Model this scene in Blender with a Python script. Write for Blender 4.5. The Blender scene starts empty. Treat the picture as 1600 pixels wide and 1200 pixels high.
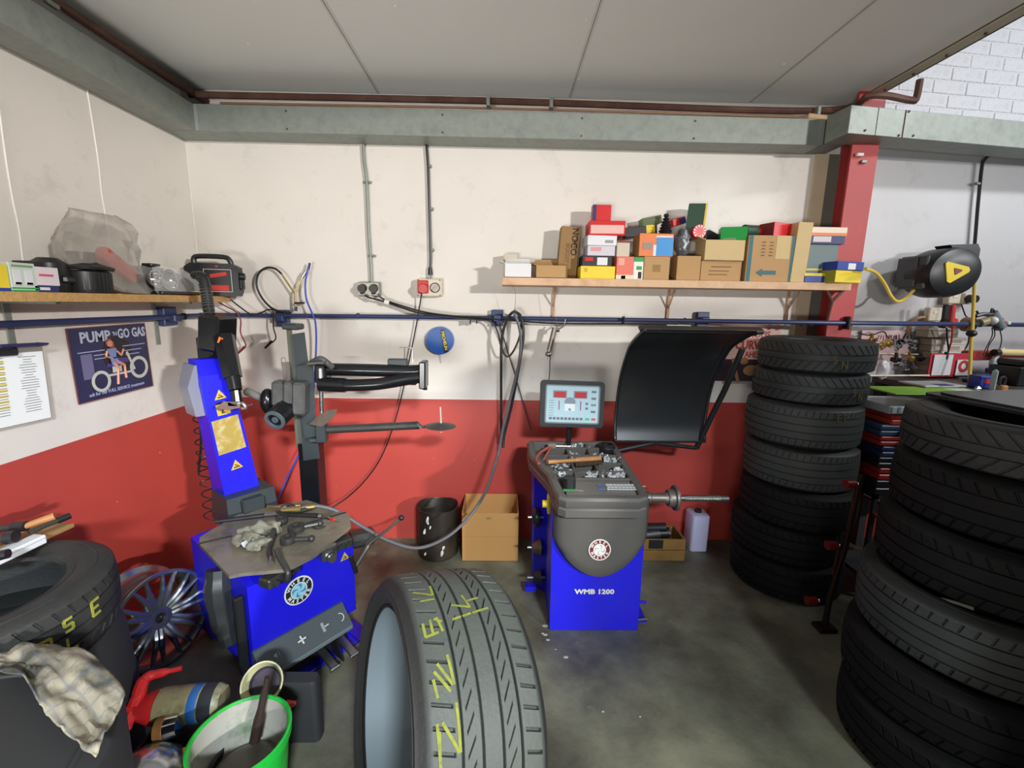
import bpy, bmesh, math, random
from math import radians as rad, sin, cos, pi
from mathutils import Matrix, Vector, noise
random.seed(7)
SC = bpy.context.scene
COL = SC.collection
# ------------------------------------------------------------------ camera
F_PX = 700.0
PITCH, YAW, ROLL = rad(10.25), rad(-1.18), rad(0.9)
EYE = Vector((0, -2.85, 1.6))
_A = Matrix(((cos(YAW), sin(YAW), 0), (-sin(YAW), cos(YAW), 0), (0, 0, 1)))
_B = Matrix(((1, 0, 0), (0, -sin(PITCH), -cos(PITCH)), (0, cos(PITCH), -sin(PITCH))))
_C = Matrix(((cos(ROLL), -sin(ROLL), 0), (sin(ROLL), cos(ROLL), 0), (0, 0, 1)))
W2C = _C @ _B @ _A
cd = bpy.data.cameras.new('camera')
cd.sensor_width = 36
cd.lens = F_PX / 1600 * 36
cd.clip_start = 0.02
cam = bpy.data.objects.new('camera', cd)
COL.objects.link(cam)
_r = Matrix((W2C[0], -W2C[1], -W2C[2])).transposed().to_4x4()
cam.matrix_world = Matrix.Translation(EYE) @ _r
SC.camera = cam
# ------------------------------------------------------------------ world, lights, exposure
SC.view_settings.view_transform = 'Standard'
SC.view_settings.look = 'None'
SC.view_settings.gamma = 1
SC.view_settings.use_curve_mapping = False
SC.view_settings.exposure = 0.0
w = bpy.data.worlds.new('world'); SC.world = w; w.use_nodes = True
w.node_tree.nodes['Background'].inputs[0].default_value = (0.72, 0.8, 1.0, 1)
w.node_tree.nodes['Background'].inputs[1].default_value = 0.065


def lamp(name, loc, target, sx, sy, power, color, spread=180):
    l = bpy.data.lights.new(name, 'AREA'); l.shape = 'RECTANGLE'; l.size = sx; l.size_y = sy
    l.energy = power; l.color = color; l.spread = rad(spread)
    o = bpy.data.objects.new(name, l); COL.objects.link(o)
    o.location = loc
    o.rotation_euler = (Vector(target) - Vector(loc)).to_track_quat('-Z', 'Y').to_euler()
    return o


lamp('workshop_tube_light', (5.6, -7.5, 2.92), (-1.2, 0.0, 1.2), 0.45, 0.16, 54, (1.0, 0.97, 0.94), 52)
lamp('ceiling_fill_light', (-1.6, -5.6, 0.7), (-0.7, -1.0, 2.76), 2.2, 0.7, 46, (1.0, 0.99, 0.97), 76)  # added fill, aimed up to brighten the ceiling and left side
lamp('yard_daylight', (1.6, -7.4, 4.1), (-1.2, 0.0, 0.6), 0.8, 0.3, 52, (0.84, 0.93, 1.0), 50)
lamp('right_bay_light', (4.3, -1.3, 2.5), (3.1, 0.1, 1.3), 1.0, 0.15, 17, (0.95, 0.975, 1.0))
lamp('right_bay_high_light', (4.4, -2.2, 3.9), (3.1, 0.0, 2.9), 1.2, 0.15, 26, (0.93, 0.96, 1.0), 110)


# ------------------------------------------------------------------ helpers
def _ray(px, py):
    return W2C.transposed() @ Vector(((px - 800) / F_PX, (py - 600) / F_PX, 1))


def aX(px, py, X):   # point of the place seen there, on a plane X, Y or Z = const
    d = _ray(px, py); return EYE + d * ((X - EYE.x) / d.x)


def aY(px, py, Y=0.0):
    d = _ray(px, py); return EYE + d * ((Y - EYE.y) / d.y)


def aZ(px, py, Z=0.0):
    d = _ray(px, py); return EYE + d * ((Z - EYE.z) / d.z)


T = Matrix.Translation


def Rz(a): return Matrix.Rotation(a, 4, 'Z')
def Rx(a): return Matrix.Rotation(a, 4, 'X')
def Ry(a): return Matrix.Rotation(a, 4, 'Y')


BACK = Matrix(((1, 0, 0, 0), (0, 0, -1, 0), (0, 1, 0, 0), (0, 0, 0, 1)))     # local x right, y up, z out of the back wall
LEFT = Matrix(((0, 0, 1, 0), (1, 0, 0, 0), (0, 1, 0, 0), (0, 0, 0, 1)))      # same for the left wall


def srgb(r, g, b):
    f = lambda c: (c / 255 / 12.92) if c / 255 <= 0.04045 else ((c / 255 + 0.055) / 1.055) ** 2.4
    return (f(r), f(g), f(b), 1)


_mats = {}


def mat(name, col, rough=0.6, metal=0.0, var=0.12, scale=8.0, bump=0.0, bscale=None, alpha=1.0, trans=0.0,
        dirt=None, dirt_amt=0.5, dscale=3.0, spec=0.5, emit=None, coat=0.0):
    if name in _mats:
        return _mats[name]
    m = bpy.data.materials.new(name); m.use_nodes = True
    nt = m.node_tree; N = nt.nodes; L = nt.links
    p = N['Principled BSDF']
    c = srgb(*col)
    tc = N.new('ShaderNodeTexCoord')
    nz = N.new('ShaderNodeTexNoise'); nz.inputs['Scale'].default_value = scale; nz.inputs['Detail'].default_value = 6
    L.new(tc.outputs['Object'], nz.inputs['Vector'])
    mx = N.new('ShaderNodeMix'); mx.data_type = 'RGBA'
    lo = tuple(x * (1 - var) for x in c[:3]) + (1,); hi = tuple(min(1, x * (1 + var)) for x in c[:3]) + (1,)
    mx.inputs[6].default_value = lo; mx.inputs[7].default_value = hi
    L.new(nz.outputs['Fac'], mx.inputs[0])
    out = mx.outputs[2]
    if dirt:
        n2 = N.new('ShaderNodeTexNoise'); n2.inputs['Scale'].default_value = dscale; n2.inputs['Detail'].default_value = 8
        n2.inputs['Roughness'].default_value = 0.65
        L.new(tc.outputs['Object'], n2.inputs['Vector'])
        rp = N.new('ShaderNodeValToRGB'); rp.color_ramp.elements[0].position = 0.5; rp.color_ramp.elements[1].position = 0.72
        rp.color_ramp.elements[0].color = (0, 0, 0, 1); rp.color_ramp.elements[1].color = (dirt_amt,) * 3 + (1,)
        L.new(n2.outputs['Fac'], rp.inputs[0])
        m2 = N.new('ShaderNodeMix'); m2.data_type = 'RGBA'; m2.inputs[7].default_value = srgb(*dirt)
        L.new(rp.outputs[0], m2.inputs[0]); L.new(out, m2.inputs[6]); out = m2.outputs[2]
    L.new(out, p.inputs['Base Color'])
    p.inputs['Roughness'].default_value = rough
    p.inputs['Metallic'].default_value = metal
    p.inputs['Specular IOR Level'].default_value = spec
    p.inputs['Alpha'].default_value = alpha
    p.inputs['Transmission Weight'].default_value = trans
    p.inputs['Coat Weight'].default_value = coat
    if emit:
        p.inputs['Emission Color'].default_value = srgb(*emit[0]); p.inputs['Emission Strength'].default_value = emit[1]
    if bump:
        b = N.new('ShaderNodeBump'); b.inputs['Strength'].default_value = bump; b.inputs['Distance'].default_value = 0.01
        n3 = N.new('ShaderNodeTexNoise'); n3.inputs['Scale'].default_value = bscale or scale * 4; n3.inputs['Detail'].default_value = 5
        L.new(tc.outputs['Object'], n3.inputs['Vector']); L.new(n3.outputs['Fac'], b.inputs['Height'])
        L.new(b.outputs[0], p.inputs['Normal'])
    _mats[name] = m
    return m


class MB:
    """collects world-space geometry; M places what is drawn next"""

    def __init__(s, M=None):
        s.bm = bmesh.new(); s.M = M or Matrix()

    def v(s, p): return s.bm.verts.new(s.M @ Vector(p))

    def f(s, vs):
        try:
            return s.bm.faces.new(vs)
        except ValueError:
            return None

    def box(s, c, d, R=None, bev=0.0, seg=1):
        R = R or Matrix()
        r = bmesh.ops.create_cube(s.bm, size=1, matrix=s.M @ T(c) @ R @ Matrix.Diagonal((d[0], d[1], d[2], 1)))
        if bev:
            es = {e for v in r['verts'] for e in v.link_edges}
            bmesh.ops.bevel(s.bm, geom=list(es), offset=min(bev, min(d) * 0.45), segments=seg, affect='EDGES', profile=0.5)
        return s

    def span(s, a, b, bev=0.0):      # box between two corners
        a, b = Vector(a), Vector(b)
        return s.box((a + b) / 2, [abs(x) for x in (b - a)], bev=bev)

    def loft(s, rings, close=True, caps=True):
        vr = [[s.v(p) for p in r] for r in rings]
        n = len(vr[0])
        for a, b in zip(vr, vr[1:]):
            for i in range(n if close else n - 1):
                j = (i + 1) % n
                s.f([a[i], a[j], b[j], b[i]])
        if caps:
            s.f(vr[0][::-1]); s.f(vr[-1])
        return s

    def cyl(s, p0, p1, r0, r1=None, seg=16, caps=True):
        r1 = r0 if r1 is None else r1
        p0, p1 = Vector(p0), Vector(p1)
        q = (p1 - p0).to_track_quat('Z', 'Y').to_matrix()
        ring = lambda p, r: [p + q @ Vector((r * cos(2 * pi * i / seg), r * sin(2 * pi * i / seg), 0)) for i in range(seg)]
        return s.loft([ring(p0, r0), ring(p1, r1)], caps=caps)

    def tube(s, pts, r, seg=8, smooth=6, caps=True, closed=False):
        P = [Vector(p) for p in pts]
        if smooth and len(P) > 2:
            Q = []
            n = len(P)
            for i in range(n - 1):
                a = P[max(i - 1, 0)]; b = P[i]; c = P[i + 1]; d = P[min(i + 2, n - 1)]
                for k in range(smooth):
                    t = k / smooth
                    Q.append(0.5 * ((2 * b) + (c - a) * t + (2 * a - 5 * b + 4 * c - d) * t * t + (-a + 3 * b - 3 * c + d) * t ** 3))
            Q.append(P[-1]); P = Q
        rings = []
        up = None
        for i, p in enumerate(P):
            d = (P[min(i + 1, len(P) - 1)] - P[max(i - 1, 0)]).normalized()
            if up is None:
                up = d.orthogonal().normalized()
            up = (up - d * up.dot(d)).normalized()
            w_ = d.cross(up)
            rr = r[min(int(i / len(P) * len(r)), len(r) - 1)] if isinstance(r, (list, tuple)) else r
            rings.append([p + up * rr * cos(2 * pi * k / seg) + w_ * rr * sin(2 * pi * k / seg) for k in range(seg)])
        return s.loft(rings, caps=caps)

    def lathe(s, prof, seg=32, M=None, closed=False, caps=False):
        M = M or Matrix()
        rings = [[M @ Vector((r * cos(2 * pi * i / seg), r * sin(2 * pi * i / seg), z)) for i in range(seg)] for r, z in prof]
        if closed:
            rings.append(rings[0]); 
        return s.loft(rings, caps=caps)

    def prism(s, poly, h, M=None, z0=0.0):
        M = M or Matrix()
        return s.loft([[M @ Vector((x, y, z0)) for x, y in poly], [M @ Vector((x, y, z0 + h)) for x, y in poly]])

    def ball(s, c, r, sc=(1, 1, 1), u=16, v=10, R=None):
        bmesh.ops.create_uvsphere(s.bm, u_segments=u, v_segments=v, radius=r,
                                  matrix=s.M @ T(c) @ (R or Matrix()) @ Matrix.Diagonal((sc[0], sc[1], sc[2], 1)))
        return s

    def text(s, string, size, M, depth=0.001, bold=0.0, align='CENTER', sx=1.0, shear=0.0):
        cu = bpy.data.curves.new('t', 'FONT'); cu.body = string; cu.size = size; cu.extrude = depth
        cu.offset = bold * size; cu.align_x = align; cu.align_y = 'CENTER'; cu.resolution_u = 2; cu.shear = shear
        ob = bpy.data.objects.new('t', cu); COL.objects.link(ob)
        me = bpy.data.meshes.new_from_object(ob)
        me.transform(s.M @ M @ Matrix.Diagonal((sx, 1, 1, 1)))
        s.bm.from_mesh(me)
        bpy.data.objects.remove(ob); bpy.data.meshes.remove(me)
        return s


def rrect(w, h, r, n=4):
    out = []
    for cx, cy, a in ((w / 2 - r, h / 2 - r, 0), (-w / 2 + r, h / 2 - r, 90), (-w / 2 + r, -h / 2 + r, 180), (w / 2 - r, -h / 2 + r, 270)):
        for i in range(n + 1):
            t = rad(a + 90 * i / n)
            out.append((cx + r * cos(t), cy + r * sin(t)))
    return out


def arc(cx, cy, r, a0, a1, n):
    return [(cx + r * cos(rad(a0 + (a1 - a0) * i / n)), cy + r * sin(rad(a0 + (a1 - a0) * i / n))) for i in range(n + 1)]


def thing(name, label, cat, loc=(0, 0, 0), group=None):
    o = bpy.data.objects.new(name, None); COL.objects.link(o); o.empty_display_size = 0.05
    o.location = loc
    o['label'] = label; o['category'] = cat
    if group: o['group'] = group
    return o


def wloc(o):
    v = Vector(o.location)
    while o.parent:
        o = o.parent; v += Vector(o.location)
    return v


STUFFY = {'corner_screws', 'chrome_lines', 'trunking_screws', 'board_screws', 'bolt_heads', 'key_pads', 'print', 'print_lines', 'highlighter_marks', 'chalk_marks', 'cable_ties', 'badge_letters', 'balance_weights',
          'hose_rings', 'drum_ribs', 'dark_strokes', 'white_rays', 'red_bars', 'white_prints', 'red_lettering', 'lettering', 'title', 'model_lettering', 'badge_blades', 'bead_rings', 'rim_edges'}


def obj(name, b, m, parent=None, smooth=True, angle=35, kind=None, label=None, cat=None, group=None, recalc=True, org=None):
    """link the collected shape as ONE mesh object; its origin is the parent's, or the middle of its own base"""
    bm = b.bm
    if recalc:
        bmesh.ops.recalc_face_normals(bm, faces=bm.faces)
    if parent is not None:
        o0 = wloc(parent)
    elif org is not None:
        o0 = Vector(org)
    else:
        xs = [v.co.x for v in bm.verts]; ys = [v.co.y for v in bm.verts]; zs = [v.co.z for v in bm.verts]
        o0 = Vector(((min(xs) + max(xs)) / 2, (min(ys) + max(ys)) / 2, min(zs)))
    bmesh.ops.translate(bm, verts=bm.verts, vec=-o0)
    me = bpy.data.meshes.new(name)
    bm.to_mesh(me); bm.free()
    if smooth:
        me.polygons.foreach_set('use_smooth', [True] * len(me.polygons))
        me.set_sharp_from_angle(angle=rad(angle))
    for mm in (m if isinstance(m, (list, tuple)) else [m]):
        me.materials.append(mm)
    o = bpy.data.objects.new(name, me); COL.objects.link(o)
    if parent is not None:
        o.parent = parent
    else:
        o.location = o0
    if kind or name in STUFFY: o['kind'] = kind or 'stuff'
    if label: o['label'] = label
    if cat: o['category'] = cat
    if group: o['group'] = group
    return o


def dup(root, loc, rot=(0, 0, 0), label=None, scale=None):
    r = root.copy(); COL.objects.link(r); r.location = loc; r.rotation_euler = rot
    if scale: r.scale = scale
    if label: r['label'] = label
    for ch in root.children:
        c = ch.copy(); COL.objects.link(c); c.parent = r
        for g in ch.children:
            d = g.copy(); COL.objects.link(d); d.parent = c
    return r
# ================================================================== the room
XL = -1.863            # left wall
CZ = 2.765             # underside of the mezzanine
ROT = rad(6.3)         # the right bay's wall swings slightly away


def wall_material(name, split, white, red):
    m = bpy.data.materials.new(name); m.use_nodes = True
    nt = m.node_tree; N = nt.nodes; L = nt.links; p = N['Principled BSDF']
    g = N.new('ShaderNodeNewGeometry'); sp = N.new('ShaderNodeSeparateXYZ'); L.new(g.outputs['Position'], sp.inputs[0])
    nz = N.new('ShaderNodeTexNoise'); nz.inputs['Scale'].default_value = 2.2; nz.inputs['Detail'].default_value = 7
    L.new(g.outputs['Position'], nz.inputs['Vector'])
    a = N.new('ShaderNodeMix'); a.data_type = 'RGBA'; a.inputs[6].default_value = srgb(*white)
    a.inputs[7].default_value = srgb(*[int(c * 0.93) for c in white]); L.new(nz.outputs['Fac'], a.inputs[0])
    # scuffs and grime low on the white paint
    n2 = N.new('ShaderNodeTexNoise'); n2.inputs['Scale'].default_value = 5; n2.inputs['Detail'].default_value = 9; n2.inputs['Roughness'].default_value = 0.7
    L.new(g.outputs['Position'], n2.inputs['Vector'])
    rp = N.new('ShaderNodeValToRGB'); rp.color_ramp.elements[0].position = 0.56; rp.color_ramp.elements[1].position = 0.8
    rp.color_ramp.elements[1].color = (0.35, 0.35, 0.35, 1); rp.color_ramp.elements[0].color = (0, 0, 0, 1)
    L.new(n2.outputs['Fac'], rp.inputs[0])
    a2 = N.new('ShaderNodeMix'); a2.data_type = 'RGBA'; a2.inputs[7].default_value = srgb(120, 110, 95)
    L.new(rp.outputs[0], a2.inputs[0]); L.new(a.outputs[2], a2.inputs[6])
    r_ = N.new('ShaderNodeMix'); r_.data_type = 'RGBA'; r_.inputs[6].default_value = srgb(*red)
    r_.inputs[7].default_value = srgb(*[int(c * 0.88) for c in red]); L.new(nz.outputs['Fac'], r_.inputs[0])
    # small chips in the red paint
    vo = N.new('ShaderNodeTexVoronoi'); vo.inputs['Scale'].default_value = 9; L.new(g.outputs['Position'], vo.inputs['Vector'])
    ch = N.new('ShaderNodeMath'); ch.operation = 'LESS_THAN'; ch.inputs[1].default_value = 0.035; L.new(vo.outputs['Distance'], ch.inputs[0])
    r2 = N.new('ShaderNodeMix'); r2.data_type = 'RGBA'; r2.inputs[7].default_value = srgb(215, 150, 140)
    L.new(ch.outputs[0], r2.inputs[0]); L.new(r_.outputs[2], r2.inputs[6])
    lt = N.new('ShaderNodeMath'); lt.operation = 'LESS_THAN'; lt.inputs[1].default_value = split; L.new(sp.outputs['Z'], lt.inputs[0])
    mx = N.new('ShaderNodeMix'); mx.data_type = 'RGBA'
    L.new(lt.outputs[0], mx.inputs[0]); L.new(a2.outputs[2], mx.inputs[6]); L.new(r2.outputs[2], mx.inputs[7])
    L.new(mx.outputs[2], p.inputs['Base Color'])
    p.inputs['Roughness'].default_value = 0.5
    b = N.new('ShaderNodeBump'); b.inputs['Strength'].default_value = 0.35; b.inputs['Distance'].default_value = 0.012
    n3 = N.new('ShaderNodeTexNoise'); n3.inputs['Scale'].default_value = 3.0; n3.inputs['Detail'].default_value = 10
    L.new(g.outputs['Position'], n3.inputs['Vector']); L.new(n3.outputs['Fac'], b.inputs['Height']); L.new(b.outputs[0], p.inputs['Normal'])
    return m


M_WALL = wall_material('painted_render', 0.978, (232, 225, 216), (196, 74, 64))
M_WALL2 = wall_material('painted_brick', 0.5, (206, 204, 204), (200, 60, 52))
M_GALV = mat('galvanised_steel', (140, 146, 138), 0.5, 0.35, 0.18, 30, dirt=(110, 116, 112), dirt_amt=0.5, dscale=12)
M_RUST = mat('rusty_brown_paint', (84, 52, 42), 0.7, 0.1, 0.3, 14, dirt=(140, 110, 90), dirt_amt=0.5)
M_REDP = mat('red_steel_paint', (176, 52, 52), 0.5, 0.0, 0.1, 6)
M_CEIL = mat('ceiling_board_paint', (220, 222, 217), 0.75, 0, 0.04, 2)
M_BRASSY = mat('brass', (190, 165, 105), 0.35, 0.9, 0.1, 20)
M_WHITEP = mat('white_plastic', (225, 222, 212), 0.45, 0, 0.04)

b = MB(); b.span((XL - 0.1, 0, -0.05), (2.2, 0.12, 4.2)); obj('wall_back', b, M_WALL, kind='structure')
b = MB(); b.span((XL - 0.12, 0.1, -0.05), (XL, -5.5, 4.2))
wl = obj('wall_left', b, M_WALL, kind='structure')
# shallow vertical plaster ridges where the blocks meet
for yy, z0, z1 in ((-0.62, 1.62, 2.5), (-1.02, 1.62, 2.3)):
    b = MB(); b.tube([(XL + 0.001, yy + random.uniform(-.006, .006), z0 + (z1 - z0) * i / 6) for i in range(7)], 0.0035, 6)
    obj('plaster_ridge', b, mat('ridge_paint', (232, 226, 218), 0.55), wl)
b = MB(); b.tube([(XL + 0.001, -0.002, 1.0), (XL + 0.002, -0.003, 1.8), (XL + 0.002, -0.002, 2.5)], 0.003, 6)
obj('plaster_ridge', b, mat('ridge_paint', (232, 226, 218)), wl)


# right bay wall: painted brick courses above the trunking
RW = T((2.0, -0.03, 0)) @ Rz(ROT)
b = MB(RW); b.span((0, 0.012, -0.05), (3.2, 0.14, 4.4))
wr = obj('wall_right', b, M_WALL2, kind='structure', org=(2.0, 0, 0))
M_BRICK = mat('white_painted_brick', (204, 204, 208), 0.55, 0, 0.03, 6, bump=0.9, bscale=45, dirt=(170, 165, 168), dirt_amt=0.4, dscale=20)
bb = MB(); bb.box((0, 0, 0), (0.224, 0.02, 0.071), bev=0.004)
me_b = [None]
cnt = 0
for row in range(16):
    for k in range(13):
        x = 0.08 + k * 0.228 + (0.114 if row % 2 else 0); z = 2.68 + row * 0.075
        if not me_b[0]:
            o = obj('brick', bb, M_BRICK, wr, org=None); me_b[0] = o.data
            o.data.transform(T(wloc(wr)))
        else:
            o = bpy.data.objects.new('brick', me_b[0]); COL.objects.link(o); o.parent = wr
        pos = RW @ Vector((x, 0.018 + random.uniform(-0.001, 0.001), z))
        o.location = pos - wloc(wr); o.rotation_euler = (random.uniform(-.02, .02), 0, ROT + random.uniform(-.006, .006))


def floor_material():
    m = bpy.data.materials.new('worn_concrete'); m.use_nodes = True
    nt = m.node_tree; N = nt.nodes; L = nt.links; p = N['Principled BSDF']
    g = N.new('ShaderNodeNewGeometry')
    def nz(s, d=8, r=0.6):
        n = N.new('ShaderNodeTexNoise'); n.inputs['Scale'].default_value = s; n.inputs['Detail'].default_value = d; n.inputs['Roughness'].default_value = r
        L.new(g.outputs['Position'], n.inputs['Vector']); return n
    a = nz(1.7, 9, 0.62); rp = N.new('ShaderNodeValToRGB')
    e = rp.color_ramp.elements
    e[0].position = 0.36; e[0].color = srgb(68, 66, 56); e[1].position = 0.68; e[1].color = srgb(140, 141, 118)
    x = e.new(0.5); x.color = srgb(104, 104, 88)
    L.new(a.outputs['Fac'], rp.inputs[0])
    c = nz(14, 6); r2 = N.new('ShaderNodeValToRGB'); r2.color_ramp.elements[0].position = 0.62; r2.color_ramp.elements[1].position = 0.75
    r2.color_ramp.elements[0].color = (0, 0, 0, 1); r2.color_ramp.elements[1].color = (0.35,) * 3 + (1,)
    L.new(c.outputs['Fac'], r2.inputs[0])
    mx = N.new('ShaderNodeMix'); mx.data_type = 'RGBA'; mx.inputs[7].default_value = srgb(168, 165, 140)
    L.new(r2.outputs[0], mx.inputs[0]); L.new(rp.outputs[0], mx.inputs[6])
    L.new(mx.outputs[2], p.inputs['Base Color'])
    rr = N.new('ShaderNodeMapRange'); rr.inputs[3].default_value = 0.32; rr.inputs[4].default_value = 0.7; L.new(a.outputs['Fac'], rr.inputs[0])
    L.new(rr.outputs[0], p.inputs['Roughness'])
    b = N.new('ShaderNodeBump'); b.inputs['Strength'].default_value = 0.25; b.inputs['Distance'].default_value = 0.01
    n3 = nz(30); L.new(n3.outputs['Fac'], b.inputs['Height']); L.new(b.outputs[0], p.inputs['Normal'])
    return m


b = MB(); b.span((XL - 0.12, 0.6, -0.12), (5.2, -8, 0)); obj('floor', b, floor_material(), kind='structure')

# mezzanine ceiling: boards with a visible joint between each
b = MB(); b.span((XL, 0.0, CZ + 0.014), (1.99, -4.2, CZ + 0.12)); ce = obj('ceiling', b, mat('mezzanine_deck', (90, 86, 80)), kind='structure')
xs = [XL + 0.03, -0.73, 0.363, 1.41, 1.985]
for x0, x1 in zip(xs, xs[1:]):
    b = MB(); b.span((x0 + 0.002, -0.02, CZ), (x1 - 0.002, -4.19, CZ + 0.013), bev=0.0015); obj('ceiling_board', b, M_CEIL, ce)
    if x0 > -1:
        b = MB(); b.span((x0 - 0.012, -0.03, CZ - 0.0012), (x0 + 0.012, -4.19, CZ)); obj('joint_strip', b, mat('joint_strip_paint', (206, 208, 202), 0.7), ce)
        b = MB(); b.span((x0 - 0.0016, -0.03, CZ - 0.0022), (x0 + 0.0016, -4.19, CZ - 0.001)); obj('joint_line', b, mat('joint_line_dark', (128, 126, 116), 0.8), ce)
b = MB()
for x, y in ((-0.45, -.8), (0.55, -.9), (0.38, -.25), (1.35, -.45), (1.2, -0.95), (-1.2, -.5), (0.33, -.75)):
    b.cyl((x, y, CZ - 0.003), (x, y, CZ), 0.006, seg=8)
obj('board_screws', b, M_WHITEP, ce)

# folded steel edge of the mezzanine over the right bay
b = MB(); b.span((1.985, 0.0, CZ - 0.012), (2.05, -4.2, CZ - 0.004)); b.span((2.042, 0, CZ - 0.012), (2.05, -4.2, CZ + 0.14))
te = obj('trim_1', b, mat('beige_edge_steel', (176, 168, 146), 0.6, 0.1, 0.1, 5), kind='structure')
b = MB()
for i in range(22):
    b.cyl((2.022, -0.25 - i * 0.17, CZ - 0.018), (2.022, -0.25 - i * 0.17, CZ - 0.012), 0.007, seg=6)
obj('bolt_heads', b, M_RUST, te)
b = MB(); b.span((2.05, 0, CZ - 0.006), (2.062, -4.2, CZ + 0.02)); obj('edge_lip', b, M_RUST, te)

# galvanised trunking along the walls
b = MB(); b.span((XL, -0.001, 2.5), (1.78, -0.16, 2.637), bev=0.002)
t1 = obj('trim_2', b, M_GALV, kind='structure')
b = MB(); b.span((XL + 0.16, -0.158, 2.503), (XL + 0.185, -0.163, 2.634)); obj('joint_strap', b, mat('bright_galvanised', (178, 182, 176), 0.45, 0.6), t1)
b = MB(); b.span((1.755, -0.158, 2.503), (1.782, -0.163, 2.634)); obj('joint_strap', b, mat('bright_galvanised', (0, 0, 0)), t1)
b = MB()
for x in (-1.2, -0.35, 0.42, 1.05):
    b.cyl((x, -0.161, 2.61), (x, -0.165, 2.61), 0.005, seg=8); b.cyl((x, -0.161, 2.52), (x, -0.165, 2.52), 0.005, seg=8)
obj('trunking_screws', b, M_RUST, t1)
b = MB(); b.span((XL, -0.165, 2.5), (XL + 0.165, -4.6, 2.637), bev=0.002)
t2 = obj('trim_3', b, M_GALV, kind='structure')
b = MB(); b.span((XL, -0.16, 2.637), (XL + 0.01, -4.6, 2.70)); b.span((XL, 0, 2.637), (1.8, -0.012, 2.72))
obj('trim_4', b, mat('white_gap_paint', (224, 214, 208), 0.6), kind='structure')
# trunking that steps out round the column and runs on along the right bay
RB = T((1.785, -0.345, 0)) @ Rz(rad(8))
b = MB(RB); b.span((0, 0, 2.5), (3.0, 0.15, 2.636), bev=0.002)
t3 = obj('trim_5', b, M_GALV, kind='structure')
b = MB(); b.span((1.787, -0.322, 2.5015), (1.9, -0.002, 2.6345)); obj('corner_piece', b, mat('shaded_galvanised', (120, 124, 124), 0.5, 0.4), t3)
for xj in (0.165, 0.33):
    b = MB(RB); b.span((xj, -0.003, 2.5), (xj + 0.004, 0, 2.636)); obj('lid_joint', b, M_RUST if xj > .3 else M_GALV, t3)
b = MB(RB)
for x, z in ((0.1, 2.52), (0.31, 2.51), (0.40, 2.515), (0.35, 2.63)):
    b.cyl((x, -0.004, z), (x, 0, z), 0.006, seg=8)
obj('trunking_screws', b, M_RUST, t3)

# red H-section column
b = MB()
b.span((1.925, -0.2, 0), (2.075, -0.187, CZ)); b.span((1.996, -0.187, 0), (2.004, -0.01, CZ))
co = obj('trim_6', b, M_REDP, kind='structure')
b = MB(); b.span((1.925, -0.018, 0), (2.075, -0.003, 2.5)); obj('rear_flange', b, mat('grey_green_steel', (112, 116, 106), 0.6, 0.2), co)
b = MB(); b.span((1.85, -0.02, 0.98), (1.925, 0.0, 2.5)); obj('wall_pad', b, mat('beige_boxing', (206, 190, 160), 0.7), co)
b = MB(); b.box((1.965, -0.21, 2.44), (0.04, 0.02, 0.018), bev=0.004); obj('cable_clip', b, M_WHITEP, co)
b = MB(); b.box((1.995, -0.208, 2.405), (0.03, 0.014, 0.018), bev=0.003); obj('cable_clip', b, M_GALV, co)

# brown pipe round the top of the walls
b = MB()
b.tube([(-1.72, -4.4, 2.69), (-1.72, -0.16, 2.705), (-1.70, -0.11, 2.705), (-1.6, -0.10, 2.705), (0.0, -0.10, 2.71), (1.75, -0.10, 2.70), (1.93, -0.28, 2.71), (2.16, -0.26, 2.70), (2.19, -0.26, 2.71), (2.195, -0.26, 2.80)], 0.017, 8, smooth=8)
pp = obj('brown_steel_pipe', b, M_RUST, label='brown painted steel pipe running round the top of the walls under the ceiling', cat='pipe')
for p in (aY(763, 160, -.12), aY(861, 163, -.12), aY(1276, 175, -.12), (-1.72, -0.9, 2.70)):
    b = MB(); b.box(p, (0.02, 0.05, 0.05), bev=0.003); obj('pipe_clip', b, M_GALV, pp)
b = MB(); b.tube([(-1.6, -0.075, 2.675), (0, -0.075, 2.683), (1.75, -0.075, 2.675)], 0.006, 6); obj('thin_cable', b, mat('tan_cable', (150, 110, 80), 0.6), pp)
# yellowish lump of timber packing on the trunking end
b = MB(); b.box((1.74, -0.1, 2.652), (0.13, 0.1, 0.03), Rz(0.2), bev=0.006)
obj('timber_packer', b, mat('raw_timber', (205, 170, 130), 0.7, 0, 0.2, 20), label='small raw timber packer on top of the trunking beside the red column', cat='wood block')
# ================================================================== pipes, cables and fittings on the walls
M_BLUE = mat('navy_pipe_paint', (46, 58, 98), 0.42, 0.1, 0.2, 25)
M_BLK = mat('black_rubber_cable', (30, 29, 30), 0.45, 0, 0.1)
M_BLKP = mat('black_plastic', (30, 31, 33), 0.4, 0, 0.15, 20)
M_GREYC = mat('grey_hose', (88, 88, 92), 0.5)
M_STEEL = mat('bare_steel', (165, 165, 162), 0.3, 0.95, 0.15, 20)
M_CHROME = mat('chrome', (215, 215, 220), 0.12, 1.0, 0.05)

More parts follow.
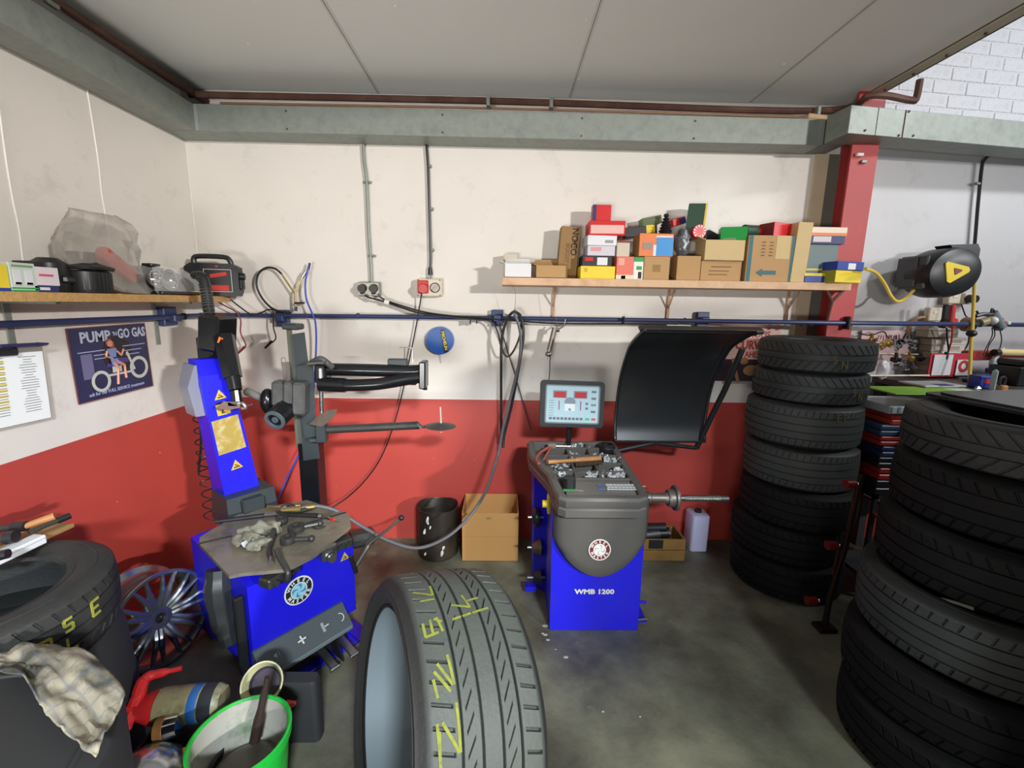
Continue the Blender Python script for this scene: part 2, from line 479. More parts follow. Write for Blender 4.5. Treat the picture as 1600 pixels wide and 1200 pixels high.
PY = -0.055
b = MB()
b.tube([(XL + 0.06, -3.0, 1.492), (XL + 0.06, -0.13, 1.498), (XL + 0.075, -0.075, 1.5), (XL + 0.12, PY, 1.5), (-0.5, PY, 1.506), (1.0, PY, 1.508), (2.1, PY - 0.17, 1.515), (3.3, PY - 0.02, 1.515), (4.9, PY + 0.14, 1.515)], 0.0135, 10, smooth=6)
air = obj('air_line_pipe', b, M_BLUE, label='long navy blue compressed air pipe running along both walls', cat='pipe')
for px, s in ((441, 1), (777, 1), (1098, 1)):
    p = aY(px, 497 if px < 1000 else 500, -0.03)
    b = MB(); b.box((p.x, -0.02, p.z), (0.075, 0.038, 0.1), bev=0.004); b.box((p.x, -0.06, p.z), (0.05, 0.04, 0.04), bev=0.006)
    obj('pipe_bracket', b, M_BLUE, air)
p = aX(265, 497, XL + 0.03)
b = MB(); b.box((XL + 0.02, p.y, p.z + 0.01), (0.038, 0.1, 0.1), bev=0.004); b.box((XL + 0.06, p.y, p.z), (0.04, 0.06, 0.04), bev=0.006); obj('pipe_bracket', b, M_BLUE, air)
for px in (287, 560, 1070, 1248, 1262, 1310):
    if px == 287: p = aX(px, 492, XL + .06); c = (XL + .06, p.y, 1.497); d = (0.036, 0.02, 0.036)
    else:
        p = aY(px, 500, PY if px < 1200 else -.15); c = (p.x, PY if px < 1200 else PY - .17 * (p.x - 1) / 1.1, 1.508); d = (0.02, 0.036, 0.036)
    b = MB(); b.box(c, d, bev=0.008); obj('pipe_coupling', b, M_BLUE, air)
p = aY(1329, 503, -0.25)
b = MB(); b.box((p.x, PY - .17, 1.515), (0.016, 0.05, 0.075), bev=0.005); obj('pipe_clamp', b, M_BLKP, air)

# conduit to the double socket
def P(px, py, Y=-0.02): return aY(px, py, Y)
b = MB(); b.tube([P(567, 214), P(569, 250), P(573, 285), P(576, 360), P(579, 405), P(581, 445)], 0.0085, 8)
cg = obj('steel_conduit', b, M_GALV, label='galvanised conduit dropping from the trunking to the double socket', cat='conduit')
for px, py in ((574, 285), (581, 400)):
    p = P(px, py, -0.008); b = MB(); b.box(p, (0.05, 0.012, 0.014), bev=0.003); b.box(p + Vector((0, -.012, 0)), (0.022, 0.016, 0.012), bev=0.003); obj('saddle_clip', b, M_GALV, cg)
b = MB(); b.tube([P(666, 222), P(669, 262), P(671, 330), P(673, 400), P(672, 420)], 0.0075, 8)
cb = obj('black_conduit', b, M_BLKP, label='black conduit dropping from the trunking to the red and white isolator', cat='conduit')
b = MB(); b.cyl(P(672, 418), P(672.5, 430), 0.012, 0.015, 10); obj('gland', b, M_BLKP, cb)
b = MB(); b.cyl(P(672.5, 430), P(673, 437), 0.012, seg=10); obj('chrome_gland', b, M_CHROME, cb)
for px, py in ((671, 260), (674, 327), (675, 391)):
    p = P(px, py, -0.012); b = MB(); b.box(p, (0.026, 0.022, 0.016), bev=0.003); obj('saddle_clip', b, M_GALV, cb)


def frame_back(px, py, Y=-0.001):
    p = aY(px, py, Y); return T(p) @ BACK


# double socket with two plugs
F = frame_back(579, 452)
t = thing('double_socket', 'metal double wall socket with two black plugs pushed in', 'socket', F.translation)
b = MB(F); b.box((0, 0, 0.022), (0.135, 0.085, 0.044), bev=0.006); obj('back_box', b, M_GALV, t)
b = MB(F); b.box((0, 0, 0.047), (0.128, 0.078, 0.004), bev=0.002); obj('face_plate', b, mat('satin_plate', (170, 165, 150), 0.35, 0.7), t)
for sx in (-1, 1):
    b = MB(F); b.cyl((sx * 0.034, 0.004, 0.05), (sx * 0.034, 0.002, 0.078), 0.027, 0.023, 18); b.box((sx * 0.034, -0.02, 0.062), (0.024, 0.024, 0.02), bev=0.005)
    obj('plug', b, M_BLKP, t)
b = MB(F); b.box((-0.06, -0.04, 0.035), (0.006, 0.006, 0.006)); b.box((0, 0.022, 0.05), (0.014, 0.01, 0.006), bev=0.002); obj('switch', b, M_WHITEP, t)
# isolator
F = frame_back(673, 450)
t = thing('isolator_switch', 'white wall isolator with a red socket outlet on its left half', 'switch', F.translation)
b = MB(F); b.box((0, 0, 0.03), (0.15, 0.105, 0.06), bev=0.006); obj('housing', b, mat('aged_cream_plastic', (214, 203, 182), 0.45), t)
b = MB(F); b.box((-0.036, 0.004, 0.064), (0.066, 0.078, 0.012), bev=0.005); so = obj('red_outlet', b, mat('red_plastic', (196, 40, 36), 0.4), t)
b = MB(F); b.cyl((-0.036, 0.0, 0.07), (-0.03, -0.008, 0.10), 0.024, 0.026, 18); obj('outlet_cap', b, mat('pink_plastic', (205, 95, 90), 0.4), so)
b = MB(F); b.cyl((0.036, 0, 0.06), (0.036, 0, 0.066), 0.027, seg=24); b.box((0.036, 0, 0.072), (0.009, 0.044, 0.012), Rz(-0.7), bev=0.002)
obj('rotary_switch', b, mat('grey_plastic', (185, 180, 170), 0.5), t)
b = MB(F); b.lathe([(0.025, 0.0665), (0.028, 0.068), (0.03, 0.0665)], 24, T((0.036, 0, 0))); obj('dial_ring', b, M_BLKP, t)
b = MB(F)
for x in (-.066, .066):
    for y in (-.045, .045): b.cyl((x, y, .06), (x, y, .063), .004, seg=6)
obj('corner_screws', b, M_BLKP, t)

# two cables from the plugs to the pipe, with white tags
CY = -0.07
b = MB(); b.tube([P(571, 460, -.07), P(574, 464, -.07), P(600, 471, -.06), P(625, 480, -.06), P(660, 490, -.075), P(710, 496, -.08), P(745, 499, -.08), P(768, 503, -.08), P(778, 520, -.08), P(782, 538, -.08), P(790, 556, -.08), P(800, 552, -.08), P(812, 525, -.09), P(814, 495, -.09), P(806, 487, -.09)], 0.0062, 7)
ca = obj('power_cable', b, M_BLK, label='black cable from the left plug clipped along the blue pipe into a small loop', cat='cable')
b = MB(); p = P(580, 466, -.064); b.box(p, (0.03, 0.004, 0.024), Ry(0.3), bev=.001); obj('tag', b, M_WHITEP, ca)
b = MB(); b.tube([P(590, 459, -.07), P(600, 468, -.06), P(625, 477, -.065), P(660, 487, -.09), P(700, 493, -.09), P(745, 496, -.09), P(790, 500, -.075), P(860, 505, -.075), P(960, 506, -.075), P(1060, 506, -.075)], 0.0055, 7)
ca = obj('power_cable', b, M_BLK, label='black cable from the right plug following the blue pipe towards the column', cat='cable')
b = MB(); p = P(604, 472, -.07); b.box(p, (0.03, 0.004, 0.024), Ry(0.3), bev=.001); obj('tag', b, M_WHITEP, ca)
b = MB()
for px in (735, 745, 974): b.box(P(px, 500, -.075), (0.006, 0.05, 0.045), bev=.002)
obj('cable_ties', b, M_BLK, ca)
# thin cable from the isolator down behind the changer
b = MB(); b.tube([P(660, 453, -.09), P(657, 470, -.05), P(650, 510, -.03), P(640, 560, -.03), P(622, 640, -.025), P(600, 705, -.025), P(575, 745, -.03), P(545, 775, -.04), P(515, 795, -.08)], 0.0042, 6)
obj('thin_power_cable', b, M_BLK, label='thin black cable hanging from the red outlet down behind the tyre changer', cat='cable')
b = MB(); b.tube([P(780, 505, -.06), P(795, 555, -.03), P(806, 590, -.03), P(820, 640, -.03), P(830, 672, -.05)], 0.0038, 6)
obj('thin_power_cable', b, M_BLK, label='thin black cable slanting from the pipe down to the wheel balancer', cat='cable')

# big looped air hose: hangs from a wire, sags to the changer table
HY = -0.12
b = MB(); b.tube([P(793, 440, -.2), P(805, 456, -.16), P(804, 486, HY)], 0.0012, 4)
b.tube([P(804, 482, HY), P(808, 488, HY - .02), P(801, 490, HY - .02), P(804, 483, HY)], 0.0014, 4)
obj('hanging_wire', b, M_STEEL, label='thin wire hanging from the end of the long shelf holding the hose loop', cat='wire')
b = MB()
b.tube([P(783, 690, -.1), P(783, 640, -.1), P(783, 570, -.1), P(784, 530, -.11), P(792, 500, HY), P(804, 487, HY - .02), P(815, 500, HY), P(818, 525, HY), P(813, 560, HY), P(806, 600, HY), P(798, 640, -.11), P(788, 680, -.13), P(786, 700, -.15)], 0.0085, 8)
obj('air_hose', b, M_BLK, label='black air hose looped twice over the hanging wire beside the balancer', cat='hose', smooth=True)
b = MB()
b.tube([P(804, 490, HY - .03), P(813, 520, HY - .03), P(812, 560, HY - .03), P(802, 605, -.16), P(788, 660, -.22), P(778, 710, -.32), P(760, 765, -.4), P(735, 805, -.5), P(700, 838, -.58), P(655, 856, -.64), P(610, 846, -.7), P(565, 822, -.76), P(530, 800, -.78), P(500, 791, -.8), P(480, 792, -.82), aZ(462, 796, .62)], 0.0088, 8)
ah = obj('air_hose', b, M_GREYC, label='long grey air hose sagging from the wire loop to the tyre changer table', cat='hose')
b = MB(); b.cyl(P(492, 791, -.81), P(478, 793, -.82), 0.013, seg=10); b.cyl(aZ(470, 795, .63), aZ(440, 797, .63), 0.016, 0.010, 10); obj('brass_coupler', b, M_BRASSY, ah)

# blue hose and Y fitting with the black loop at the changer
b = MB(); b.tube([P(484, 411, -.05), P(480, 425, -.06), P(477, 445, -.07), P(479, 468, -.07), P(487, 488, -.08), P(493, 505, -.08), P(494, 540, -.07), P(491, 600, -.06), P(487, 640, -.05), P(480, 680, -.05), P(462, 720, -.06), P(445, 755, -.1), P(432, 785, -.2)], 0.0058, 8)
bh = obj('blue_air_hose', b, mat('blue_hose', (62, 80, 176), 0.4), label='bright blue air hose hanging down the wall behind the black helper post', cat='hose')
b = MB(); b.cyl(P(484, 411, -.05), P(482, 421, -.055), 0.0065, seg=8); obj('hose_end', b, mat('dark_blue_plastic', (40, 40, 90)), bh)
t = thing('y_fitting', 'brass Y shaped air fitting standing up from the blue pipe', 'fitting', P(463, 490, -.05))
b = MB(); b.tube([P(462, 484, -.055), P(461, 468, -.055), P(461, 458, -.055)], 0.007, 8, smooth=0); b.tube([P(461, 459, -.055), P(450, 443, -.055), P(440, 428, -.055)], 0.0058, 8, smooth=0)
b.tube([P(461, 459, -.055), P(468, 443, -.055), P(475, 427, -.055)], 0.0058, 8, smooth=0); obj('brass_body', b, M_BRASSY, t)
b = MB(); b.cyl(P(462, 486, -.055), P(462.5, 479, -.055), 0.009, seg=10); obj('blue_collar', b, M_BLUE, t)
b = MB(); b.box(P(468, 473.5, -.06), (0.062, 0.012, 0.012), bev=.003); obj('valve_lever', b, M_BLKP, t)
b = MB(); b.cyl(P(472, 434, -.055), P(478, 424, -.055), 0.009, seg=10); obj('coupler', b, M_STEEL, t)
b = MB(); b.tube([P(440, 428, -.055), P(430, 420, -.05), P(416, 418.5, -.05), P(404, 428, -.05), P(401, 446, -.05), P(409, 465, -.05), P(424, 481, -.06), P(440, 487, -.08), P(455, 489, -.08)], 0.0065, 8)
obj('black_loop_hose', b, M_BLK, label='short black hose curling in a loop left of the brass Y fitting', cat='hose')

# grease gun hanging by a thin cable left of the screen
t = thing('grease_gun', 'small metal air gun hanging on a wire above the balancer screen', 'air gun', P(864, 512, -.1))
b = MB(); b.cyl(P(867, 512, -.1), P(858, 548, -.1), 0.017, 0.016, 14); obj('barrel', b, mat('worn_pewter', (150, 140, 128), 0.4, 0.7), t)
b = MB(); b.ball(P(857, 553, -.1), 0.022, (1, 1, .8)); b.cyl(P(858, 548, -.1), P(858, 562, -.1), 0.011, seg=10); obj('end_cap', b, M_STEEL, t)
b = MB(); b.tube([P(872, 508, -.1), P(868, 515, -.1), P(881, 509, -.1), P(884, 499, -.1)], 0.005, 6); b.cyl(P(862, 516, -.1), P(874, 516, -.1), 0.012, seg=8); obj('hook_and_trigger', b, M_CHROME, t)
b = MB(); b.tube([P(859, 560, -.1), P(859, 580, -.1), P(857, 600, -.2)], 0.003, 6); obj('lead', b, M_BLK, t)
b = MB(); b.tube([P(865, 446, -.12), P(867, 480, -.11), P(871, 508, -.1)], 0.001, 4); obj('hanging_wire', b, M_STEEL, t)

# jump leads dangling from the pipe on the left
for pts, m, lab in (([(338, 470), (352, 478), (368, 487), (376, 500), (376, 520), (384, 538), (381, 545)], mat('dark_red_rubber', (120, 40, 42), 0.5), 'dark red clamp lead trailing off the shelf over the blue pipe'),
                    ([(360, 468), (390, 490), (405, 490), (418, 484), (427, 487), (427, 510), (431, 528), (424, 536)], M_BLK, 'black clamp lead trailing along and under the blue pipe')):
    t = thing('clamp_lead', lab, 'cable', P(*pts[0], -.08))
    b = MB(); b.tube([P(x, y, -.09) for x, y in pts], 0.0042, 6); obj('lead', b, m, t)
    x, y = pts[-1]
    b = MB(); b.cyl(P(x + 1, y - 3, -.09), P(x - 10, y + 8, -.09), 0.009, 0.006, 8); obj('clamp', b, m, t)

# round disc sign: blue with a slanted yellow lettered band (the mascot on it is left out)
F = frame_back(688, 532, -0.004)
t = thing('disc_sign', 'round blue disc sign with a slanted black and yellow lettered band', 'sign', F.translation)
b = MB(F); b.cyl((0, 0, 0), (0, 0, 0.018), 0.087, seg=48); obj('disc', b, mat('sign_blue', (38, 88, 165), 0.4), t)
b = MB(F); b.box((0.028, 0, 0.0195), (0.026, 0.148, 0.003), Rz(rad(11))); obj('band', b, mat('sign_black', (26, 26, 30), 0.4), t)
b = MB(F); b.text('MICHELIN', 0.026, T((0.028, 0, 0.0215)) @ Rz(rad(-79)), 0.0006, 0.02, sx=1.02); obj('lettering', b, mat('sign_yellow', (238, 218, 70), 0.5), t)
b = MB(F); b.tube([(0, -0.087, 0.01), (0.001, -0.145, 0.004)], 0.0012, 4); obj('string', b, M_BLK, t)

# ================================================================== left wall signs
pA, pB, pC = aX(101, 513, XL), aX(224, 506, XL), aX(120, 631, XL)
pw = abs(pB.y - pA.y); ph = abs(pA.z - pC.z)
F = T((XL + 0.004, (pA.y + pB.y) / 2, (pA.z + pC.z) / 2)) @ LEFT @ Rz(rad(0.8))
t = thing('tin_sign', 'blue tin sign of a woman on a motorcycle under large silver letters', 'sign', F.translation)
sw, sh = pw, ph
b = MB(F); b.box((0, 0, 0), (sw, sh, 0.004), bev=0.0015); obj('plate', b, mat('tin_navy', (40, 42, 78), 0.4, 0, 0.5, 7), t)
b = MB(F); z = 0.0035
b.text('PUMP', sh * .2, F.inverted() @ F @ T((-sw * .19, sh * .36, z)), .0005, .03, sx=.95); b.text("'N", sh * .08, T((sw * .055, sh * .38, z)), .0005, .02); b.text('GO GAS', sh * .19, T((sw * .29, sh * .37, z)), .0005, .03, sx=.72)
obj('title', b, mat('tin_silver', (186, 194, 214), 0.4), t)
b = MB(F); b.text('ask for our FULL SERVICE treatment', sh * .068, T((0, -sh * .42, z)), .0004, .01, sx=.92)
for i, (x0, x1, y) in enumerate(((-.42, -.1, .17), (.14, .46, .19), (.14, .4, .12), (.16, .36, .06), (-.24, -.1, .11), (-.24, -.1, .06))):
    b.box(((x0 + x1) / 2 * sw, y * sh, z - .001), ((x1 - x0) * sw, .012 * sh, .0015))
obj('chrome_lines', b, mat('tin_pale', (165, 172, 205), 0.4), t)
b = MB(F); b.cyl((0.06 * sw, .09 * sh, z - .002), (0.06 * sw, .09 * sh, z - .001), .26 * sh, seg=32); obj('dark_disc', b, mat('tin_black', (36, 26, 34), 0.4), t)
b = MB(F); b.box((-.33 * sw, -.03 * sh, z - .001), (.13 * sw, .34 * sh, .001)); obj('pump_picture', b, mat('tin_mauve', (110, 104, 140), 0.5), t)
b = MB(F)
for cx, cy, r in ((-.2, -.26, .15), (.33, -.16, .17)):
    b.lathe([(r * sh * .72, z - .001), (r * sh * .72, z + .0006), (r * sh, z + .0006), (r * sh, z - .001)], 28, T((cx * sw, cy * sh, 0)))
b.box((.22 * sw, -.04 * sh, z), (.03 * sw, .3 * sh, .001), Rz(.35))
b.box((.04 * sw, -.2 * sh, z), (.32 * sw, .03 * sh, .001)); b.box((.02 * sw, -.12 * sh, z), (.12 * sw, .1 * sh, .001))
obj('motorcycle_picture', b, mat('tin_cream', (196, 196, 186), 0.4), t)
b = MB(F); b.box((.1 * sw, -.01 * sh, z + .0003), (.17 * sw, .07 * sh, .001), Rz(-.1)); b.box((0, -.06 * sh, z), (.2 * sw, .05 * sh, .001)); obj('tank_picture', b, mat('tin_purple', (70, 58, 130), 0.4), t)
b = MB(F); z2 = z + .0012
b.cyl((-.03 * sw, .25 * sh, z2), (-.03 * sw, .25 * sh, z2 + .0008), .045 * sh, seg=16)
for (x0, y0), (x1, y1), r in (((-.02, -.02), (.03, -.12), .018), ((.03, -.12), (.0, -.35), .013), ((.02, -.01), (.12, -.09), .018), ((.12, -.09), (.12, -.28), .013), ((-.08, .15), (-.1, .08), .011), ((-.1, .08), (-.02, .03), .01), ((.04, .14), (.1, .06), .011), ((.1, .06), (.14, .15), .009)):
    b.tube([(x0 * sw, y0 * sh, z2), (x1 * sw, y1 * sh, z2)], r * sw, 6, smooth=0)
obj('figure_skin_picture', b, mat('tin_skin', (210, 145, 120), 0.5), t)
b = MB(F); b.prism([(-.09 * sw, .18 * sh), (.04 * sw, .18 * sh), (.02 * sw, .05 * sh), (-.05 * sw, .05 * sh)], .001, z0=z2 + .002); b.prism([(-.06 * sw, .03 * sh), (.03 * sw, .03 * sh), (.06 * sw, -.06 * sh), (-.04 * sw, -.08 * sh)], .001, z0=z2 + .003)
obj('figure_clothes_picture', b, mat('tin_ltblue', (120, 135, 185), 0.5), t)
b = MB(F); b.cyl((-.035 * sw, .265 * sh, z2 - .0008), (-.035 * sw, .265 * sh, z2 - .0002), .06 * sh, seg=16); b.box((-.0 * sw, .22 * sh, z2 - .0005), (.05 * sw, .1 * sh, .0008)); obj('figure_hair_picture', b, mat('tin_auburn', (150, 75, 50), 0.5), t)
b = MB(F)
for e in ((0, sh / 2, sw, .004), (0, -sh / 2, sw, .004), (-sw / 2, 0, .004, sh), (sw / 2, 0, .004, sh)): b.box((e[0], e[1], .002), (e[2], e[3], .004))
obj('rusty_rim', b, mat('tin_rust', (120, 70, 62), 0.7), t)

# clipboard sheet with highlighter on the left wall
q0, q1 = aX(0, 540, XL + .02), aX(58, 545, XL + .02); q2 = aX(82, 655, XL + .02)
t = thing('clipboard', 'clipboard with a white price sheet marked in yellow highlighter, hung on the left wall', 'clipboard', (XL + .02, q0.y, q2.z))
Y1 = q1.y + .02; Y0 = Y1 - .25; Zt = q1.z + .01; Zb = aX(0, 676, XL + .02).z + .02
F = T((XL + 0.016, (Y0 + Y1) / 2, (Zt + Zb) / 2)) @ LEFT @ Rz(rad(-2)); cw, chh = Y1 - Y0, Zt - Zb
b = MB(F); b.box((0, 0, 0), (cw, chh + .02, .005), bev=.002); obj('board', b, mat('grey_board', (150, 146, 140), 0.6), t)
b = MB(F); b.box((-.003, -.012, .005), (cw - .01, chh - .01, .002)); obj('paper', b, mat('paper_white', (238, 240, 238), 0.7, 0, .02), t)
b = MB(F)
for i in range(9): b.box((-cw * .05 - .04, chh * (.33 - .075 * i), .0065), (.05, .009, .001))
obj('highlighter_marks', b, mat('highlighter', (226, 206, 90), 0.7), t)
b = MB(F)
for i in range(22):
    b.box((-cw * .05 - .04, chh * (.38 - .036 * i), .0068), (.045, .0022, .0006)); b.box((cw * .22, chh * (.38 - .036 * i), .0068), (random.uniform(.03, .07), .0022, .0006))
obj('print', b, mat('print_grey', (120, 120, 130), 0.7), t)
b = MB(F); b.box((-.03, chh / 2 - .01, .012), (.1, .03, .016), bev=.005); b.box((-.03, chh / 2 + .006, .02), (.05, .02, .012), bev=.004); obj('clip', b, M_BLKP, t)
pe0, pe1 = aX(0, 541, XL + .045), aX(75, 537, XL + .045)
b = MB(); b.cyl(pe0, pe0.lerp(pe1, .75), .007, seg=8); b.cyl(pe0.lerp(pe1, .75), pe1, .008, .004, 8); obj('marker_pen', b, mat('navy_plastic', (44, 46, 92), 0.35), label='navy marker pen lying across the top of the clipboard', cat='pen')
# ================================================================== long pine shelf and its cartons
M_PINE = mat('raw_pine', (214, 176, 140), 0.65, 0, 0.18, 10, dirt=(150, 105, 70), dirt_amt=0.4, dscale=9)
SZ = 1.742; SY = -0.26
b = MB(); b.span((-0.012, -0.002, SZ - 0.042), (1.99, SY, SZ), bev=0.002)
sh1 = obj('long_shelf', b, M_PINE, label='long pine shelf on the back wall loaded with spare part cartons', cat='shelf')
for px in (865, 1045, 1232):
    p = aY(px, 470, -.01)
    b = MB(); b.span((p.x - .008, -.001, 1.515), (p.x + .008, -.012, SZ - .043)); b.tube([(p.x, -.012, SZ - .16), (p.x, -.1, SZ - .05)], .005, 6)
    obj('upright_bracket', b, mat('rust_stained_bracket', (186, 150, 120), 0.7, 0, .3, 30), sh1)
p = aY(1303, 452, -.24)
b = MB(); b.tube([p + Vector((-.045, 0, .0)), p + Vector((0, .0, -.07)), p + Vector((0, .01, -.12)), p + Vector((0.005, .03, -.2))], .008, 6, smooth=0); b.tube([p + Vector((.06, 0, .0)), p + Vector((0, .0, -.07))], .008, 6, smooth=0)
obj('forked_bracket', b, M_RUST, sh1)

KRAFT = mat('kraft_card', (182, 144, 96), 0.75, 0, 0.1, 9, dirt=(140, 108, 70), dirt_amt=.4)
KRAFT2 = mat('pale_kraft_card', (205, 178, 128), 0.75, 0, 0.08, 9)
KRAFTD = mat('dark_kraft_card', (150, 118, 72), 0.75, 0, 0.1, 9)
def card(name, c, r=0.5): return mat('card_' + name, c, r, 0, 0.06, 9)
C_WHITE = card('white', (222, 222, 224)); C_RED = card('red', (208, 36, 40), .35); C_YEL = card('yellow', (232, 204, 48)); C_BLU = card('blue', (34, 60, 150))
C_NAVY = card('navy', (36, 44, 96)); C_BLACK = card('black', (40, 36, 38)); C_ORNG = card('orange', (224, 122, 62)); C_SKY = card('sky', (52, 140, 205))
C_GRN = card('green', (30, 150, 62), .35); C_DGRN = card('dark_green', (44, 74, 54)); C_PINK = card('salmon', (222, 112, 92)); C_GREY = card('grey_green', (92, 112, 112))
C_BEIGE = card('beige', (200, 190, 168)); C_OLIVE = card('olive', (88, 98, 62)); C_CREAM = card('cream', (232, 214, 190)); C_MINT = card('mint', (120, 150, 110))
PRT = 'spare part cartons on the long shelf'


def carton(label, x0, x1, y0, y1, depth, m, base=SZ, Yf=-0.2, rot=0.0, tilt=0.0, prints=(), text=(), flap=False, tape=None, name='carton', cat='box', side=None, group=PRT, top=None, dz=None):
    """a carton whose front face is at Yf; base = height it stands at"""
    a = aY(x0, (y0 + y1) / 2, Yf); c = aY(x1, (y0 + y1) / 2, Yf)
    w_ = c.x - a.x
    h = dz if dz else aY((x0 + x1) / 2, y0, Yf).z - base
    z0 = base + 0.0008
    F = T(((a.x + c.x) / 2, Yf, z0)) @ Rz(rot) @ Ry(tilt)
    t = thing(name, label, cat, F.translation, group)
    wall = 0.004
    b = MB(F)
    if flap:
        b.span((-w_ / 2, 0, 0), (w_ / 2, depth, .004)); b.span((-w_ / 2, 0, 0), (w_ / 2, .004, h)); b.span((-w_ / 2, depth - .004, 0), (w_ / 2, depth, h))
        b.span((-w_ / 2, .004, 0), (-w_ / 2 + .004, depth - .004, h)); b.span((w_ / 2 - .004, .004, 0), (w_ / 2, depth - .004, h))
    else:
        b.span((-w_ / 2, 0, 0), (w_ / 2, depth, h), bev=0.0015)
    obj('body', b, m, t)
    if flap:
        b = MB(F @ T((0, depth, h)) @ Rx(rad(-35))); b.span((-w_ / 2, 0, 0), (w_ / 2, .003, depth * .45)); obj('flap', b, m, t)
        b = MB(F @ T((-w_ / 2, 0, h)) @ Ry(rad(-70))); b.span((0, .004, 0), (.003, depth - .004, w_ * .22)); obj('flap', b, m, t)
    else:
        b = MB(F); b.span((-w_ / 2 + .001, depth * .5 - .002, h), (w_ / 2 - .001, depth * .5 + .002, h + .0006)); obj('lid_seam', b, tape or m, t)
    for i, (fx0, fx1, fy0, fy1, pm) in enumerate(prints):
        b = MB(F); b.span((-w_ / 2 + fx0 * w_, -.0012, fy0 * h), (-w_ / 2 + fx1 * w_, .001, fy1 * h)); obj('printed_panel', b, pm, t)
    for s, size, fx, fy, pm, rr in text:
        b = MB(F @ T((-w_ / 2 + fx * w_, -.0018, fy * h)) @ BACK); b.text(s, size, Rz(rr), .0004, .02); obj('lettering', b, pm, t)
    if side:
        b = MB(F); b.span((-w_ / 2 - .0006, .002, .002), (-w_ / 2, depth - .002, h - .002)); obj('side_face', b, side, t)  # left side in a separate colour, often darker than the front
    return t, z0 + h


INK = mat('ink_dark', (50, 40, 36), 0.7)
INKB = mat('ink_brown', (128, 92, 60), 0.7)
INKR = mat('ink_red', (190, 50, 40), 0.6)
INKT = mat('ink_teal', (64, 110, 116), 0.7)
INKW = mat('ink_white', (235, 232, 225), 0.6)

carton('small beige carton behind the white box at the left end of the long shelf', 787, 808, 397, 434, .07, C_BEIGE, Yf=-.09)
carton('small white carton with a raised lid at the left end of the long shelf', 789, 830, 412, 434, .1, C_WHITE, Yf=-.22, flap=True)
carton('low open kraft tray second from the left end of the long shelf', 838, 884, 415, 434, .12, KRAFT, Yf=-.22, flap=True)
carton('tall narrow kraft carton standing behind the low tray, with upright black letters', 871, 901, 354, 434, .09, KRAFTD, Yf=-.13, tilt=rad(4), text=(('NOCO', .05, .72, .72, INK, rad(-90)), ('BOOST', .034, .42, .5, INKB, rad(-90))))
_, z1 = carton('yellow carton at the bottom of the red and white stack', 907, 961, 416, 436, .15, C_YEL, Yf=-.22, prints=((.1, .2, .55, .85, card('dull_gold', (190, 170, 60))),), text=())
_, z2 = carton('black carton with a red oval and white label on the yellow carton', 910, 956, 400, 416, .13, C_BLACK, base=z1, Yf=-.21, prints=((.5, .85, .1, .85, C_WHITE), (.08, .36, .5, .85, C_RED)), text=())
_, z3 = carton('pale carton with a faint red badge, middle of the stack', 918, 961, 384, 400, .14, card('pale_mauve', (206, 200, 208)), base=z2, Yf=-.215, prints=((.12, .5, .45, .85, card('faint_red', (214, 150, 150))),))
_, z4 = carton('plain white carton with a barcode label under the glossy red box', 918, 964, 368, 384, .15, C_WHITE, base=z3, Yf=-.22, rot=.03, prints=((.6, .88, .25, .55, card('label_grey', (150, 145, 145))),))
_, z5 = carton('glossy red and white carton lying on top of the stack', 921, 977, 345, 367, .16, card('glossy_red', (214, 60, 60), .2), base=z4, Yf=-.22, rot=-.04, prints=((.04, .96, .12, .7, card('glossy_pinkish', (236, 190, 182), .2)),), side=C_RED)
carton('square red carton with a blue edge topping the red and white stack', 926, 955, 320, 345, .05, C_RED, base=z5, Yf=-.15, prints=((0, .2, 0, 1, C_NAVY),), text=())
_, zb = carton('salmon and white carton right of the yellow one', 963, 990, 401, 436, .1, C_PINK, Yf=-.22, prints=((0, 1, 0, .2, C_CREAM), (.3, .55, .02, .17, C_RED), (.1, .45, .62, .92, card('pale_salmon', (236, 160, 140)))))
carton('grey carton with a dark red top on the salmon carton', 964, 984, 376, 401, .09, C_BEIGE, base=zb, Yf=-.2, prints=((0, 1, .86, 1, card('maroon', (130, 40, 44))),))
carton('slim green and white carton with a barcode', 990, 1005, 402, 436, .12, card('offwhite', (224, 228, 220)), Yf=-.22, prints=((0, 1, .8, 1, C_GRN), (.3, .85, .44, .6, C_GRN), (.5, .85, .05, .35, INK)))
_, zk = carton('plain kraft carton under the orange and blue box', 1006, 1046, 401, 436, .14, KRAFT, Yf=-.22, prints=((.35, .65, .35, .65, KRAFTD),))
_, zo = carton('orange and blue printed carton on the plain kraft box', 999, 1052, 365, 400, .13, C_ORNG, base=zk, Yf=-.22, prints=((.5, 1, .02, .82, C_SKY), (.42, .5, .02, .5, C_WHITE), (.1, .38, .3, .6, card('oval_grey', (150, 130, 120))), (.48, .97, .84, .9, C_WHITE)), side=KRAFTD)
# black and yellow long carton lying across, tilted
t, _ = carton('long black carton with a yellow end lying tilted behind the orange box', 978, 1028, 343, 366, .07, C_BLACK, base=zo - .06 + .062, Yf=-.1, dz=.055, prints=(), tilt=rad(-6))
F = T(t.location) @ Ry(rad(-6)); b = MB(F); b.span((.03, -.002, -.001), (.082, .072, .058), bev=.001); obj('yellow_end', b, C_YEL, t)
carton('small olive green carton tilted on the black and yellow one', 1006, 1036, 326, 345, .08, C_OLIVE, base=zo + .068, Yf=-.1, dz=.045, tilt=rad(-12), side=C_MINT)
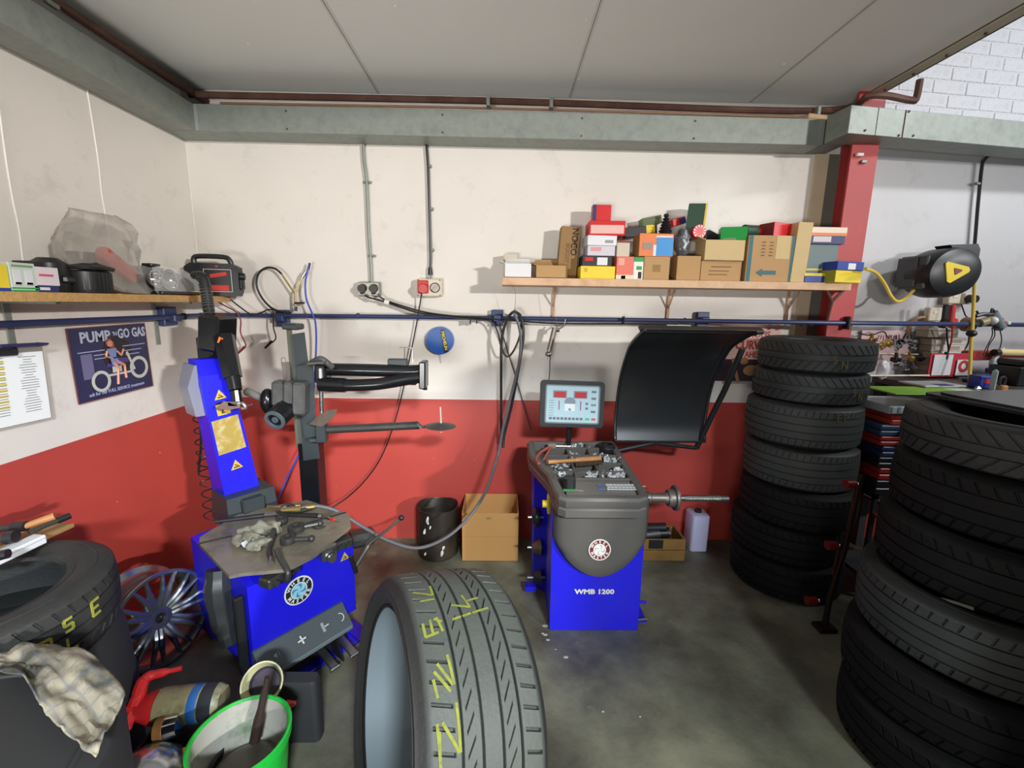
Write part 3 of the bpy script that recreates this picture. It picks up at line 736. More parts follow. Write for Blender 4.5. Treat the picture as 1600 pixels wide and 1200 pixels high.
# bellows
p = aY(1041, 364, -.17)
t = thing('rubber_gaiter', 'black ribbed rubber gaiter standing on the orange and blue carton', 'rubber gaiter', (p.x, -.15, zo))
b = MB(T((p.x, -.15, zo + .001))); pr_ = []
for i in range(7):
    r = .043 - i * .0045
    pr_ += [(r - .008, i * .0165), (r, i * .0165 + .008)]
pr_ += [(.012, .118)]
b.lathe([(.03, 0)] + pr_ + [(.0095, .118)], 24, caps=True); obj('bellows', b, M_BLKP, t)
b = MB(T((p.x, -.15, zo + .001))); b.lathe([(.038, .001), (.042, .004), (.038, .009)], 24); obj('rim_band', b, M_BLK, t)
# two kraft boxes
_, zq = carton('small creased kraft carton in the middle of the long shelf', 1058, 1094, 400, 437, .12, KRAFT, Yf=-.22, rot=-.05, side=KRAFTD)
_, zw = carton('wide low printed kraft carton under the open beige box', 1095, 1158, 408, 437, .15, KRAFT, Yf=-.22, tape=KRAFTD, prints=((.25, .75, .68, .74, INKB), (.2, .7, .48, .53, INKB), (.2, .66, .3, .35, INKB)))
_, zx = carton('open pale card box on the wide kraft carton', 1102, 1163, 375, 408, .14, KRAFT2, base=zw, Yf=-.235, flap=True, rot=-.02)
# grey plastic bag with a part
random.seed(3)
b = MB(T(aY(1066, 376, -.16)))
b.ball((0, 0, 0), .052, (.85, .7, 1.6), 20, 16)
for v in b.bm.verts:
    v.co += Vector((noise.noise(v.co * 30), noise.noise(v.co * 30 + Vector((5, 0, 0))), noise.noise(v.co * 30 + Vector((0, 9, 0))))) * .016
zmin = min(v.co.z for v in b.bm.verts)
for v in b.bm.verts: v.co.z += zq - zmin + .0
obj('plastic_bag', b, mat('grey_glossy_film', (88, 92, 96), 0.18, 0.1, .4, 20, bump=.5, bscale=40), label='knotted grey plastic bag with a part inside on the creased kraft carton', cat='bag', group=None)
carton('tall dark green carton leaning above the cartons, highest on the shelf', 1073, 1100, 318, 365, .1, C_DGRN, base=zx + .012, Yf=-.15, rot=-.35, tilt=rad(3), prints=((.9, 1, 0, 1, C_YEL),))
carton('small red and navy carton behind the grey bag', 1053, 1073, 337, 350, .06, C_RED, base=zo + .075, Yf=-.07, dz=.04, tilt=rad(-15), prints=((.5, 1, 0, .8, C_NAVY),))
# round red and white tin face
p = aY(1093, 364, -.2)
t = thing('fan_tin', 'round tin with a red and white sunray face beside the green carton', 'tin', p)
F = T((p.x, -.2, zx + .048)) @ BACK @ Rz(.2)
b = MB(F); b.cyl((0, 0, -.04), (0, 0, 0), .038, seg=32); obj('can_body', b, C_RED, t)
b = MB(F)
for k in range(12):
    a0 = k * 30; b.prism([(.018 * cos(rad(a0)), .018 * sin(rad(a0))), (.036 * cos(rad(a0 - 6)), .036 * sin(rad(a0 - 6))), (.036 * cos(rad(a0 + 8)), .036 * sin(rad(a0 + 8)))], .001)
obj('white_rays', b, C_WHITE, t)
carton('dark carton with a yellow edge propped behind the sunray tin', 1100, 1124, 352, 376, .08, C_BLACK, base=zx + .002, Yf=-.1, tilt=rad(25), dz=.06, prints=((.9, 1, 0, 1, C_YEL),))
carton('bright green crumpled carton sitting in the open pale box', 1128, 1166, 347, 376, .09, C_GRN, base=zx + .002, Yf=-.2, rot=-.3, dz=.075, prints=((.1, .6, .05, .18, C_MINT),))
# big kraft box with arrow
zt = aY(1205, 368, -.23).z
t, zbig = carton('large worn kraft carton with teal edge tape and an arrow', 1167, 1240, 368, 438, .2, KRAFT, Yf=-.235, prints=((.02, .1, 0, 1, INKT), (.93, .99, 0, 1, INKT), (.6, .9, .5, 1, KRAFT2)), side=KRAFTD)
w_ = .28; h = zbig - SZ
F = T(t.location)
b = MB(F @ T((0, -.0025, h * .2)) @ BACK); b.prism([(-.075, 0), (-.04, .022), (-.04, .011), (.04, .011), (.04, -.011), (-.04, -.011), (-.04, -.022)], .0006); obj('arrow', b, INKT, t)
b = MB(F @ T((0, -.002, 0)) @ BACK)
for i in range(5):
    for xx in (-.045, .0):
        b.box((xx, h * (.85 - i * .07), 0), (.02, .006, .0005))
obj('print_lines', b, INKB, t)
_, _ = carton('red carton lying on its side on top of the large kraft box', 1205, 1243, 340, 366, .1, C_RED, base=zbig, Yf=-.2, rot=.35, dz=.075, side=card('deep_red', (120, 24, 30)))
p = aY(1178, 352, -.15)
t = thing('green_tin', 'dark green and red tin lying on the left of the large kraft box', 'tin', (p.x, -.14, zbig))
b = MB(); b.cyl((p.x - .05, -.14, zbig + .037), (p.x + .03, -.12, zbig + .037), .035, seg=24); obj('can_body', b, C_DGRN, t)
b = MB(); b.cyl((p.x + .03, -.12, zbig + .037), (p.x + .055, -.115, zbig + .037), .036, seg=24); obj('red_end', b, C_RED, t)
carton('tall narrow kraft carton standing upright right of the large box', 1240, 1263, 347, 438, .16, KRAFT2, Yf=-.24, tilt=rad(2))
# right end of the shelf
_, zg = carton('flat blue carton under the grey green crate at the right end', 1256, 1294, 427, 439, .16, C_BLU, Yf=-.24, prints=((.0, 1, .7, 1, C_YEL),))
_, zh = carton('grey green carton with a yellow stripe at the right end of the shelf', 1262, 1308, 382, 427, .17, C_GREY, base=zg, Yf=-.22, prints=((0, 1, .1, .16, C_YEL),))
_, zi = carton('flat navy carton with a white label on the grey green one', 1266, 1320, 369, 382, .16, C_NAVY, base=zh, Yf=-.23, prints=((.08, .6, .25, .95, card('label_grey2', (205, 195, 195))),))
t, _ = carton('cream and orange air filter element on top of the right end pile', 1266, 1324, 355, 368, .16, C_CREAM, base=zi, Yf=-.23, prints=((0, 1, .05, .35, C_ORNG),), name='air_filter', cat='filter')
_, zj = carton('yellow carton overhanging the right end of the shelf', 1300, 1352, 423, 440, .12, C_YEL, base=SZ, Yf=-.28, rot=.25, side=card('olive_yellow', (150, 150, 40)))
carton('blue carton with a white label on the overhanging yellow one', 1303, 1356, 409, 423, .13, C_BLU, base=zj, Yf=-.285, rot=.25, prints=((.4, .68, .1, .8, C_WHITE),))

# ================================================================== left shelf
M_CHIP = mat('chipboard', (190, 148, 92), 0.8, 0, 0.35, 60, bump=.3, bscale=120)
LZ = 1.612
b = MB(); b.span((XL + .002, -2.3, LZ - .033), (XL + .25, -.13, LZ), bev=.001)
ls = obj('chipboard_shelf', b, M_CHIP, label='chipboard shelf on the left wall above the blue pipe', cat='shelf')
for y in (-.40, -1.12):
    b = MB(); b.span((XL + .001, y - .012, 1.35), (XL + .008, y + .012, LZ - .034)); b.span((XL + .001, y - .01, LZ - .042), (XL + .2, y + .01, LZ - .034)); obj('shelf_bracket', b, M_GALV, ls)
LG = 'things on the chipboard shelf'


def lcarton(label, x0, x1, ytop, depth, m, base=LZ, X=XL + .235, prints=(), text=(), name='carton', dz=None):
    a = aX(x0, ytop, X); c = aX(x1, ytop, X)
    w_ = c.y - a.y; h = dz if dz else (a.z + c.z) / 2 - base
    F = T((X, (a.y + c.y) / 2, base + .0008)) @ Rz(rad(90))      # local x = +Y, local y = into the wall
    t = thing(name, label, 'box', F.translation)
    b = MB(F); b.span((-w_ / 2, 0, 0), (w_ / 2, depth, h), bev=.0015); obj('body', b, m, t)
    for fx0, fx1, fy0, fy1, pm in prints:
        b = MB(F); b.span((-w_ / 2 + fx0 * w_, -.0012, fy0 * h), (-w_ / 2 + fx1 * w_, .001, fy1 * h)); obj('printed_panel', b, pm, t)
    for s, size, fx, fy, pm in text:
        b = MB(F @ T((-w_ / 2 + fx * w_, -.0018, fy * h)) @ BACK); b.text(s, size, Matrix(), .0004, .02); obj('lettering', b, pm, t)
    return base + h + .001


lcarton('yellow and blue carton cut by the left edge of the photo on the chipboard shelf', -45, 10, 412, .16, C_YEL, prints=((0, 1, 0, .12, C_BLU),))
C_SAGE = card('sage', (200, 212, 200))
lcarton('pale green carton with printed bulb pictures on the chipboard shelf', 12, 53, 411, .15, C_SAGE, prints=((0, 1, 0, .05, C_GRN), (0, 1, .09, .14, C_GRN), (.12, .4, .25, .75, C_WHITE), (.55, .85, .25, .75, C_WHITE), (.15, .38, .22, .32, card('g1', (150, 160, 155))), (.58, .82, .22, .32, card('g1', (0, 0, 0))), (.1, .9, .85, .92, C_MINT)))
zz = lcarton('small navy carton with a white label on the chipboard shelf', 54, 92, 447, .13, C_NAVY, prints=((.2, .6, .3, .75, C_WHITE),))
lcarton('small pale pink carton stacked on the navy one', 53, 90, 418, .12, card('pale_pink', (226, 214, 218)), base=zz, prints=((.15, .75, .5, .62, card('rose', (205, 90, 110))),))
lcarton('flat black carton behind the pale pink one on the chipboard shelf', 48, 80, 409, .07, C_BLACK, X=XL + .1)


def LP(px, py, dx=.16): return aX(px, py, XL + dx)


# two black ducted fans / motors
p = LP(152, 470); zc = LZ
t = thing('blower_motor', 'black round blower motor with a ribbed drum on the chipboard shelf', 'motor', (p.x, p.y, LZ))
F = T((XL + .12, p.y, LZ + .001))
b = MB(F); b.lathe([(0.0, 0), (.085, 0), (.088, .012), (.088, .085), (.08, .09), (0, .09)], 36); obj('drum', b, M_BLKP, t)
b = MB(F)
for k in range(36): b.box((.088 * cos(k * pi / 18), .088 * sin(k * pi / 18), .05), (.004, .004, .07), Rz(k * pi / 18))
obj('drum_ribs', b, M_BLKP, t)
b = MB(F); b.lathe([(0, .091), (.1, .095), (.102, .105), (.06, .12), (.045, .135), (.045, .165), (0, .168)], 36); obj('flange_cap', b, M_BLKP, t)
p = LP(112, 466)
t = thing('blower_motor', 'smaller black motor housing left of the ribbed blower drum', 'motor', (XL + .1, p.y, LZ))
F = T((XL + .11, p.y - .02, LZ + .001)); b = MB(F); b.lathe([(0, 0), (.05, 0), (.055, .01), (.055, .11), (.03, .13), (0, .13)], 24); obj('housing', b, M_BLKP, t)
b = MB(F); b.box((.0, 0.01, .05), (.14, .05, .03), bev=.008); obj('mounting_arm', b, M_BLKP, t)


# thin plastic bag, red inside at the bottom
def film(name, c, label, sc, m, seed, base, amp=.02, freq=14, cat='bag'):
    b = MB(T(c)); b.ball((0, 0, 0), 1, sc, 32, 24)
    for v in b.bm.verts:
        q = (v.co - Vector(c)); n = Vector((noise.noise(q * freq + Vector((seed, 0, 0))), noise.noise(q * freq + Vector((0, seed, 0))), noise.noise(q * freq + Vector((0, 0, seed)))))
        v.co += n * amp
        if v.co.z < base: v.co.z = base + .001
    return b


# shaped bag: outline follows the photo's crumpled, pointed shape
def bag_shape(F, prof, depth, m, name, seed, par):
    b = MB(F); rings = []
    n = 28
    for k, (z, xl, xr) in enumerate(prof):
        ring = []
        for i in range(n):
            a = 2 * pi * i / n
            x = (xl + xr) / 2 + (xr - xl) / 2 * math.copysign(abs(cos(a)) ** .8, cos(a)); y = depth * math.copysign(abs(sin(a)) ** .8, sin(a)) * (1 - .6 * k / len(prof))
            nn = noise.noise(Vector((x * 18 + seed, y * 18, z * 18))); n2 = noise.noise(Vector((x * 40, y * 40 + seed, z * 40)))
            ring.append((x + nn * .02, y + nn * .04 + n2 * .02, z + (n2 * .012 if k else 0)))
        rings.append(ring)
    b.loft(rings)
    return obj(name, b, m, par, angle=25)


c0 = LP(168, 470, .13)
FB = T((XL + .12, c0.y, LZ)) @ LEFT @ Matrix(((1, 0, 0, 0), (0, 0, 1, 0), (0, 1, 0, 0), (0, 0, 0, 1)))
def bl(px, py): q = aX(px, py, XL + .16); return q.y - c0.y, q.z - LZ
prof = []
for (pl, pr_x, yy) in ((182, 230, 468), (172, 232, 455), (140, 228, 440), (118, 226, 425), (108, 228, 405), (104, 222, 385), (106, 218, 370), (118, 216, 355), (124, 212, 343), (126, 190, 334)):
    zl = bl(pl, yy); zr = bl(pr_x, yy); prof.append((max(.004, (zl[1] + zr[1]) / 2), zl[0], zr[0]))
t = thing('clear_bag', 'crumpled clear plastic bag with a red light unit inside on the chipboard shelf', 'bag', (XL + .12, c0.y, LZ))
M_FILM = mat('clear_film', (186, 178, 168), 0.25, 0, .3, 12, bump=.4, bscale=30, alpha=.42)
FBm = Matrix.Translation((XL + .12, c0.y, LZ)) @ Rz(rad(90))
bag_shape(FBm, prof, .085, M_FILM, 'film', 2.0, t)
M_REDL = mat('red_lens', (190, 60, 55), 0.3)
b = MB(FBm); b.box((.05, -.03, .125), (.19, .05, .065), Ry(rad(32)), bev=.015, seg=2); obj('red_lamp', b, M_REDL, t)
b = MB(FBm); b.box((.04, -.01, .03), (.07, .06, .03), Ry(rad(25)), bev=.008); obj('lamp_base', b, M_STEEL, t)

# headlamp unit
p = LP(262, 470, .15)
t = thing('headlamp_unit', 'car headlamp unit with two round reflectors under a clear cover on the shelf', 'headlamp', (XL + .13, p.y, LZ))
def hy(px): return aX(px, 440, XL + .18).y
F = Matrix.Translation((XL + .14, p.y, LZ + .001)) @ Rz(rad(90))
yL, yR = hy(228) - p.y, hy(304) - p.y
b = MB(F); hs = [(yL, .02), (yL, .125), (yL + .04, .135), (yL + (yR - yL) * .6, .13), (yR - .05, .1), (yR, .05), (yR - .005, .022), (yL + .02, .0)]
b.prism(hs, .13, M=Matrix(((1, 0, 0, 0), (0, 0, .6, -.01), (0, 1, 0, 0), (0, 0, 0, 1)))); obj('housing', b, mat('lamp_grey', (120, 122, 120), .3), t)
for cx, r in ((yL + .04, .04), (yL + .125, .052)):
    b = MB(F @ T((cx, -.055, .075)) @ Rx(rad(90))); b.lathe([(r, .004), (r * .98, 0), (r * .7, -.02), (r * .3, -.035), (.008, -.04), (0, -.03)], 28); obj('reflector', b, M_CHROME, t)
    b = MB(F @ T((cx, -.055, .075)) @ Rx(rad(90))); b.lathe([(r * 1.06, .0), (r * 1.05, .008), (r * .97, .008), (r * .96, 0)], 28); obj('bezel', b, M_CHROME, t)
b = MB(F); hs2 = [(x * .98, z) for x, z in hs]
b.prism(hs2, .012, M=Matrix(((1, 0, 0, 0), (0, 0, .4, -.078), (0, 1, 0, 0), (0, 0, 0, 1)))); obj('clear_cover', b, mat('clear_cover', (225, 228, 225), .06, 0, 0, alpha=.22), t)
b = MB(F); b.box(((yL + yR) / 2 - .01, -.07, .01), (yR - yL - .06, .05, .016), bev=.004); obj('lower_trim', b, M_BLKP, t)
b = MB(F); b.box((yL + .07, -.02, .14), (.06, .05, .014), bev=.004); obj('rear_cap', b, M_BLKP, t)
# yellow box end and folded blue mask strip
p = aX(300, 460, XL + .14)
b = MB(); b.box((XL + .12, p.y, LZ + .013), (.1, .075, .024), bev=.003); obj('yellow_tin', b, C_YEL, label='flat yellow tin lying between the headlamp and the jump starter', cat='tin')

# jump starter pack with handle
a0 = aY(303, 465, -.17); a1 = aY(380, 465, -.17)
cx = (a0.x + a1.x) / 2; wj = a1.x - a0.x
F = T((cx, -.19, LZ + .001)) @ Rz(rad(14))
t = thing('jump_starter', 'black jump starter pack with carry handle at the corner end of the shelf', 'jump starter', F.translation)
zt = aY(340, 400, -.17).z - LZ
bodyp = [(-wj * .43, 0), (wj * .43, 0), (wj * .47, .03), (wj * .47, zt * .72), (wj * .36, zt * .8), (-wj * .36, zt * .8), (-wj * .47, zt * .7), (-wj * .47, .03)]
b = MB(F @ BACK); b.prism(bodyp, .09, z0=-.05); obj('case', b, M_BLKP, t)
b = MB(F @ BACK)
b.tube([(-wj * .33, zt * .76, 0), (-wj * .33, zt * .9, 0), (-wj * .24, zt * .97, 0), (wj * .2, zt * .97, 0), (wj * .3, zt * .9, 0), (wj * .33, zt * .76, 0)], .014, 10, smooth=3); obj('handle', b, M_BLKP, t)
b = MB(F @ BACK); b.box((.03, zt * .38, .042), (wj * .5, zt * .55, .004), bev=.002); fp = obj('front_label', b, mat('label_black', (24, 20, 22), .35), t)
b = MB(F @ BACK); b.box((.04, zt * .2, .045), (wj * .3, .03, .002)); b.box((.035, zt * .52, .045), (wj * .3, .02, .002), Rz(.2)); b.box((.03, zt * .86 - .03, .043), (.014, .008, .004)); obj('red_print', b, INKR, t)
b = MB(F @ BACK)
for yy in (zt * .11, zt * .65): b.box((.03, yy, .0448), (wj * .48, .002, .001))
for xx in (-wj * .21, wj * .27): b.box((.03 + xx - .007, zt * .38, .0448), (.002, zt * .54, .001))
obj('white_border', b, INKW, t)
for sx in (-1, 1):
    b = MB(F @ BACK); b.cyl((sx * wj * .46, zt * .5, 0), (sx * wj * .55, zt * .5, 0), .022, .02, 12); b.box((sx * wj * .49, zt * .3, .0), (.02, .06, .05), bev=.006); obj('clamp_holder', b, M_BLKP, t)
# ================================================================== tyres
def rubber(name, c, rough, var=0.2):
    return mat(name, c, rough, 0, var, 9, bump=.15, bscale=90, dirt=(96, 92, 84), dirt_amt=.22, dscale=5)


M_TYRE = rubber('tyre_rubber', (40, 42, 42), 0.62)
M_TYREG = rubber('dusty_tyre_rubber', (98, 100, 98), 0.6)


def tread_dust(name, R, side, tread, rough=.6):
    m = mat(name, side, rough, 0, .2, 9, bump=.15, bscale=90)
    nt = m.node_tree; N = nt.nodes; L = nt.links; p = N['Principled BSDF']
    old = p.inputs['Base Color'].links[0].from_socket
    tc = N.new('ShaderNodeTexCoord'); sp = N.new('ShaderNodeSeparateXYZ'); L.new(tc.outputs['Object'], sp.inputs[0])
    cb = N.new('ShaderNodeCombineXYZ'); L.new(sp.outputs[0], cb.inputs[0]); L.new(sp.outputs[1], cb.inputs[1])
    ln = N.new('ShaderNodeVectorMath'); ln.operation = 'LENGTH'; L.new(cb.outputs[0], ln.inputs[0])
    mr = N.new('ShaderNodeMapRange'); mr.inputs[1].default_value = R - .018; mr.inputs[2].default_value = R - .004; L.new(ln.outputs['Value'], mr.inputs[0])
    nz = N.new('ShaderNodeTexNoise'); nz.inputs['Scale'].default_value = 5; nz.inputs['Detail'].default_value = 8; L.new(tc.outputs['Object'], nz.inputs[0])
    c2 = N.new('ShaderNodeMix'); c2.data_type = 'RGBA'; c2.inputs[6].default_value = srgb(*[int(v * .82) for v in tread]); c2.inputs[7].default_value = srgb(*tread); L.new(nz.outputs['Fac'], c2.inputs[0])
    mx = N.new('ShaderNodeMix'); mx.data_type = 'RGBA'; L.new(mr.outputs[0], mx.inputs[0]); L.new(old, mx.inputs[6]); L.new(c2.outputs[2], mx.inputs[7]); L.new(mx.outputs[2], p.inputs['Base Color'])
    return m


M_FG = tread_dust('worn_tread_rubber', .385, (40, 39, 39), (90, 95, 89))
M_TB = tread_dust('dusty_tread_rubber', .335, (32, 33, 33), (62, 66, 64))
M_TYRED = mat('dark_tyre_rubber', (20, 20, 21), 0.7, 0, .2, 9, bump=.15, bscale=90, spec=.25)
M_CHALK = mat('yellow_chalk', (138, 144, 54), 0.9, 0, .3, 60, dirt=(92, 96, 80), dirt_amt=.9, dscale=40)
M_CHALKD = mat('old_yellow_chalk', (78, 72, 42), 0.9, 0, .3, 60)


def tyre_bm(R, W, rim, grooves, slots, pitch=48, gd=0.008, gw=0.007, sub=1):
    """tyre round the z axis. grooves: z fractions; slots: (f0, f1, slant) zones of cross slots"""
    hw = W / 2
    prof = [(rim - .004, -hw * .72), (rim, -hw * .84), (rim + .014, -hw * .9), (rim + (R - rim) * .4, -hw * 1.0), (rim + (R - rim) * .62, -hw * .99),
            (R - .03, -hw * .93), (R - .012, -hw * .86)]
    tr = [-.80, -.78]
    zs = set([-.8, .8])
    for g in grooves:
        zs |= {g - gw / W, g - gw / W * .7, g + gw / W * .7, g + gw / W}
    for a, b_, s in slots: zs |= {a, b_, a + .012, b_ - .012}
    zs = sorted(zs)
    full = []
    for z in zs:
        crown = R - .006 * (z / .8) ** 2
        ing = any(abs(z - g) < gw / W * .85 for g in grooves)
        full.append((crown - (gd if ing else 0), z * hw, z))
    P = [(r, z, None) for r, z in prof] + [(r, z, f) for r, z, f in full] + [(r, -z, None) for r, z in reversed(prof)]
    inner = [(rim + .02, hw * .70, None), (R - .03, hw * .78, None), (R - .018, 0, None), (R - .03, -hw * .78, None), (rim + .02, -hw * .70, None)]
    P += inner
    st = [0, .05, .17, .22]
    b = MB()
    n = pitch * 4
    grid = []
    for i in range(n):
        k, s = divmod(i, 4)
        a0 = (k + st[s]) / pitch * 2 * pi
        ring = []
        for r, z, f in P:
            rr = r; sl = 0
            if f is not None:
                for za, zb, slant in slots:
                    if za + .006 <= f <= zb - .006:
                        if s in (1, 2): rr = min(rr, r - gd * .75)
                    sl_ = slant
                    if za <= f <= zb: sl = slant * (f - (za + zb) / 2) * hw / R
            a = a0 + sl
            ring.append(b.v((rr * cos(a), rr * sin(a), z)))
        grid.append(ring)
    m = len(P)
    for i in range(n):
        A, B_ = grid[i], grid[(i + 1) % n]
        for j in range(m):
            b.f([A[j], B_[j], B_[(j + 1) % m], A[(j + 1) % m]])
    return b


def chalk(b, R, strokes, ang, zc, s):
    """strokes of chalk drawn on the tread: u along the circumference, v across"""
    for pts in strokes:
        for (u0, v0), (u1, v1) in zip(pts, pts[1:]):
            q = []
            for (u, v) in ((u0, v0), (u1, v1)):
                q.append((u * s, v * s + zc))
            d = Vector((q[1][0] - q[0][0], q[1][1] - q[0][1])).normalized(); nrm = Vector((-d.y, d.x)) * .0035
            ring = []
            for h in (R - .002, R + .0012):
                for (uu, vv) in (q[0], q[1]):
                    for sg in (-1, 1):
                        x = uu + nrm.x * sg; z = vv + nrm.y * sg; a = ang + x / R
                        ring.append(b.v((h * cos(a), h * sin(a), z)))
            for fc in ((4, 5, 7, 6), (0, 1, 5, 4), (2, 3, 7, 6), (0, 2, 6, 4), (1, 3, 7, 5)): b.f([ring[i] for i in fc])


GL = {'N': [[(0, 0), (0, 1), (.7, 0), (.7, 1)]], 'L': [[(0, 1), (0, 0), (.6, 0)]], 'I': [[(0, 0), (0, 1)]], 'E': [[(.6, 1), (0, 1), (0, 0), (.6, 0)], [(0, .5), (.5, .5)]],
      'F': [[(0, 0), (0, 1), (.6, 1)], [(0, .5), (.5, .5)]], 'T': [[(.3, 0), (.3, 1)], [(0, 1), (.7, 1)]], '2': [[(0, 1), (.6, 1), (.6, .5), (0, .5), (0, 0), (.6, 0)]], '5': [[(.6, 1), (0, 1), (0, .5), (.6, .5), (.6, 0), (0, 0)]],
      '1': [[(.3, 0), (.3, 1)]], 'A': [[(0, 0), (.35, 1), (.7, 0)], [(.15, .4), (.55, .4)]]}


def glyphs(s, flip=False):
    out = []
    x = 0
    for c in s:
        for st_ in GL.get(c, []):
            out.append([(x + u, v) for u, v in st_])
        x += 1.0
    return out


def tyre_thing(name, label, R, W, rim, grooves, slots, m, group=None, pitch=48, chalks=(), cm=None, gd=.008, gw=.007):
    t = thing(name, label, 'tyre', (0, 0, 0), group)
    obj('tread_and_sidewall', tyre_bm(R, W, rim, grooves, slots, pitch, gd, gw), m, t, angle=40)
    b = MB()
    for sg in (-1, 1):
        b.lathe([(rim + .012, sg * W * .452), (rim + .016, sg * W * .462), (rim + .021, sg * W * .466)], 64)
        b.lathe([(R - .05, sg * W * .497), (R - .047, sg * W * .505), (R - .043, sg * W * .49)], 64)
    obj('bead_rings', b, m, t)
    if chalks:
        b = MB()
        for s, ang, zc, sc in chalks: chalk(b, R + .0005, glyphs(s), ang, zc, sc)
        obj('chalk_marks', b, cm or M_CHALK, t)
    return t


# ---- the near tyre standing on the floor, on its wheel
G5 = (-.5, -.17, .17, .5)
fg = tyre_thing('wheel_and_tyre', 'large worn tyre standing upright in the foreground with yellow chalk marks on its tread', .385, .34, .292,
                (-.41, -.12, .18, .47), ((-.8, -.5, .25), (-.34, -.22, -1.8), (.25, .38, -1.8), (.54, .8, .25)), M_FG, pitch=54, gd=.011, gw=.0085)
R_ = .385
# chalk written across the outer shoulder, running down towards the viewer
b = MB()
def stroke(a0, z0, a1, z1, w=.0036):
    n = max(2, int(abs(a1 - a0) / .03))
    for i in range(n):
        t0, t1 = i / n, (i + 1) / n
        pa = [(a0 + (a1 - a0) * t, z0 + (z1 - z0) * t) for t in (t0, t1)]
        d = Vector(((a1 - a0) * R_, z1 - z0)).normalized(); nr = Vector((-d.y, d.x)) * w
        vs = []
        for (a, z) in pa:
            for sg in (-1, 1):
                aa = a + nr.x * sg / R_; zz = z + nr.y * sg
                cr = R_ - .006 * (zz / .17 / .8) ** 2 + .0012
                vs.append(b.v((cr * cos(aa), cr * sin(aa), zz)))
        b.f([vs[0], vs[1], vs[3], vs[2]])
# angle 90 deg = top; angles grow towards the viewer
z0, z1 = -.128, -.078
for (a, z, a2, z2) in ((1.55, z0, 1.62, z1), (1.62, z1, 1.5, z1 + .004), (1.66, z0 + .01, 1.66, z1), (1.85, z0, 1.95, z0), (1.95, z0, 1.93, z1 - .015), (1.83, z0 + .02, 1.93, z0 + .02), (1.82, z1 - .012, 1.93, z1 - .004), (1.83, z1 - .02, 1.86, z1 - .0),
                       (2.08, z1 - .006, 2.25, z1), (2.12, z0 + .016, 2.25, z1 - .003), (2.16, z0 + .006, 2.28, z1 - .01), (2.2, z0 + .002, 2.3, z0 + .008),
                       (2.34, z1, 2.58, z1 + .002), (2.42, z0 + .014, 2.58, z1), (2.42, z0 + .002, 2.66, z0 + .008), (2.46, z0 + .006, 2.56, z0 + .006),
                       (1.74, -.04, 1.78, .01), (1.72, .01, 1.70, .045), (1.66, .0, 1.78, .01)):
    stroke(a, z, a2, z2)
for z_ in (-.05, -.02, .01, .035): stroke(1.86 - (z_ + .05) * .5, z_, 1.845 - (z_ + .05) * .5, z_ + .026, .0035)
obj('chalk_marks', b, M_CHALK, fg)
# rim inside: barrel, lips and face
b = MB(); b.lathe([(.298, -.125), (.303, -.14), (.288, -.144), (.282, -.12), (.27, -.07), (.262, .0), (.268, .07), (.285, .12), (.303, .14)], 72)
obj('wheel_barrel', b, mat('silver_wheel_barrel', (112, 124, 130), 0.62, 0.1, .05, 4), fg)
b = MB(); b.lathe([(.0, .07), (.04, .07), (.06, .085), (.0, .085)], 32)
for k in range(5):
    a = k * 2 * pi / 5 + .3
    b.box((.155 * cos(a), .155 * sin(a), .09), (.22, .055, .03), Rz(a), bev=.008)
obj('wheel_spokes', b, mat('silver_wheel_barrel', (0, 0, 0)), fg)
b = MB()
for z in (-.15, .15):
    b.lathe([(.29, z), (.298, z * 1.01), (.304, z * .98)], 64)
obj('rim_edges', b, M_TYRED, fg)
ax = Vector((cos(.439) * cos(.18), sin(.439) * cos(.18), -sin(.18))).normalized()
# local z = wheel axis; local y = up; so angle 90deg is the top; local x points away from the viewer
yv = (Vector((0, 0, 1)) - ax * ax.z).normalized(); xv = yv.cross(ax).normalized()
Mw = Matrix((xv, yv, ax)).transposed().to_4x4()
fg.matrix_world = T(Vector((-.169, -1.705, .408)) - ax * .02) @ Mw
FGX = xv

# ---- stack beside the column
TA = tyre_thing('car_tyre', 'narrow tyre topping the stack by the red column, slanted tread grooves', .33, .165, .2, (-.2, .2), ((-.8, -.25, .9), (.25, .8, -.9)), M_TYRE, pitch=44,
                chalks=(('5', 4.4, -.02, .03), ('N', 4.55, -.05, .04)), cm=M_CHALKD)
TB = tyre_thing('car_tyre', 'lighter grey wide tyre, third from the top of the stack by the red column', .335, .232, .225, G5, ((-.8, -.55, .3), (.55, .8, .3)), M_TB, pitch=56,
                chalks=(('E', 4.33, .05, .035), ('T', 4.43, .05, .035)), cm=M_CHALKD)
TC = tyre_thing('car_tyre', 'dark wide tyre at the floor end of the stack by the red column', .335, .212, .22, (-.45, 0, .45), ((-.8, -.5, .5), (.5, .8, -.5)), M_TYRED, pitch=48)
c1 = Vector((1.70, -.42, 0))
def put(proto, first, loc, rot, label):
    if first:
        proto.location = loc; proto.rotation_euler = rot; proto['label'] = label; return proto
    return dup(proto, loc, rot, label)
G1 = 'tyres stacked beside the red column'
for t_ in (TA, TB, TC): t_['group'] = G1
z = 0.0
lay = [(TC, .212, .0, (0, 0), 'black wide tyre on the floor, lowest of the stack by the red column'),
       (TC, .212, .8, (-.01, .01), 'black wide tyre second from the floor in the stack by the red column'),
       (TC, .212, 1.9, (.005, -.02), 'black wide tyre third from the floor in the stack by the red column'),
       (TB, .232, 3.4, (.0, -.0), 'half shaded wide ribbed tyre fourth from the top of the column stack'),
       (TB, .232, .35, (-.012, .0), 'grey dusty ribbed tyre third from the top of the stack by the red column'),
       (TA, .165, .5, (.005, .01), 'dark narrow tyre second from the top of the stack by the red column'),
       (TA, .165, .0, (.01, -.005), 'narrow tyre with slanted grooves topping the stack by the red column')]
used = set()
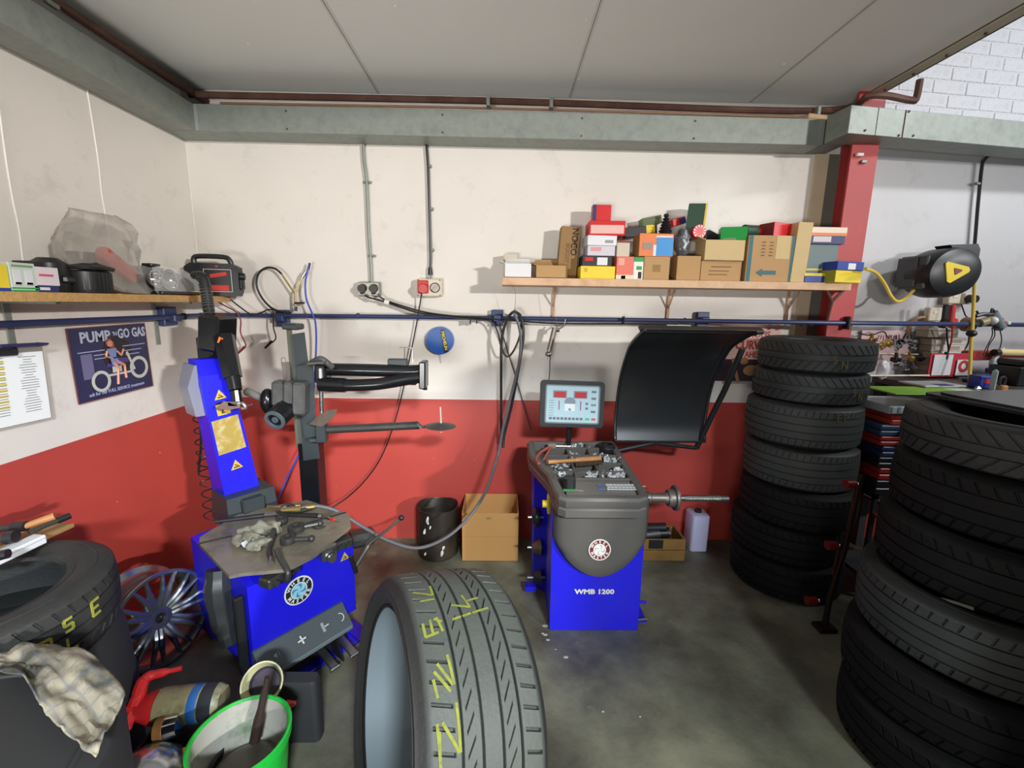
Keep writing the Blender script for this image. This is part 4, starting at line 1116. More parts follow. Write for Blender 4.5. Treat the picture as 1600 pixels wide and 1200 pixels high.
for pr0, w_, a, off, lab in lay:
    t_ = put(pr0, id(pr0) not in used, (c1.x + off[0], c1.y + off[1], z + w_ / 2 + .0008), (0, 0, a), lab); used.add(id(pr0)); z += w_ + .001
    k_ = {.165: .833, .232: .842, .212: .87}[w_]; t_.scale = (k_, k_, 1)
TOP1 = z
# ---- the near right stack, in shade
c2 = Vector((1.70, -1.42, 0))
G2 = 'tyres in the tall dark stack at the right edge'
lay2 = [(TC, .212, .2, (-.06, -.08)), (TC, .212, 1.2, (-.05, -.05)), (TB, .232, 2.2, (0.0, -.02)), (TC, .212, 3.0, (.06, .0)), (TC, .212, 4.1, (.10, .02)), (TA, .165, .9, (.11, .03))]
names2 = ['lowest tyre on the floor', 'second tyre from the floor', 'third tyre from the floor', 'fourth tyre from the floor', 'second tyre from the top', 'topmost tyre']
z = 0
M_SH = M_TYRED
for (pr0, w_, a, off), nm in zip(lay2, names2):
    t_ = dup(pr0, scale=(1, 1, 1), loc=(c2.x + off[0], c2.y + off[1], z + w_ / 2 + .0008), rot=(0, 0, a), label=nm + ' of the tall dark stack at the right edge'); t_['group'] = G2; z += w_ + .001
TOP2 = z
# a second column of tyres behind it, further right
z = 0
nm3 = ['lowest tyre', 'second tyre up', 'third tyre up', 'fourth tyre up', 'top tyre']
for i, (pr0, w_, a) in enumerate(((TC, .212, 1), (TC, .212, 2), (TC, .212, 3), (TC, .212, .4), (TC, .212, 1.4))):
    t_ = dup(pr0, scale=(1, 1, 1), loc=(2.42, -1.28 + .01 * i, z + w_ / 2 + .0008), rot=(0, 0, a), label=nm3[i] + ' of the stack behind the tall dark stack, right edge'); t_['group'] = 'tyres in the rear right stack'; z += w_ + .001
z = 0  # two unseen stacks added next, to shade the lower right
UPS = ['lowest tyre', 'second tyre up', 'third tyre up', 'fourth tyre up', 'fifth tyre up', 'sixth tyre up', 'seventh tyre up', 'top tyre']
for sx_, sy_, nm_ in ((1.80, -2.14, 'nearest'), (2.52, -2.06, 'outer')):
    z = 0
    for i in range(8):
        t_ = dup(TC, scale=(1, 1, 1), loc=(sx_ + .01 * (i % 3), sy_ + .008 * (i % 2), z + .1068), rot=(0, 0, i * 1.3), label=UPS[i] + ' of the ' + nm_ + ' stack, added unseen past the right edge to shade the bay'); t_['group'] = 'tyres in the ' + nm_ + ' right stack added for shade'; z += .213

# black panel lying over the dark stack
b = MB(T((2.12, -1.28, TOP2 + .012)) @ Rz(.10)); b.prism(rrect(.86, .42, .05), .012); b.prism(rrect(.80, .36, .05), .008, z0=.012)
obj('plastic_sheet', b, mat('gloss_black_plastic', (34, 34, 38), .25), label='flat glossy black panel lying on top of the dark tyre stack', cat='panel')
b = MB(T((2.1, -1.26, TOP2 + .038))); b.tube([(-.25, -.1, 0.0), (-.05, -.14, 0), (.1, -.1, 0), (.3, -.12, 0)], .006, 6)
obj('wiper_arm', b, M_STEEL, label='thin metal strip lying on the black panel over the tyre stack', cat='metal strip')

# ================================================================== wheel balancer
mat('badge_white', (232, 230, 226), .4)
M_MBLUE = mat('machine_blue', (30, 26, 214), 0.38, 0, .06, 5, dirt=(60, 60, 150), dirt_amt=.25)
M_HOOD = mat('grey_black_moulding', (92, 89, 85), 0.42, 0, .12, 6, dirt=(120, 112, 100), dirt_amt=.3, dscale=5)
t = thing('wheel_balancer', 'blue and black wheel balancer with tray of weights in the middle of the bay', 'wheel balancer', (.45, -.6, 0))
BX0, BX1, BYF = .247, .687, -.879
b = MB(); b.loft([[(BX0, BYF, .002), (BX1, BYF, .002), (BX1, -.3, .002), (BX0 - .06, -.3, .002), (BX0 - .06, -.52, .002), (BX0, -.58, .002)],
                  [(BX0 - .006, BYF, .70), (BX1 + .002, BYF, .70), (BX1, -.3, .74), (BX0 - .07, -.3, .74), (BX0 - .07, -.52, .72), (BX0, -.58, .71)]])
cab = obj('cabinet', b, M_MBLUE, t, angle=20)
b = MB(); b.span((BX1, -.86, .03), (BX1 + .05, -.7, .036)); b.span((BX1, -.86, .03), (BX1 + .008, -.7, .08)); b.cyl((BX1, -.8, .10), (BX1 + .06, -.8, .10), .008, seg=10)
obj('foot_pedal', b, M_MBLUE, t)
b = MB(); b.cyl((BX1, -.86, .045), (BX1 + .055, -.855, .048), .006, seg=8); obj('pedal_rod', b, M_STEEL, t)
# moulded apron: straight sides, elliptical foot
cx = (BX0 + BX1) / 2 + .003; hw = (BX1 - BX0) / 2 + .004
ap = [(cx - hw, .70), (cx + hw, .70)] + [(cx + hw * cos(rad(a)) ** .9 if cos(rad(a)) > 0 else cx - hw * abs(cos(rad(a))) ** .9, .50 - .165 * sin(rad(a)) ** .85) for a in [0.01] + list(range(8, 173, 8)) + [179.99]]
b = MB()
rings = []
bulge = lambda x, z: -.03 - .03 * max(0, 1 - ((x - cx) / hw) ** 2) * (1 if z > .5 else max(.2, (z - .3) / .2))
# grid over the apron so that it swells outwards
cols = 21
gridv = []
for i in range(cols):
    u = -1 + 2 * i / (cols - 1); x = cx + hw * u
    zb = .515 - .195 * max(0.0, 1 - u * u) ** .92
    col_ = []
    for j in range(12):
        z = zb + (.705 - zb) * j / 11
        y = BYF - .012 - .045 * (max(0, 1 - abs(u) ** 4)) ** .5 * min(1, (z - zb) / .06 + .35) ** .5
        col_.append(b.v((x, y, z)))
    gridv.append(col_)
for i in range(cols - 1):
    for j in range(11): b.f([gridv[i][j], gridv[i + 1][j], gridv[i + 1][j + 1], gridv[i][j + 1]])
# skirt back to the cabinet
edge = [gridv[0][j] for j in range(11, -1, -1)] + [gridv[i][0] for i in range(1, cols)] + [gridv[-1][j] for j in range(1, 12)]
back = [b.bm.verts.new((v.co.x, BYF + .002, v.co.z)) for v in edge]
for k in range(len(edge) - 1): b.f([edge[k], edge[k + 1], back[k + 1], back[k]])
apron = obj('apron', b, M_HOOD, t, angle=50)
# tray body: bands, outline seen from above
out = [(.262, -.955), (.29, -.975), (.62, -.975), (.655, -.955), (.668, -.92), (.66, -.32), (.65, -.30), (.165, -.30), (.152, -.33), (.155, -.50), (.235, -.74), (.25, -.90)]
out = [(x + .0, y) for x, y in out]
def zt(y, lo=0): return .745 + (y + .975) / .675 * .055
def off(poly, d):
    n = len(poly); r = []
    for i in range(n):
        p0, p1, p2 = Vector(poly[i - 1]), Vector(poly[i]), Vector(poly[(i + 1) % n])
        e1 = (p1 - p0).normalized(); e2 = (p2 - p1).normalized()
        nn = (Vector((-e1.y, e1.x)) + Vector((-e2.y, e2.x)))
        nn.normalize(); r.append((p1.x + nn.x * d, p1.y + nn.y * d))
    return r
def ringat(poly, dz): return [(x, y, zt(y) + dz) for x, y in poly]
b = MB(); L_ = []
for d, dz in ((.03, -.115), (.022, -.105), (.0, -.095), (-.006, -.09), (-.006, -.058), (.0, -.05), (-.004, -.044), (-.008, -.012), (0, 0), (.012, .003), (.03, .0), (.036, -.006), (.04, -.045)):
    L_.append(ringat(off(out, d), dz))
b.loft(L_, caps=False)
# tray floor
vs = [b.v(p) for p in L_[-1]]; b.f(vs)
tray = obj('tray_top', b, M_HOOD, t, angle=30)
# front flat pad
b = MB(); p_ = [(.30, -.915), (.625, -.915), (.625, -.79), (.30, -.79)]
b.loft([[(x, y, zt(y) - .046) for x, y in p_], [(x, y, zt(y) - .012) for x, y in p_]]); obj('front_pad', b, mat('grey_moulding_light', (112, 106, 100), .4), t)
# compartments: dividers
b = MB()
for y in (-.775, -.70, -.60, -.50, -.40):
    b.box(((.255 if y < -.65 else .24) / 2 + .32, y, zt(y) - .022), (.40, .012, .044))
for x in (.37, .49):
    b.box((x, -.56, zt(-.56) - .022), (.012, .44, .044), Rx(rad(4.6)))
obj('tray_dividers', b, M_HOOD, t)
b = MB(); b.cyl((.32, -.845, zt(-.845) - .012), (.32, -.845, zt(-.845) + .035), .032, .03, 20); obj('cup_holder', b, M_BLKP, t)
# logo, round
def logo(F, r, t, dark, blade, inner):
    b = MB(F); b.cyl((0, 0, 0), (0, 0, .002), r, seg=48); lg = obj('badge', b, mat('badge_white', (232, 230, 226), .4), t)
    b = MB(F); b.lathe([(r * .58, .0022), (r * .58, .0032), (r * .9, .0032), (r * .9, .0022)], 48); obj('badge_ring', b, dark, lg)
    b = MB(F); b.cyl((0, 0, .0022), (0, 0, .003), r * .52, seg=40); obj('badge_centre', b, inner, lg)
    b = MB(F)
    for k in range(4):
        a = k * pi / 2 + .3
        pts = []
        for s in range(7): q = s / 6; pts.append((r * .5 * q * cos(a + q * .9), r * .5 * q * sin(a + q * .9)))
        for s in range(6, -1, -1): q = s / 6; pts.append((r * .5 * q * cos(a + q * .9 + .55 * (.3 + q)), r * .5 * q * sin(a + q * .9 + .55 * (.3 + q))))
        b.prism(pts[1:-1], .0008, z0=.003)
    obj('badge_blades', b, blade, lg)
    b = MB(F)
    for word, a0, a1, fl in (('WHEEL', 150, 30, 0), ('MASTER', 205, 335, 1)):
        for i, ch in enumerate(word):
            a = rad(a0 + (a1 - a0) * i / (len(word) - 1))
            b.text(ch, r * .34, T((r * .745 * cos(a), r * .745 * sin(a), .0036)) @ Rz(a - pi / 2 + (pi if fl else 0)), .0004, .03)
    obj('badge_letters', b, mat('badge_white', (0, 0, 0)), lg)
    return lg
p = aY(937, 859, BYF - .062)
logo(T((p.x, BYF - .0615, p.z)) @ BACK @ Rx(rad(-4)), .052, t, mat('badge_maroon', (120, 44, 36), .4), mat('badge_grey', (200, 196, 190), .4), mat('badge_white', (0, 0, 0)))
p = aY(929, 925, BYF - .002)
b = MB(T((p.x, BYF - .0012, p.z)) @ BACK); b.text('WMB 1200', .034, Matrix(), .0006, .045, sx=1.22); obj('model_lettering', b, M_WHITEP, t)
# side pegs with cones
for i, (px, py) in enumerate(((834, 808), (834, 855), (834, 902))):
    p = aY(px, py, (-.56, -.56, -.6)[i]); x0 = BX0 - .005
    b = MB(); b.cyl((BX0 + .0, p.y, p.z), (BX0 - .10, p.y, p.z), .008, seg=8); pg = obj('storage_peg', b, M_STEEL, t)
    b = MB()
    if i == 0: b.lathe([(.02, 0), (.05, .0), (.052, .02), (.038, .035), (.022, .03)], 28, T((BX0 - .04, p.y, p.z)) @ Ry(rad(-90)), )
    elif i == 1: b.lathe([(.014, 0), (.048, .0), (.046, .012), (.02, .05), (.014, .05)], 28, T((BX0 - .025, p.y, p.z)) @ Ry(rad(-90)))
    else: b.lathe([(.014, 0), (.042, .0), (.04, .012), (.018, .04), (.014, .04)], 28, T((BX0 - .025, p.y, p.z)) @ Ry(rad(-90)))
    obj('centring_cone', b, [M_BLKP, mat('rusty_cone', (110, 92, 76), .45, .6), M_BLKP][i], pg)
p = aY(851, 790, -.8)
b = MB(); b.box((BX0 - .012, -.78, p.z - .0), (.018, .05, .09), bev=.004); b.cyl((BX0 - .02, -.78, p.z), (BX0 - .045, -.78, p.z), .018, seg=14); obj('main_switch', b, C_YEL, t)
b = MB(); b.span((BX0 - .11, -.62, .03), (BX0 - .05, -.58, .06)); obj('side_foot', b, M_MBLUE, t)
# spindle
SYy, SZz = -.74, .643
b = MB(); b.lathe([(.0, 0), (.028, 0), (.03, .03), (.03, .07), (.024, .075), (.024, .14), (.03, .16), (.0, .16)], 24, T((BX1 - .01, SYy, SZz)) @ Ry(rad(90))); obj('spindle_housing', b, mat('worn_steel', (128, 120, 112), .45, .7, .3, 15), t)
b = MB(); b.lathe([(.0, 0), (.04, 0), (.045, .01), (.045, .03), (.062, .032), (.064, .04), (.062, .046), (.0, .05)], 32, T((BX1 + .15, SYy, SZz)) @ Ry(rad(90))); obj('spindle_flange', b, mat('worn_steel', (0, 0, 0)), t)
b = MB(); b.cyl((BX1 + .19, SYy, SZz), (BX1 + .46, SYy, SZz - .003), .015, seg=16)
for k in range(20): b.lathe([(.015, 0), (.017, .004), (.015, .008)], 14, T((BX1 + .24 + k * .009, SYy, SZz)) @ Ry(rad(90)))
obj('threaded_shaft', b, M_STEEL, t)
p = aZ(1005, 760, .72); b = MB(); b.lathe([(.010, -.003), (.014, 0), (.010, .003)], 12, T((BX1 - .012, -.86, .745)) @ Rx(rad(90))); obj('hook_eye', b, M_STEEL, t)
# display head on its post
a_, c_ = aY(845, 596, -.42), aY(942, 668, -.42)
cxd, czd = (a_.x + c_.x) / 2, (a_.z + c_.z) / 2; dw, dh = c_.x - a_.x, a_.z - c_.z
Fd = T((cxd, -.40, czd)) @ BACK @ Rx(rad(-6)) @ Rz(rad(-1.2))
b = MB(); b.tube([(cxd + .0, -.33, .70), (cxd, -.34, .86), (cxd, -.37, czd - .04)], .016, 12); obj('display_post', b, M_BLKP, t)
b = MB(Fd); b.prism(rrect(dw, dh, .02), .05, z0=-.03); b.prism(rrect(dw * .96, dh * .95, .018), .006, z0=.02); dp = obj('display_head', b, M_BLKP, t)
b = MB(Fd); b.prism(rrect(dw * .81, dh * .78, .008), .002, z0=.0265); obj('display_panel', b, mat('panel_pale_blue', (176, 204, 212), .35, 0, .02), dp)
b = MB(Fd); rr0 = rrect(dw * .85, dh * .83, .012); rr1 = rrect(dw * .82, dh * .79, .01)
b.loft([[(x, y, .026) for x, y in rr0], [(x, y, .031) for x, y in rr0], [(x, y, .031) for x, y in rr1], [(x, y, .0285) for x, y in rr1]], caps=False); obj('display_bezel', b, mat('dull_silver', (150, 155, 158), .3, .6), dp)
pw, ph = dw * .8, dh * .77
for fx in (-.25, .15):
    b = MB(Fd); b.box((fx * pw, .28 * ph, .0292), (.27 * pw, .21 * ph, .0012)); w1 = obj('readout_surround', b, mat('panel_greyblue', (128, 138, 150), .4), dp)
    b = MB(Fd); b.box((fx * pw, .27 * ph, .0302), (.22 * pw, .16 * ph, .0012)); obj('readout_window', b, mat('readout_red', (190, 62, 68), .25), dp)
b = MB(Fd)
for fx in (-.26, .16): b.box((fx * pw, -.03 * ph, .0292), (.018 * pw, .26 * ph, .0012))
obj('red_bars', b, mat('bar_maroon', (150, 50, 90), .4), dp)
b = MB(Fd); b.box((-.05 * pw, -.07 * ph, .0292), (.2 * pw, .22 * ph, .001)); obj('tyre_picture', b, mat('pic_white', (220, 228, 230), .4), dp)
b = MB(Fd); b.prism([(x - .05 * pw, y * .8 + .08 * ph) for x, y in arc(0, 0, .105 * pw, 0, 180, 12)] + [(-.155 * pw, .02 * ph), (.055 * pw, .02 * ph)][::1], .001, z0=.0298); b.box((-.05 * pw, -.14 * ph, .030), (.05 * pw, .06 * ph, .0012)); obj('tyre_arch_picture', b, mat('panel_greyblue', (0, 0, 0)), dp)
b = MB(Fd)
for i in range(9): b.box((-.42 * pw + i * .075 * pw, -.4 * ph, .0292), (.055 * pw, .07 * ph, .0012))
for fx, fy, ww in ((.41, .37, .09), (.41, .18, .09), (.385, 0, .035), (.435, 0, .035), (.41, -.19, .09), (.28, .03, .05), (.28, -.1, .05)): b.box((fx * pw, fy * ph, .0292), (ww * pw, .06 * ph, .0012))
for i in range(7): b.box((-.41 * pw, (.1 - .07 * i) * ph, .0289), (.09 * pw, .012 * ph, .0008))
obj('key_pads', b, mat('key_grey', (104, 108, 116), .4), dp)
b = MB(Fd); b.box((.3 * pw, -.4 * ph, .0292), (.08 * pw, .06 * ph, .0012)); obj('green_key', b, mat('key_green', (60, 185, 110), .4), dp)
b = MB(Fd); b.box((.42 * pw, -.4 * ph, .0292), (.08 * pw, .06 * ph, .0012)); obj('red_key', b, mat('key_red', (215, 70, 80), .4), dp)
# wheel guard: rolled black sheet, open
prof = [(-.745, 1.487), (-.60, 1.43), (-.49, 1.367), (-.368, 1.21), (-.315, 1.055), (-.30, .909), (-.325, .815)]
def rows(x0, x1, yo=0.0, zo=0.0):
    P_ = [Vector((0, y, z)) for y, z in prof]; Q = []
    for i in range(len(P_) - 1):
        a, b_, c, d = P_[max(i - 1, 0)], P_[i], P_[i + 1], P_[min(i + 2, len(P_) - 1)]
        for k in range(4):
            s = k / 4; Q.append(0.5 * ((2 * b_) + (c - a) * s + (2 * a - 5 * b_ + 4 * c - d) * s * s + (-a + 3 * b_ - 3 * c + d) * s ** 3))
    Q.append(P_[-1]); return [(v.y + yo, v.z + zo) for v in Q]
rw = rows(0, 0)
M_GUARD = mat('guard_black_plastic', (36, 38, 40), .34, 0, .2, 4, dirt=(70, 68, 60), dirt_amt=.25)
b = MB(); fr = []; bk = []
xs_ = [.66, .675, .8, .95, 1.08, 1.175, 1.19]
for (y, z) in rw:
    fr.append([b.v((x, y - (.02 if x in (.66, 1.19) else 0), z)) for x in xs_]); bk.append([b.v((x, y + .012, z + .006)) for x in xs_])
for A, n_ in ((fr, 0), (bk, 1)):
    for i in range(len(A) - 1):
        for j in range(len(xs_) - 1): b.f([A[i][j], A[i + 1][j], A[i + 1][j + 1], A[i][j + 1]])
for i in range(len(fr) - 1):
    for j in (0, len(xs_) - 1): b.f([fr[i][j], fr[i + 1][j], bk[i + 1][j], bk[i][j]])
for e in (0, len(fr) - 1):
    for j in range(len(xs_) - 1): b.f([fr[e][j], fr[e][j + 1], bk[e][j + 1], bk[e][j]])
g = obj('wheel_guard', b, M_GUARD, t, angle=40)
b = MB(); b.tube([(.66, y - .02, z) for y, z in rw] + [(1.19, y - .02, z) for y, z in reversed(rw)], .007, 6, smooth=0, closed=True); obj('guard_rim', b, M_BLKP, g)
b = MB(); b.box((.95, -.70, 1.487), (.60, .05, .02), Rx(rad(25)), bev=.006); b.box((1.2, -.66, 1.48), (.09, .05, .03), Rx(rad(25)), bev=.008); obj('guard_top_bar', b, M_BLKP, g)
b = MB(); b.tube([aY(1160, 545, -.55), aY(1132, 610, -.45), aY(1112, 650, -.36), aY(1088, 700, -.3)], .016, 8, smooth=0); b.tube([aY(1088, 700, -.3), (.9, -.32, .80), (.66, -.36, .76)], .013, 8, smooth=0)
obj('guard_arm', b, M_BLKP, t)

# ---- things lying in the balancer tray
def tz(y): return zt(y) - .043
t2 = thing('wire_brush', 'wooden handled wire brush lying across the balancer tray', 'brush', (.44, -.68, tz(-.68) + .04))
pa, pb = aZ(856, 722, .812), aZ(942, 716, .805)
d = (pb - pa)
b = MB(); b.tube([pa, pa + d * .2, pa + d * .45, pa + d * .6, pa + d * .95], [.011, .009, .010, .014, .014], 8); obj('handle', b, mat('beech', (178, 124, 72), .5, 0, .2, 30), t2)
b = MB()
for i in range(18):
    for j in range(4):
        q = pa + d * (.5 + .46 * i / 17) + Vector((0, -.006 - j * .004, -.006)); b.cyl(q, q + Vector((random.uniform(-.003, .003), -.024, -.012)), .003, seg=4, caps=False)
obj('bristles', b, mat('brush_wire', (96, 84, 70), .5, .4), t2, kind='stuff')
t2 = thing('hammer_pliers', 'weight pliers with red handles and a pale head at the tray rear left', 'pliers', aZ(850, 705, .79))
q = aZ(862, 697, .80)
b = MB(); b.box(q, (.045, .03, .03), Rz(.3), bev=.006); b.cyl(q, q + Vector((.11, .01, -.004)), .006, seg=8); b.ball(q + Vector((.12, .012, -.004)), .013); obj('head_and_shaft', b, mat('pale_metal', (186, 176, 160), .35, .6), t2)
b = MB(); b.tube([q, aZ(846, 706, .79), aZ(838, 716, .785), aZ(842, 724, .78)], .008, 8); b.tube([q, aZ(856, 707, .79), aZ(850, 718, .78)], .007, 8); obj('red_grips', b, mat('dull_red_grip', (170, 84, 72), .5), t2)
q = aZ(948, 700, .79)
t2 = thing('black_pot', 'round black rubber pot at the rear right of the tray', 'pot', (q.x, q.y, tz(q.y)))
b = MB(T((q.x - .0, q.y, tz(q.y)))); b.lathe([(0, 0), (.042, 0), (.046, .02), (.046, .06), (.04, .066), (.03, .066), (.028, .03), (0, .03)], 28); obj('pot', b, M_BLKP, t2)
b = MB(T((q.x, q.y, tz(q.y)))); b.lathe([(.0465, .044), (.048, .047), (.0465, .05)], 28); obj('rim_band', b, M_BLK, t2)
t2 = thing('green_screwdriver', 'green handled screwdriver on the front pad of the tray', 'screwdriver', aZ(890, 768, .735))
q0, q1, q2 = aZ(880, 766, .742), aZ(899, 766, .742), aZ(911, 767, .742)
b = MB(); b.cyl(q0, q1, .008, .006, 10); obj('handle', b, mat('green_plastic', (20, 110, 50), .3), t2); b = MB(); b.cyl(q1, q2, .003, seg=8); obj('blade', b, M_STEEL, t2)
WG = 'strips of adhesive wheel weights on the balancer'
for i, (x0, y0, x1, y1) in enumerate(((943, 756, 987, 756), (946, 760, 991, 760), (948, 767, 994, 767))):
    q0, q1 = aZ(x0, y0, .738), aZ(x1, y1, .738); yy = -.83 - .022 * i
    zz = zt(yy) - .0105
    lab = ['rear silver strip of wheel weights on the front pad', 'middle silver strip of wheel weights on the front pad', 'front silver strip of wheel weights on the front pad'][i]
    t2 = thing('weight_strip', lab, 'wheel weights', ((q0.x + q1.x) / 2, yy, zz), WG)
    n = 8
    for k in range(n):
        x = q0.x + (q1.x - q0.x) * (k + .5) / n
        b = MB(); b.box((x, yy, zz + .003), ((q1.x - q0.x) / n - .0015, .014, .005), bev=.001); obj('weight', b, mat('weight_silver', (222, 223, 226), .3, .3), t2)
    if i != 1:
        b = MB(); b.box((q0.x - .022, yy, zz + .001), (.034, .014, .0015), Rz(.3 if i == 0 else 0)); obj('blue_backing', b, mat('blue_film', (70, 130, 200), .4), t2)
q = aZ(975, 721, .78)
b = MB(); b.box((q.x, q.y, zt(q.y) - .02), (.016, .075, .03), Rz(.35), bev=.004); obj('caliper_tip', b, C_YEL, label='yellow plastic caliper end at the right edge of the tray', cat='tool')
random.seed(11)
M_LEAD = mat('lead_weight', (205, 206, 208), .3, .25, .3, 30)
cells = [(908, 702, 18), (938, 716, 6), (955, 722, 20), (960, 740, 46), (875, 728, 8), (930, 743, 26), (885, 741, 12), (895, 714, 8)]
n = 0
for px, py, k in cells:
    for _ in range(k):
        qq = aZ(px + random.uniform(-13, 13), py + random.uniform(-5, 5), .755)
        zz = zt(qq.y) - .034 + random.uniform(0, .028)
        b = MB(T((qq.x, qq.y, zz)) @ Rz(random.uniform(0, 6)) @ Rx(random.uniform(-.6, .6)))
        if n == 0:
            b = MB(); b.box((0, 0, 0), (.028, .012, .008), bev=.002); b.box((0, .007, .005), (.011, .008, .010), bev=.001)
            o0 = obj('clip_on_weight', b, M_LEAD, label='small loose grey clip-on wheel weight in the compartments of the tray', cat='wheel weight', group='loose wheel weights in the balancer tray', org=(0, 0, 0)); w0 = o0
        else:
            w0 = o0.copy(); COL.objects.link(w0)
        w0.location = (qq.x, qq.y, zz); w0.rotation_euler = (random.uniform(-.5, .5), random.uniform(-.4, .4), random.uniform(0, 6)); n += 1
# ================================================================== tyre changer
M_IRON = mat('greasy_iron', (66, 66, 64), 0.42, 0.4, .3, 14, bump=.2, bscale=60, dirt=(34, 30, 26), dirt_amt=.7, dscale=9)
M_PLATE = mat('worn_turntable_steel', (138, 130, 114), 0.42, 0.3, .3, 9, bump=.12, bscale=50, dirt=(70, 62, 50), dirt_amt=.8, dscale=6)
M_GREEN = mat('dark_slate_enamel', (52, 60, 62), 0.45, 0.1, .15, 8, dirt=(24, 26, 28), dirt_amt=.5)
M_BLKE = mat('black_enamel', (22, 23, 25), 0.22, 0.1, .1, 8)
M_BLUED = mat('machine_blue', (0, 0, 0))
ANG = rad(51.3)
CH = T((-.836, -1.09, 0)) @ Rz(ANG)          # x along the front face, y to the rear
t = thing('tyre_changer', 'blue tyre changer with octagonal turntable and tilting column in the left corner', 'tyre changer', (-.95, -.95, 0))
b = MB(CH)
b.loft([[(-.23, .0, .14), (.23, 0, .14), (.23, .60, .02), (-.23, .60, .02)], [(-.23, 0, .50), (.23, 0, .50), (.23, .60, .50), (-.23, .60, .50)]])
b.loft([[(-.2, .02, .02), (.2, .02, .02), (.21, .6, .02), (-.21, .6, .02)], [(-.2, .02, .14), (.2, .02, .14), (.21, .6, .03), (-.21, .6, .03)]])
b.loft([[(-.23, 0, .50), (.23, 0, .50), (.23, .6, .50), (-.23, .6, .50)], [(-.20, .05, .515), (.20, .05, .515), (.2, .58, .515), (-.2, .58, .515)]])
cab = obj('cabinet', b, M_MBLUE, t, angle=20)
b = MB(CH); b.span((-.245, -.05, .0), (.25, .03, .014), bev=.003); b.span((.2, -.05, .0), (.27, .1, .02), bev=.003); obj('base_plate', b, M_MBLUE, t)
# side roller (bead breaker pad) on the left flank
b = MB(CH); b.tube([(-.245, .22, .50), (-.26, .2, .42), (-.262, .18, .30), (-.255, .15, .2)], [.05, .055, .05, .04], 10, smooth=5); obj('bead_breaker_pad', b, mat('worn_black_rubber', (46, 48, 48), .35, 0, .3), t)
b = MB(CH); b.span((-.235, .02, .12), (-.27, .05, .46), bev=.006); obj('left_corner_guard', b, M_BLKP, t)
# pedal cover with symbols
b = MB(CH)
b.loft([[(-.235, 0, .225), (.155, 0, .225), (.155, -.010, .225), (-.235, -.010, .225)],
        [(-.235, 0, .15), (.155, 0, .15), (.155, -.088, .148), (-.235, -.088, .148)],
        [(-.235, 0, .13), (.155, 0, .13), (.155, -.088, .13), (-.235, -.088, .13)]])
pc = obj('pedal_cover', b, mat('slate_cover', (74, 82, 84), .42, 0, .1), t)
b = MB(CH); b.span((-.235, -.083, .128), (.155, -.0905, .148), bev=.003); obj('cover_lip', b, mat('cover_lip_grey', (112, 122, 122), .4), pc)
FS = CH @ T((0, -.0495, .1878)) @ BACK @ Rx(rad(-45))
b = MB(FS)
b.box((-.06, 0, .0018), (.035, .006, .0014), Rz(.1)); b.box((-.06, 0, .0018), (.006, .035, .0014), Rz(.1)); obj('plus_symbol', b, M_WHITEP, pc)
b = MB(FS); b.box((.035, .0, .0018), (.012, .04, .0014)); obj('grey_symbol', b, mat('symbol_grey', (150, 158, 158), .5), pc)
b = MB(FS); b.box((.052, 0, .0018), (.018, .004, .0014), Rz(.1)); obj('dash_symbol', b, M_WHITEP, pc)
b = MB(FS); b.lathe([(.0165, .0012), (.0165, .0024), (.0195, .0024), (.0195, .0012)], 24, T((.115, 0, 0)))
for v in list(b.bm.verts):
    q = FS.inverted() @ v.co
    if q.x < .113: b.bm.verts.remove(v)
obj('arc_symbol', b, M_WHITEP, pc)
b = MB(FS); b.box((-.165, .006, .0018), (.02, .003, .0014), Rz(.6)); b.box((-.17, -.006, .0018), (.02, .003, .0014), Rz(-.7)); b.box((-.155, -.002, .0018), (.003, .022, .0014)); b.box((-.168, .0, .0018), (.012, .012, .001)); obj('scratched_symbol', b, mat('symbol_grey', (0, 0, 0)), pc)
# pedals
b = MB(CH); b.span((-.2, -.01, .02), (.17, -.002, .125)); obj('pedal_housing', b, M_BLKP, t)
for x in (-.13, .03, .125):
    b = MB(CH); b.box((x, -.075, .055), (.035, .13, .012), Rx(rad(14)), bev=.003); b.box((x, -.138, .037), (.045, .012, .016), bev=.003); obj('pedal', b, M_STEEL, t)
b = MB(CH); b.loft([[(.075, -.02, .13), (.085, -.02, .13), (.09, -.03, .02), (.08, -.03, .02)], [(.078, -.07, .13), (.082, -.07, .13), (.088, -.115, .02), (.082, -.115, .02)]]); obj('pedal_divider', b, M_BLKP, t)
# badge and warning stickers on the front
logo(CH @ T((-.034, -.0008, .385)) @ BACK, .062, t, mat('badge_black', (40, 38, 36), .4), mat('badge_teal', (74, 140, 170), .4), mat('badge_pale_blue', (150, 205, 222), .4))


def warning(F, s, parent, square=False):
    b = MB(F)
    if square: b.prism([(-s, -s), (s, -s), (s, s), (-s, s)], .0008)
    else: b.prism([(-s, -s * .8), (s, -s * .8), (0, s * .95)], .0008)
    w_ = obj('warning_sticker', b, mat('warning_yellow', (206, 172, 62), .45), parent)
    b = MB(F)
    if square:
        b.box((0, s * 1.1, .0006), (2 * s, s * .35, .0008)); b.ball((s * .05, s * .35, .001), s * .2, (1, 1, .05)); b.tube([(0, s * .2, .001), (-s * .3, -s * .7, .001), (s * .1, -s * .6, .001)], s * .16, 5, smooth=0)
    else:
        b.box((0, -s * .45, .0012), (s * 1.0, s * .2, .0008)); b.box((0, -s * .1, .0012), (s * .6, s * .16, .0008), Rz(-.5))
    obj('sticker_symbol', b, M_BLK, w_)


warning(CH @ T((.185, -.0008, .44)) @ BACK, .022, t)
b = MB(CH); b.box((.225, -.003, .38), (.02, .02, .11), Ry(rad(-15)), bev=.006); obj('front_recess', b, M_BLKP, t)
